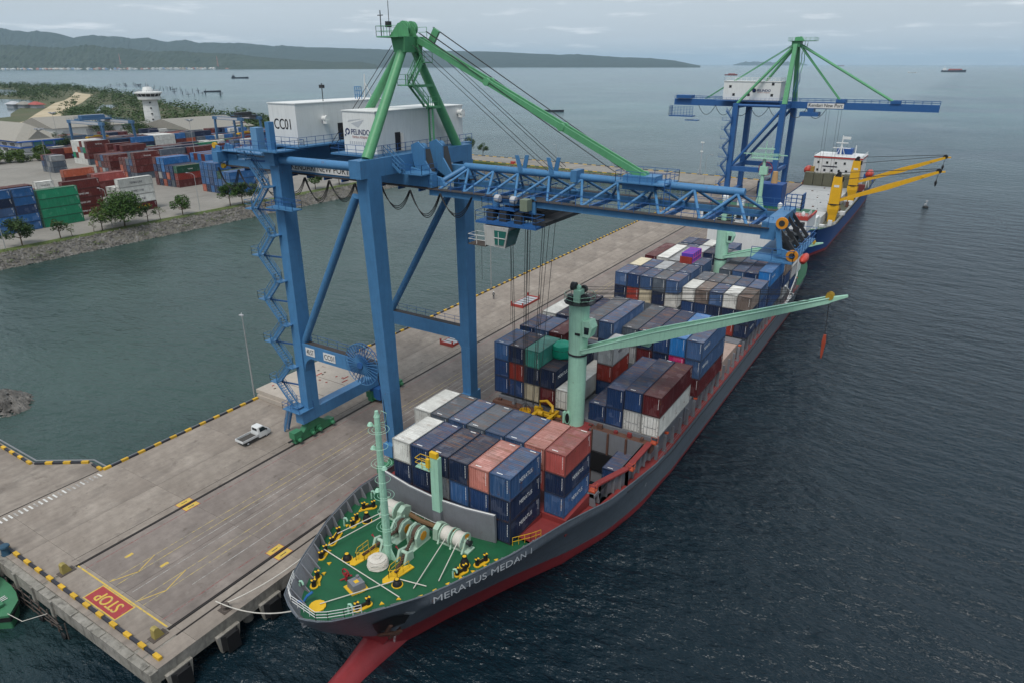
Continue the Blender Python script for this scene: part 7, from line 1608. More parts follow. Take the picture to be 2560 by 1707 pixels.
for k, tr in {1: ['', '', 'slate'], 2: ['', 'navy', 'steel'], 3: ['', 'navy', 'blue'], 4: ['blue', 'blue', ('bright', HC)]}.items(): sstack('aft starboard', k, 134.1, 8.2 if k == 4 else 7.9, L40, tr, {2: MT40()} if k == 4 else None)
for k, tr in {-5: ['', '', 'slate'], -4: ['', '', 'steel'], -3: ['', '', 'grey'], -2: ['', '', 'navy'], -1: ['', '', 'slate'], 0: ['', '', 'slate'], 1: ['', '', 'steel'], 2: ['', '', 'slate'], 3: ['', '', 'slate'], 4: ['grey', 'blue', 'brown']}.items(): sstack('eighth', k, 148.2, 7.0, L20, tr)
for k, tr in {-5: ['', '', 'steel'], -4: ['', '', 'blue'], -3: ['', '', 'white'], -2: ['', '', 'slate'], -1: ['', '', 'steel'], 2: ['', '', 'navy'], 3: ['', '', 'coral'], 4: ['blue', 'grey', 'white']}.items(): sstack('aftmost', k, 155.4, 6.9, L20, tr)
# open-top box with purple tarpaulin, green tarpaulin over machinery
t = thing('open_top_container', (-41.8, 132.2, 14.0), 'red open-top container heaped under a purple tarpaulin', 'container', 'containers aboard the grey ship')
mb = MB(); mb.box((-43.0, 132.2, 14.0), (-40.6, 138.2, 16.2)); mb.build('tub', cmat('red'), t)
mb = MB(); mb.box((-43.05, 132.15, 16.2), (-40.55, 132.35, 17.6)); mb.build('end_panel', cmat('red'), t)
mb = MB(); mb.loft([[(-42.9, 132.5, 16.2), (-40.5, 132.5, 16.0), (-40.5, 138.0, 16.0), (-42.9, 138.0, 16.2)], [(-42.9, 132.5, 18.2), (-40.6, 132.5, 18.2), (-40.6, 138.0, 18.2), (-42.9, 138.0, 18.2)]]); tp = mb.build('tarpaulin', paint('tarp_purple', (.09, .045, .36), .6, .3), t)
mb = MB()
for i in range(5): y = 132.8 + i * 1.25; mb.tube((-40.48, y, 15.2), (-40.52, y + .2, 18.15), .05, 4); mb.tube((-42.9, y, 18.23), (-40.55, y + .2, 18.23), .05, 4)
for z in (16.4, 17.3): mb.tube((-40.47, 132.5, z), (-40.47, 138, z), .05, 4)
mb.build('lashing_strap', paint('strap_magenta', (.5, .08, .3), .6), tp)
t = thing('tarpaulin_bundle', (-42.35, 80.6, 14.6), 'round bundle wrapped in bright green tarpaulin beside the fore deck crane', 'tarpaulin')
mb = MB(); rg = random.Random(3); n = 20
rings = [[(-42.35 + r_ * (1 + rg.uniform(-.05, .05)) * math.cos(2 * math.pi * i / n), 80.6 + r_ * (1 + rg.uniform(-.05, .05)) * math.sin(2 * math.pi * i / n), z + rg.uniform(-.06, .06)) for i in range(n)] for r_, z in ((1.3, 14.55), (1.2, 14.7), (1.5, 14.8), (1.6, 15.9), (1.5, 16.5), (1.0, 16.7), (.2, 16.75))]
mb.loft(rings); mb.build('wrapped_load', paint('tarp_green', (.01, .30, .19), .45, .3, bump=.3), t, smooth=True)
mb = MB(); mb.line([(-42.35 + 1.62 * math.cos(a), 80.6 + 1.62 * math.sin(a), 15.9) for a in [i * .35 for i in range(19)]], .04, 4); mb.build('tie_rope', M_bl, t)
# yellow container spreader resting on the cross deck
sp = thing('container_spreader', (-41.5, 72.6, 8.0), 'yellow container spreader with round cable basket on the ship', 'spreader')
mb = MB(); mb.box((-42.6, 70.0, 8.3), (-42.1, 75.0, 8.75)); mb.box((-40.2, 69.6, 8.3), (-39.7, 75.4, 8.75)); mb.box((-42.6, 71.4, 8.4), (-39.7, 71.8, 8.7)); mb.box((-42.6, 73.4, 8.4), (-39.7, 73.8, 8.7)); mb.build('main_frame', M_yel, sp)
mb = MB(); mb.box((-43.2, 70.0, 7.95), (-39.2, 70.35, 8.3)); mb.box((-43.2, 74.7, 7.95), (-39.2, 75.05, 8.3)); mb.build('end_beam', M_yel, sp)
mb = MB(); mb.lathe([(.45, 8.1), (.75, 8.4), (.8, 9.3), (.7, 9.3), (.62, 8.6)], (-43.4, 72.2, 0), 16); bk = mb.build('cable_basket', M_yel, sp, smooth=True)
mb = MB()
for i in range(10): a = i * .628; mb.line([(-43.4 + .75 * math.cos(a), 72.2 + .75 * math.sin(a), 9.3), (-43.4 + .6 * math.cos(a), 72.2 + .6 * math.sin(a), 9.9), (-43.4 + .15 * math.cos(a), 72.2 + .15 * math.sin(a), 10.3)], .025, 4)
mb.build('basket_cage', M_dark, bk)
mb = MB(); mb.line([(-42.3, 74.4, 9.0), (-42.3, 74.6, 9.9), (-41.4, 74.8, 10.1), (-40.4, 74.6, 9.6), (-40.1, 74.2, 8.9)], .22, 8); mb.lathe([(.4, -.3), (.4, .3)], (-41.3, 73.0, 9.0), 12, 'x'); mb.build('hydraulic_unit', M_yel, sp, smooth=True)

# ------------------------------------------------------------------ deck cranes of the ship
def deck_crane(x, y, z0, zj, ztop, tip, hook, full=True):
    mb = MB(); mb.tube((x, y, z0), (x, y, zj - .4), 1.2, 24); mb.tube((x, y, zj - .2), (x, y, ztop), 1.22, 24, 1.35); dc = mb.build('deck_crane', M_mint, s1, smooth=True)
    mb = MB(); mb.lathe([(1.32, zj - .42), (1.32, zj - .18)], (x, y, 0), 24); mb.build('slew_ring', M_dark, dc)
    d = V3((tip[0] - x, tip[1] - y, 0)).normalized(); n = V3((-d.y, d.x, 0)); heel = V3((x, y, zj + .35)) + d * .9; tp_ = V3(tip)
    for s in (-1, 1):
        mb = MB(); a = heel + n * 1.05 * s; b = heel.lerp(tp_, .34) + n * 1.05 * s; c = tp_ + n * .45 * s
        mb.beam(a, b, .16, .5, h2=1.25); mb.beam(b, c, .16, 1.25, h2=.55); mb.build('jib_girder', M_mint, dc)
        mb = MB(); off = V3((0, 0, .62)); mb.beam(a + V3((0, 0, .26)), b + off, .34, .06); mb.beam(b + off, c + V3((0, 0, .28)), .34, .06); mb.build('jib_flange', paint('mint_pale', (.36, .60, .48), .45, .2), dc)
    for f in (.16, .33, .5, .66, .82, .95):
        p = heel.lerp(tp_, f); w_ = 1.05 - .6 * max(0, f - .34) / .66; mb = MB(); mb.beam(p - n * w_, p + n * w_, .3, .3); mb.build('jib_cross_tie', M_mint, dc)
    pl = [heel.lerp(tp_, .02) + n * .9, heel.lerp(tp_, .34) + n * .9, tp_ + n * .4, tp_ - n * .4, heel.lerp(tp_, .34) - n * .9, heel.lerp(tp_, .02) - n * .9]; mb = MB(); mb.add([p - V3((0, 0, .15)) for p in pl], [(0, 1, 4, 5), (1, 2, 3, 4)]); mb.build('jib_plate', M_mint, dc)
    if full:
        mb = MB(); p = heel.lerp(tp_, .3); mb.cbox(p - V3((0, 0, .9)), (1.0, .8, .5)); mb.build('jib_lamp', M_mint, dc)
    e = tp_ + (tp_ - heel).normalized() * 1.8; mb = MB(); mb.beam(tp_, e, .7, .5, w2=.4, h2=.2); mb.build('jib_nose', M_mint, dc)
    mb = MB()
    for s in (-1, 1): mb.lathe([(.15, -.08), (.4, -.08), (.34, 0), (.4, .08), (.15, .08)], tp_ + V3((0, s * .3, .42)), 14, 'y')
    mb.tube(tp_ + V3((0, -.4, .42)), tp_ + V3((0, .4, .42)), .1, 6); mb.build('tip_sheave', paint('sheave_yellow', (.4, .25, .03), .5, .5, .5), dc, smooth=True)
    # winch house on top, cab on the side
    mb = MB(); mb.box((x - .5, y - .9, ztop), (x + .4, y + .5, ztop + 1.7)); mb.lathe([(.3, ztop + 1.7), (.3, ztop + 2.1), (.15, ztop + 2.3)], (x - .1, y - .2, 0), 10); mb.build('mast_head', M_mint, dc)
    mb = MB(); mb.lathe([(.55, -.3), (.55, .3)], (x - .8, y - .2, ztop + 2.0), 14, 'x'); mb.lathe([(.6, -.25), (.6, .25)], (x + .9, y - .4, ztop + .7), 16, 'y'); mb.lathe([(.5, -.2), (.5, .2)], (x + .2, y + .6, ztop + 1.6), 14, 'y'); mb.cbox((x - 1, y - .6, ztop + .5), (.7, .7, .9)); mb.build('rope_winch', M_dark, dc, smooth=True)
    platform_ = MB(); platform_.lathe([(2.0, ztop), (2.0, ztop + .1)], (x, y, 0), 14); pf = platform_.build('head_platform', M_dark, dc)
    mb = MB(); mb.rail([(x + 2 * math.cos(a), y + 2 * math.sin(a), ztop + .1) for a in [i * .524 for i in range(12)]], 1.0, .03, 1.2, closed=True); mb.build('platform_rail', M_mint, pf)
    mb = MB(); q = V3((x, y, 0)) + d * 1.7 - V3((0, .4, 0)); zc = ztop - 4.2
    mb.loft([[(q.x - .6, q.y - .8, zc), (q.x + .35, q.y - .8, zc), (q.x + .35, q.y + .8, zc), (q.x - .6, q.y + .8, zc)], [(q.x - .7, q.y - .85, zc + 1.3), (q.x + .7, q.y - .85, zc + 1.3), (q.x + .7, q.y + .85, zc + 1.3), (q.x - .7, q.y + .85, zc + 1.3)], [(q.x - .7, q.y - .85, zc + 2.0), (q.x + .3, q.y - .85, zc + 2.2), (q.x + .3, q.y + .85, zc + 2.2), (q.x - .7, q.y + .85, zc + 2.0)]]); cb = mb.build('crane_cab', M_mint, dc)
    mb = MB(); mb.add([(q.x - .35, q.y - .87, zc + .45), (q.x + .25, q.y - .87, zc + .45), (q.x + .35, q.y - .9, zc + 1.4), (q.x - .35, q.y - .9, zc + 1.4)], [(0, 1, 2, 3)]); mb.build('cab_window', M_glzd, dc)
    mb = MB()
    for s in (-.35, 0, .35): mb.tube((x + .6, y + s, ztop + 1.2), tp_ + V3((0, s, .6)), .03, 4)
    for s in (-.6, .6): mb.tube((x + .3, y + s, ztop + 1.9), tp_ + V3((0, s * .5, .9)), .03, 4); mb.tube((x + .9, y + s * .7, ztop + .6), heel.lerp(tp_, .93) + V3((0, s * .6, .35)), .03, 4)
    mb.build('luffing_ropes', M_rope, dc)
    if hook:
        mb = MB(); mb.tube(tp_, (hook[0], hook[1], hook[2] + 1.6), .04, 5); mb.build('hook_rope', M_rope, dc)
        mb = MB(); mb.loft([[(hook[0] - .12, hook[1] - .12, hook[2] + 1.7), (hook[0] + .12, hook[1] - .12, hook[2] + 1.7), (hook[0] + .12, hook[1] + .12, hook[2] + 1.7), (hook[0] - .12, hook[1] + .12, hook[2] + 1.7)], [(hook[0] - .2, hook[1] - .15, hook[2] + .9), (hook[0] + .2, hook[1] - .15, hook[2] + .9), (hook[0] + .2, hook[1] + .15, hook[2] + .9), (hook[0] - .2, hook[1] + .15, hook[2] + .9)], [(hook[0] - .12, hook[1] - .1, hook[2] - .4), (hook[0] + .12, hook[1] - .1, hook[2] - .4), (hook[0] + .12, hook[1] + .1, hook[2] - .4), (hook[0] - .12, hook[1] + .1, hook[2] - .4)], [(hook[0] - .05, hook[1] - .05, hook[2] - 1.0), (hook[0] + .05, hook[1] - .05, hook[2] - 1.0), (hook[0] + .05, hook[1] + .05, hook[2] - 1.0), (hook[0] - .05, hook[1] + .05, hook[2] - 1.0)]]); mb.build('hook_block', paint('hook_red', (.35, .06, .03), .5, .3, .2), dc)
    return dc
dc = deck_crane(-36.7, 74.4, 8.1, 18.9, 25.6, (-8.1, 75.2, 30.8), (-7.9, 75.2, 25.2))
mb = MB(); mb.tube((-36.9, 72.98, 8.4), (-36.9, 73.2, 8.4), .01, 4); mb.prism_axis([(-37.3 + .45 * math.cos(a), 9.4 + .95 * math.sin(a) + (.0)) for a in [i * .524 for i in range(12)]], 73.05, 73.35, 'y'); mb.build('door_rim', M_mint, dc); mb = MB(); mb.prism_axis([(-37.25 + .3 * math.cos(a), 9.4 + .75 * math.sin(a)) for a in [i * .524 for i in range(12)]], 73.0, 73.3, 'y'); mb.build('doorway', M_bl, dc)
mb = MB(); mb.box((-37.9, 72.9, 8.6), (-37.6, 73.4, 10.2)); mb.build('door_leaf', M_mint, dc); mb = MB(); mb.box((-36.6, 73.1, 21.5), (-35.9, 73.2, 21.8)); mb.build('name_plate', M_bl, dc)
deck_crane(-36.7, 139.0, 7.4, 16.8, 24.4, (-19.6, 139.4, 21.6), None, False)

# ------------------------------------------------------------------ accommodation
M_sw = paint('ship_white', (0.66, 0.67, 0.67), 0.5, 0.15, 0.03, 0.25, vary=0.02); M_band = paint('ship_red_band', (0.42, 0.055, 0.045), 0.5, 0.15, 0, 0.1)
mb = MB(); mb.box((-48.5, 168.4, 5.0), (-27.5, 181, 17.6)); ac = mb.build('accommodation', M_sw, s1)
mb = MB(); mb.box((-50.4, 167.6, 17.6), (-25.4, 177.5, 20.6)); br = mb.build('bridge', M_sw, s1)
mb = MB(); mb.box((-50.5, 167.5, 20.6), (-25.3, 177.6, 21.1)); mb.build('bridge_band', M_band, br)
mb = MB(); mb.box((-50.2, 167.8, 21.1), (-25.6, 177.4, 21.16)); mb.build('top_deck', M_gdeck, br)
for i in range(15): mb = MB(); x = -49.8 + i * 1.62; mb.box((x, 167.55, 18.9), (x + 1.15, 167.62, 20.1)); mb.build('bridge_window', M_glzd, br)
mb = MB(); mb.box((-31.6, 164.6, 18.6), (-25.2, 169, 20.9)); wg = mb.build('bridge_wing', M_sw, s1); mb = MB(); mb.box((-31.7, 164.5, 20.9), (-25.1, 169, 21.7)); mb.build('wing_band', M_band, wg)
for i in range(4): mb = MB(); x = -31.2 + i * 1.5; mb.box((x, 164.54, 19.5), (x + 1.1, 164.62, 20.5)); mb.build('wing_window', M_glzd, wg)
mb = MB(); mb.rail([(-31.6, 164.6, 21.7), (-25.2, 164.6, 21.7), (-25.2, 169, 21.7)], 1.0, .04, .9, 2); mb.lathe([(.35, 21.7), (.45, 22.1), (.3, 22.6), (.05, 22.75)], (-26.4, 165.6, 0), 10); mb.lathe([(.3, 21.7), (.4, 22.1), (.25, 22.5), (.05, 22.6)], (-29.8, 166, 0), 10); mb.build('wing_rail', M_sw, wg)
mb = MB(); mb.rail([(-50.2, 167.8, 21.16), (-31.8, 167.8, 21.16)], 1.0, .04, 1.2, 2); mb.build('top_rail', M_mint, br)
mb = MB(); mb.tube((-37.6, 171, 21.1), (-37.6, 171, 33), .55, 12, .35); mb.prism_axis([(-38.9, 21.1), (-36.3, 21.1), (-37.2, 24.5), (-38.0, 24.5)], 170.7, 171.3, 'y'); mm_ = mb.build('signal_mast', M_mint, s1, smooth=True)
mb = MB(); mb.box((-40.6, 170.2, 33.0), (-34.4, 171.8, 33.2)); mb.rail([(-40.6, 170.2, 33.2), (-34.4, 170.2, 33.2), (-34.4, 171.8, 33.2), (-40.6, 171.8, 33.2)], 1, .05, 1, closed=True); mb.box((-38.4, 170.4, 29.4), (-36.6, 171.6, 31.2)); mb.box((-42.6, 170.9, 33.9), (-32.6, 171.1, 34.1)); mb.tube((-37.6, 171, 33), (-37.6, 171, 37), .1, 6); mb.tube((-36.4, 171, 33), (-36.2, 171, 36), .06, 5); mb.box((-39.6, 170.8, 35.2), (-35.6, 171.2, 35.4)); mb.build('radar_platform', M_mint, mm_)
mb = MB(); mb.box((-39.6, 176.4, 17.6), (-33.8, 181.6, 26.4)); fn = mb.build('funnel', paint('funnel_blue', (.012, .06, .23), .5, .2), s1); mb = MB(); mb.tube((-36.4, 179, 26.4), (-36.4, 179, 29.2), .8, 12, .6); mb.build('exhaust', paint('exhaust_tan', (.42, .26, .12), .6, .4, .3), fn, smooth=True)
mb = MB(); mb.box((-43, 172, 21.2), (-41.4, 173.4, 22.6)); mb.lathe([(.5, 21.1), (.75, 22.6), (.75, 23.6), (.1, 24.2)], (-45.6, 171, 0), 12); mb.lathe([(.3, 21.1), (.55, 22), (.55, 22.8), (.05, 23.2)], (-32.8, 171.6, 0), 12); mb.build('antenna_dome', M_sw, br, smooth=True)
mb = MB(); mb.loft([[(-24.3 + .1 * math.cos(a), 160.2, 12.6 + .1 * math.sin(a)) for a in [i * .524 for i in range(12)]]] + [[(-24.3 + r_ * math.cos(a), y, 12.6 + 1.25 * r_ * math.sin(a)) for a in [i * .524 for i in range(12)]] for y, r_ in ((160.6, .5), (161.6, .8), (164, .85), (165.6, .65), (166.3, .15))]); mb.build('lifeboat', paint('lifeboat_red', (.50, .06, .04), .4, .15), s1, smooth=True)
mb = MB(); mb.line([(-26, 160.4, 9), (-25.6, 160.4, 14.6), (-24.2, 160.4, 15.2)], .15, 6); mb.line([(-26, 166, 9), (-25.6, 166, 14.6), (-24.2, 166, 15.2)], .15, 6); mb.line([(-25.2, 150, 9.5), (-24.6, 158, 5.2)], .2, 6); mb.build('davit', M_sw, s1)
mb = MB(); mb.box((-25.2, 152, 5), (-24.7, 160, 5.2)); mb.rail([(-24.7, 152, 5.2), (-24.7, 160, 9.2)], 1, .05, 1); mb.build('gangway', M_sw, s1)
# ================================================================== BLUE SHIP BEYOND
s2 = thing('cargo_ship', (-39, 270, 0), 'blue cargo ship with yellow deck cranes and white bridge house aft', 'ship')
T2S = [(198, -39.2), (199, -36.5), (202, -33.4), (207, -30.2), (213, -28.0), (222, -26.9), (330, -26.9), (345, -28.5)]
T2Z = [(198, 10.6), (212, 9.6), (226, 8.4), (232, 7.2), (300, 7.2), (312, 8.0), (345, 8.2)]
W2S = [(203.5, -39.2), (208, -36), (216, -31.4), (228, -28.3), (300, -28.0), (330, -28.4), (345, -33)]
def h2x(y, z, sd):
    top = tab(T2S, y); zt = tab(T2Z, y); c = -39.2
    if y < 203.5: zs = 10.2 * (203.5 - y) / 5.5; k = max(0, min(1, (z - zs) / (zt - zs + .01))); x = c + (top - c) * k ** .8
    else: wl = tab(W2S, y); x = wl + (top - wl) * (max(0, z) / zt) ** 1.3
    return x if sd > 0 else 2 * c - x
M_h2 = paint('hull_blue', (0.012, 0.075, 0.27), 0.42, 0.25, 0.05, 0.3, vary=0)
Y2 = [198, 198.5, 199.5, 201, 203, 205, 208, 212, 217, 222, 228, 235, 260, 300, 330, 338, 345]
def h2part(name, mat, zhi, zlo, n):
    mb = MB()
    for sd in (1, -1):
        vs = [(h2x(y, zhi(y) + (zlo(y) - zhi(y)) * i / n, sd), y, zhi(y) + (zlo(y) - zhi(y)) * i / n) for y in Y2 for i in range(n + 1)]
        mb.add(vs, [(i * (n + 1) + j, (i + 1) * (n + 1) + j, (i + 1) * (n + 1) + j + 1, i * (n + 1) + j + 1)[::sd] for i in range(len(Y2) - 1) for j in range(n)])
    y = 345; mb.add([(h2x(y, zhi(y), 1), y, zhi(y)), (h2x(y, zlo(y), 1), y, zlo(y)), (h2x(y, zlo(y), -1), y, zlo(y)), (h2x(y, zhi(y), -1), y, zhi(y))], [(0, 1, 2, 3)])
    return mb.build(name, mat, s2, smooth=True)
z2 = lambda y: 10.2 * (203.5 - y) / 5.5 if y < 203.5 else -1.0
tp2 = h2part('topside', M_h2, lambda y: tab(T2Z, y), lambda y: max(.9, z2(y)), 8); h2part('underwater_hull', M_hullred, lambda y: max(.9, z2(y)), z2, 4)
vs, fs = text_polys('TANTO', 4.2, 1.0); mb = MB(); mb.add([(h2x(203.5 + a, 7.6 + b, 1) + .06, 203.5 + a, 7.6 + b) for a, b in vs], fs); mb.build('ship_name', M_marky, tp2)
mb = MB(); vs = []; Yd = [199.5, 201, 203, 206, 210, 215, 222, 228]
for y in Yd: vs += [(h2x(y, tab(T2Z, y) - 1, -1) + .1, y, tab(T2Z, y) - 1.1), (h2x(y, tab(T2Z, y) - 1, 1) - .1, y, tab(T2Z, y) - 1.1)]
mb.add(vs, [(2 * i, 2 * i + 1, 2 * i + 3, 2 * i + 2) for i in range(len(Yd) - 1)]); mb.build('forecastle_deck', M_gdeck, s2)
mb = MB(); mb.box((-50.9, 228, 6.0), (-27.5, 344, 6.6)); mb.build('main_deck', paint('deck_olive', (.075, .08, .055), .75, .5, .4), s2)
mb = MB(); mb.rail([(h2x(y, tab(T2Z, y), 1) - .1, y, tab(T2Z, y)) for y in (201, 204, 208, 213, 222, 228)], 1.0, .05, 1.6, 2); mb.rail([(-27.3, 230, 7.2), (-27.3, 300, 7.2)], 1.0, .05, 3, 1); mb.build('ship_rail', M_sw, s2)
mb = MB(); mb.box((-48, 219, 7.4), (-31, 224, 11.2)); mb.box((-46, 214.5, 7.6), (-33, 216, 9.2)); dh = mb.build('deck_house', M_sw, s2)
for x in (-46, -32): mb = MB(); mb.tube((x, 221, 11), (x, 221, 16.4), .25, 8); mb.build('vent_post', M_sw, s2)
M_hc2 = paint('hatch_pale', (0.42, 0.43, 0.43), 0.65, 0.3, 0.15, 0.1)
for i in range(6):
    a = 230 + i * 10.4; mb = MB(); mb.box((-48.6, a, 6.5), (-31.4, a + 10.1, 9.4 + .03 * (i % 2))); hc = mb.build('hatch_cover', M_hc2, s2)
    for k in range(3): mb = MB(); mb.cbox((-47 + rnd.random() * 14, a + rnd.uniform(1, 9), 9.52), (rnd.uniform(.3, .9), rnd.uniform(.3, 1.2), .2)); mb.build('hatch_cleat', rnd.choice([M_rust, M_grey, M_hc2]), hc)
for i in range(5): mb = MB(); mb.box((-48.6 + i * 3.5, 293.0, 9.0), (-45.3 + i * 3.5, 296.5 - .4 * (i % 2), 14.2 - .2 * (i % 2))); mb.build('stacked_hatch_panel', paint('hatch_olive', (.15, .145, .10), .75, .35, .2), s2)
mb = MB(); mb.box((-48, 306, 7), (-30.4, 322, 18.6)); hs2 = mb.build('accommodation', M_sw, s2); mb = MB(); mb.box((-48.2, 305.8, 18.6), (-30.2, 322.2, 19.2)); mb.build('house_band', M_band, hs2); mb = MB(); mb.box((-48.25, 305.75, 19.2), (-30.15, 322.25, 19.3)); mb.rail([(-48, 306, 19.3), (-30.4, 306, 19.3), (-30.4, 322, 19.3)], 1, .05, 1.5); mb.build('house_roof', M_sw, hs2)
for z, n in ((16.4, 5), (13.4, 6), (10.4, 6)):
    for i in range(n): mb = MB(); x = -46.6 + i * (15.0 / (n - .4)); mb.box((x, 305.92, z), (x + .8, 306.02, z + .9)); mb.build('porthole', M_glzd, hs2)
mb = MB(); mb.box((-44.5, 305.9, 15.2), (-39, 306.0, 15.6)); mb.build('house_print', M_markd, hs2)
mb = MB(); mb.box((-50.8, 304, 7), (-27.6, 306, 9.4)); mb.build('house_front_deck', paint('deck_maroon', (.18, .04, .04), .6, .3), s2)
mb = MB(); mb.tube((-39.4, 312, 19), (-39.4, 312, 27), .35, 8, .2); mb.box((-42.6, 311.8, 22), (-36, 312.2, 22.3)); mb.box((-41.6, 311.6, 24), (-37.2, 312.4, 24.3)); mb.tube((-41, 312, 19), (-39.6, 312, 23), .12, 5); mb.tube((-37.6, 312, 19), (-39.2, 312, 23), .12, 5); mb.box((-39.4, 311.9, 25.6), (-36.5, 312.1, 26.6)); mb.tube((-34, 312, 19), (-34, 312, 23.4), .2, 6); mb.build('signal_mast', M_sw, s2)
mb = MB(); mb.box((-41.4, 316, 19), (-35.6, 321, 21.5)); mb.build('funnel', paint('funnel_blue', (.012, .06, .23)), s2)
for x in (-50.2, -27.2):
    mb = MB(); mb.loft([[(x + r_ * math.cos(a), y, 13.2 + 1.1 * r_ * math.sin(a)) for a in [i * .628 for i in range(10)]] for y, r_ in ((306.2, .2), (307, 1.3), (309.5, 1.5), (312, 1.3), (312.8, .2))]); mb.build('lifeboat', paint('lifeboat_red', (.50, .06, .04)), s2, smooth=True)
    mb = MB(); mb.line([(x - .5, 306.5, 8), (x, 306.5, 12)], .2, 6); mb.line([(x + .6, 308, 8), (x, 307, 12)], .2, 6); mb.build('davit', M_sw, s2)
mb = MB(); mb.box((-48.6, 302.5, 9.4), (-46.4, 304, 13.2)); mb.box((-48.2, 302.2, 13.2), (-46.8, 303.4, 15.4)); mb.build('provision_crane', paint('crane_ochre', (.38, .22, .05), .6, .3, .3), s2)
for i in range(34):
    fx, fy = (rnd.uniform(-46, -29.5), rnd.uniform(205, 228)) if i < 18 else (rnd.uniform(-30.8, -28), rnd.uniform(230, 300)); mb = MB(); hh = rnd.uniform(.4, 2.0); mb.cbox((fx, fy, (7.6 if i < 18 else 6.6) + hh / 2), (rnd.uniform(.3, 1.6), rnd.uniform(.3, 1.6), hh)); mb.build('deck_fitting', rnd.choice([M_sw, M_sw, M_grey, M_rust, M_hc2]), s2)
M_yc = paint('deck_crane_yellow', (0.66, 0.36, 0.015), 0.45, 0.2, 0.08, 0.25, vary=0.03)
for y, tipx, tipz, top in ((240, -2.0, 24.2, 22.0), (283, -1.6, 23.8, 22.2)):
    x = -29.6
    mb = MB(); q = lambda w_, d_, z, dx=0: [(x + dx - w_, y - d_, z), (x + dx + w_, y - d_, z), (x + dx + w_, y + d_, z), (x + dx - w_, y + d_, z)]
    mb.loft([q(1.1, 1.2, 6.4), q(1.2, 1.3, 8.8, .1), q(1.7, 1.6, 10.6), q(1.7, 1.6, 12.0)]); dk = mb.build('deck_crane', M_yc, s2)
    mb = MB(); mb.lathe([(1.9, 12.0), (1.9, 12.35)], (x, y, 0), 20); mb.build('slew_ring', M_bl, dk)
    mb = MB(); mb.loft([q(1.55, 1.5, 12.35), q(1.5, 1.5, 17), q(1.25, 1.3, top - 1.2)]); mb.build('crane_house', M_yc, dk)
    mb = MB(); mb.lathe([(.6, -.3), (.6, .3)], (x + .1, y, top - .3), 12, 'y'); mb.prism_axis([(x - 1.0, top - 1.2), (x + 1.0, top - 1.2), (x + .4, top), (x - .4, top)], y - 1.2, y - .9, 'y'); mb.box((x + .9, y - .9, top - 2.6), (x + 1.7, y + .4, top - 1.2)); mb.build('head_sheave', M_bl, dk)
    mb = MB(); mb.box((x - .7, y - 1.53, top - 4.4), (x + .8, y - 1.5, top - 3.7)); mb.build('name_plate', M_signw, dk)
    heel = V3((x + 1.5, y - .2, 13.6)); tp_ = V3((tipx - 1.0, y, tipz))
    for s in (-1, 1): mb = MB(); m_ = heel.lerp(tp_, .5) + V3((0, 0, -.1)); mb.beam(heel + V3((0, s * 1, 0)), m_ + V3((0, s * .8, 0)), .25, .7, h2=1.5); mb.beam(m_ + V3((0, s * .8, 0)), tp_ + V3((0, s * .4, 0)), .25, 1.5, h2=.7); mb.build('jib_girder', M_yc, dk)
    for f in (.1, .35, .6, .85): p = heel.lerp(tp_, f); mb = MB(); mb.beam(p - V3((0, .9, 0)), p + V3((0, .9, 0)), .5, .4); mb.build('jib_tie', M_yc, dk)
    mb = MB(); mb.beam(tp_, tp_ + V3((1.6, 0, .2)), .8, .4); mb.build('jib_nose', M_yc, dk)
    mb = MB(); mb.lathe([(.75, -.4), (.75, .4)], tp_ + V3((0, 0, .3)), 12, 'y'); mb.build('tip_sheave', M_bl, dk)
    mb = MB()
    for s in (-.5, 0, .5):
        mb.tube((x + .2, y + s, top), tp_ + V3((0, s, .9)), .05, 4); mb.tube((x + 1.4, y + s, top - 2), tp_ + V3((0, s, .5)), .05, 4)
    mb.tube(tp_, tp_ - V3((.2, 0, 2.6)), .08, 5); mb.build('wire_ropes', M_rope, dk)
    mb = MB(); mb.lathe([(.15, 0), (.4, -.6), (.25, -1.4), (.05, -1.9)], tp_ - V3((.2, 0, 2.4)), 8); mb.build('hook_block', M_bl, dk)

# ================================================================== TRESTLE AT THE FAR END
t = thing('trestle_bridge', (-110, 324, DZ), 'concrete trestle on piles joining the far quay end to the causeway', 'bridge')
mb = MB(); mb.prism([(-88.4, 311.6), (-88.4, 337.4), (-134, 338.2), (-134, 312.8)], 2.2, DZ); mb.build('deck', M_edge, t)
mb = MB(); mb.prism([(-88.5, 312.4), (-88.5, 336.8), (-133.6, 337.4), (-133.6, 313.6)], DZ, DZ + .03); mb.build('road_surface', M_yard, t)
for x in (-96, -106, -116, -126):
    for y in (313.5, 325, 336): mb = MB(); mb.tube((x, y, -4), (x, y, 2.2), .7, 10); mb.build('pile', M_edge, t)
n_ = 0
for (a, b) in (((-88.4, 336.9), (-134, 337.7)), ((-134, 338), (-247, 341)), ((-134, 316.8), (-230, 321.2)), ((XW, Y1 - .4), (XE, Y1 - .4))):
    L_ = math.hypot(b[0] - a[0], b[1] - a[1]); n = int(L_ // 5.2)
    for i in range(n):
        for off, mm in ((0, M_yellow), (.5, M_black)):
            f = (i + off) / n; g = f + .44 / n; mb = MB(); mb.beam((a[0] + (b[0] - a[0]) * f, a[1] + (b[1] - a[1]) * f, DZ + .2), (a[0] + (b[0] - a[0]) * g, a[1] + (b[1] - a[1]) * g, DZ + .14), .32, .3); mb.build('kerb_block', mm, t)
mb = MB(); mb.box((-100, 308.2, .6), (-89, 311.4, 1.6)); mb.rail([(-100, 308.2, 1.6), (-89, 308.2, 1.6)], .9, .08, 1.2, 2); mb.build('landing_stage', M_edge, t)
t = thing('lamp_post', (-104, 337, DZ), 'tall lighting mast standing on the trestle', 'lamp post', 'lamp posts around the port')
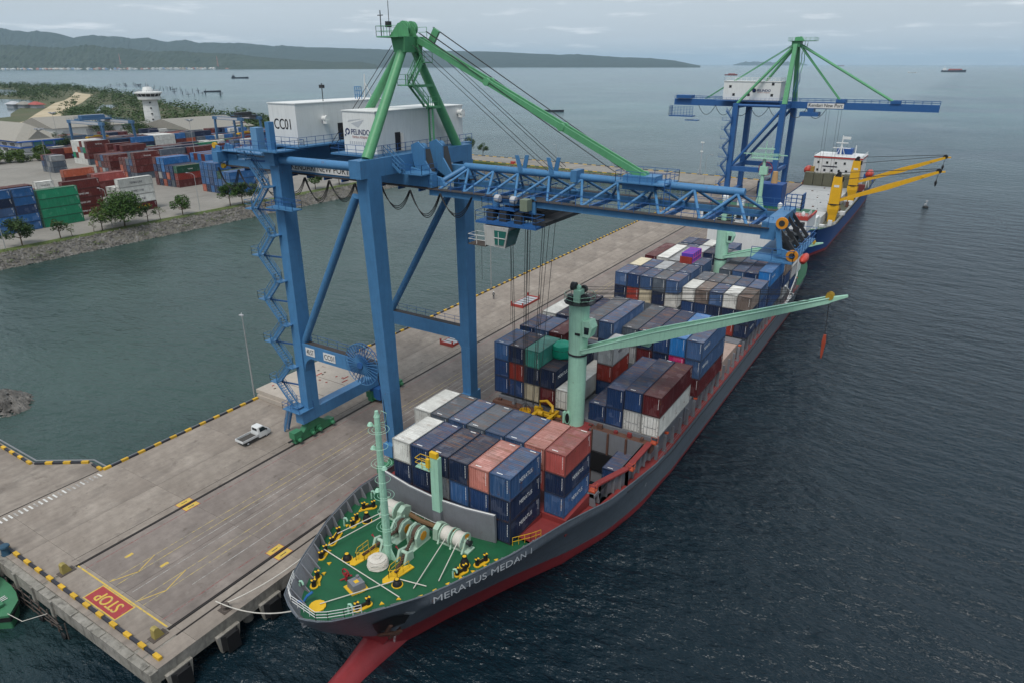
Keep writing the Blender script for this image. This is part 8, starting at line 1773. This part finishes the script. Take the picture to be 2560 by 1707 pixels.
mb = MB(); mb.tube((-104, 337, DZ), (-104, 337, DZ + 15), .25, 6, .15); mb.rail([(-105, 336.6, DZ), (-103, 336.6, DZ)], 2.4, .08, .8, 2); mb.build('post', M_wallg, t); mb = MB(); mb.cbox((-104, 337, DZ + 15.2), (1.6, .6, .5)); mb.cbox((-104, 337, DZ + 11), (1.2, .6, .5)); mb.build('lamp_head', M_wallw, t)
lamp(-94, 312.6, 12, 'slim lamp post at the near trestle edge', (2, 0)); lamp(-176, 322, 11, 'left lamp post on the causeway', (0, -1.6)); lamp(-142, 319, 11, 'right lamp post on the causeway', (0, -1.6))
mb = MB(); mb.box((-202.5, 319.5, DZ), (-200.3, 321.2, DZ + 1.4)); solo(mb, 'waste_bin', paint('bin_red', (.4, .05, .04), .6), (-201.4, 320, DZ), 'small red bin on the causeway verge', 'bin')
container(-66, 298, DZ, L40, STD, 'navy', 'navy container standing on the quay behind the far crane', 'containers on the quay', lite=True); container(-63.2, 298, DZ, L40, STD, 'blue', 'blue container standing on the quay behind the far crane', 'containers on the quay', lite=True)
container(-66, 298, DZ + 2.61, L40, STD, 'steel', 'faded blue container, upper of two behind the far crane', 'containers on the quay', lite=True)

# ================================================================== CRAFT ON THE WATER
M_tug = paint('tug_green', (0.045, 0.17, 0.085), 0.5, 0.3, 0.15, 0.2)
t = thing('tug_boat', (-80, 18.2, 0), 'green workboat nosing along the near end of the quay', 'boat')
def boat_hull(mb, x0, x1, yc, hb, z0, z1, n=10):
    rings = []
    for i in range(n + 1):
        f = i / n; x = x0 + (x1 - x0) * f; k = (1 - max(0, (f - .6) / .4) ** 2.2) ** .5 if f > .6 else 1.0; k = max(k, .03)
        rings.append([(x, yc - hb * k, z1 + .3 * f), (x, yc + hb * k, z1 + .3 * f), (x, yc + hb * k * .8, z0), (x, yc - hb * k * .8, z0)])
    mb.loft(rings)
mb = MB(); boat_hull(mb, -88, -72.2, 18.3, 2.3, -.6, 1.4); hl = mb.build('hull', M_tug, t, smooth=True)
mb = MB(); boat_hull(mb, -88, -72.1, 18.3, 2.4, .9, 1.15); mb.build('rubbing_band', M_rub, t)
mb = MB(); mb.loft([[(-85, 16.8, 1.5), (-77.2, 17.0, 1.5), (-77.2, 19.6, 1.5), (-85, 19.8, 1.5)], [(-85, 17.2, 3.9), (-78.6, 17.3, 3.9), (-78.6, 19.3, 3.9), (-85, 19.4, 3.9)]]); wh = mb.build('wheelhouse', M_signw, t)
mb = MB(); mb.add([(-77.55, 17.15, 2.3), (-77.55, 19.45, 2.3), (-78.42, 19.3, 3.6), (-78.42, 17.3, 3.6)], [(0, 1, 2, 3)]); mb.v = [(p[0] + .08, p[1], p[2]) for p in mb.v]; mb.build('windscreen', M_glzd, wh)
mb = MB(); mb.box((-85.2, 17.0, 3.9), (-78.4, 19.6, 4.1)); mb.build('wheelhouse_roof', paint('tug_red', (.4, .05, .05), .5), wh)
for i in range(3): mb = MB(); mb.lathe([(.2, -.1), (.36, -.08), (.4, 0), (.36, .08), (.2, .1)], (-73.6 - i * 1.6, 16.25 - .2 * i, .75), 12, 'y'); mb.build('tyre_fender', M_rub, t, smooth=True)
mb = MB()
for i in range(6): mb.box((-75.6 + .3 * (i % 3), 17.2 + (i // 3) * 1.6, 1.72), (-75.5 + .3 * (i % 3), 18.0 + (i // 3) * 1.4, 1.74))
mb.build('deck_stripes', M_signw, t); mb = MB(); mb.cbox((-74.4, 18.3, 1.9), (.9, .8, .25)); mb.build('deck_hatch', M_tug, t)
rope([(-72.4, 18.3, 1.8), (-70.8, 18.8, 1.2), (-69.2, 20.6, 1.6)], 'thin line from the workboat to the quay frame', .03)
t = thing('buoy', (-5.9, 322, 0), 'small black and white marker float on the water', 'buoy')
mb = MB(); mb.lathe([(.9, -.3), (1.2, .1), (.9, .5), (.3, .6)], (-5.9, 322, 0), 12); mb.build('float', M_rub, t, smooth=True); mb = MB(); mb.tube((-5.9, 322, .5), (-5.8, 322, 2.4), .12, 6); mb.cbox((-5.8, 322, 2.5), (.7, .3, .6)); mb.cbox((-6.1, 322, 1.2), (.8, .6, .6)); mb.build('topmark', M_wallg, t)
def small_ship(x, y, L_, hd, mat, label, name='cargo_boat', house=True, deck=None):
    t = thing(name, (x, y, 0), label, 'boat', 'vessels out in the bay'); ux, uy = math.cos(hd), math.sin(hd)
    P = lambda a, b, z: (x + a * ux - b * uy, y + a * uy + b * ux, z)
    mb = MB(); rings = []
    for f in (-.5, -.45, -.2, .2, .38, .46, .5): k = 1 if abs(f) < .39 else (.75 if f < 0 else (.6 if f < .48 else .08)); rings.append([P(f * L_, -L_ * .085 * k, L_ * (.075 + .05 * max(0, f))), P(f * L_, L_ * .085 * k, L_ * (.075 + .05 * max(0, f))), P(f * L_, L_ * .06 * k, -1), P(f * L_, -L_ * .06 * k, -1)])
    mb.loft(rings); mb.build('hull', mat, t)
    if house: mb = MB(); mb.loft([[P(a, b, L_ * .07) for a, b in ((-.46 * L_, -.06 * L_), (-.3 * L_, -.06 * L_), (-.3 * L_, .06 * L_), (-.46 * L_, .06 * L_))], [P(a, b, L_ * .17) for a, b in ((-.46 * L_, -.055 * L_), (-.32 * L_, -.055 * L_), (-.32 * L_, .055 * L_), (-.46 * L_, .055 * L_))]]); mb.tube(P(-.38 * L_, 0, L_ * .16), P(-.38 * L_, 0, L_ * .28), L_ * .01, 5); mb.build('wheelhouse', house if house is not True else M_sw, t)
    if deck: mb = MB(); mb.loft([[P(a, b, L_ * .07) for a, b in ((-.25 * L_, -.07 * L_), (.36 * L_, -.07 * L_), (.36 * L_, .07 * L_), (-.25 * L_, .07 * L_))], [P(a, b, L_ * .14) for a, b in ((-.2 * L_, -.05 * L_), (.3 * L_, -.05 * L_), (.3 * L_, .05 * L_), (-.2 * L_, .05 * L_))]]); mb.build('deck_cargo', deck, t)
M_dk = paint('boat_dark', (.03, .035, .05), .6, .3); M_bargered = paint('barge_red', (.24, .05, .04), .6, .3)
small_ship(-2429, 1855, 64, R(40), M_dk, 'dark open-decked vessel anchored in the bay behind the white house', house=M_dk)
small_ship(-1308, 928, 34, R(35), M_dk, 'low dark fishing raft on the bay', house=None)
small_ship(-1028, 3683, 62, R(10), M_bargered, 'red barge anchored offshore', 'barge', house=None, deck=M_bargered)
small_ship(-126, 5960, 150, R(8), M_dk, 'large dark vessel with red cargo near the horizon', 'cargo_ship_far', deck=M_bargered)
small_ship(-2743, 18860, 220, R(10), M_bargered, 'tiny red vessel on the horizon'); small_ship(-330, 5200, 50, R(10), M_sw, 'tiny pale boat beside the large dark vessel')
small_ship(-6203, 3489, 80, R(60), M_sw, 'white boat moored before the far village, left', house=True); small_ship(-6221, 3942, 70, R(60), M_sw, 'white boat moored before the far village, right')
small_ship(-2500, 3050, 30, R(30), M_dk, 'small dark boat left of the A-frame stays', house=None); small_ship(-420, 760, 26, R(10), M_dk, 'low dark skiff in front of the far crane cage', house=None)
# fish traps: rows of stakes in the shallows
mb = MB(); rg = random.Random(21)
for i in range(60): f = rg.random(); x = -1950 + f * 900 + rg.uniform(-25, 25); y = 1050 - f * 330 + rg.uniform(20, 90); mb.tube((x, y, -1), (x, y, rg.uniform(4, 9)), .4, 4); mb.box((x - 3, y - 3, 3), (x + 3, y + 3, 3.6)) if i % 3 == 0 else None
tag(mb.build('fish_trap_stakes', M_dk), 'scattered fish trap stakes in the shallows off the mangroves', 'stakes', kind='stuff')

# ================================================================== HAZE
hz = bpy.data.materials.new('haze_air'); hz.use_nodes = True; t_ = hz.node_tree; t_.nodes.clear()
o_ = t_.nodes.new('ShaderNodeOutputMaterial'); pv = t_.nodes.new('ShaderNodeVolumePrincipled'); t_.links.new(pv.outputs[0], o_.inputs['Volume'])
pv.inputs['Color'].default_value = (0.66, 0.84, 1.0, 1); pv.inputs['Density'].default_value = 3.2e-5; pv.inputs['Anisotropy'].default_value = 0.2
mb = MB(); mb.box((-60000, -60000, -7), (60000, 60000, 620)); hb_ = mb.build('haze', hz); tag(hb_, 'thin sea haze over the whole bay', 'haze', kind='stuff')
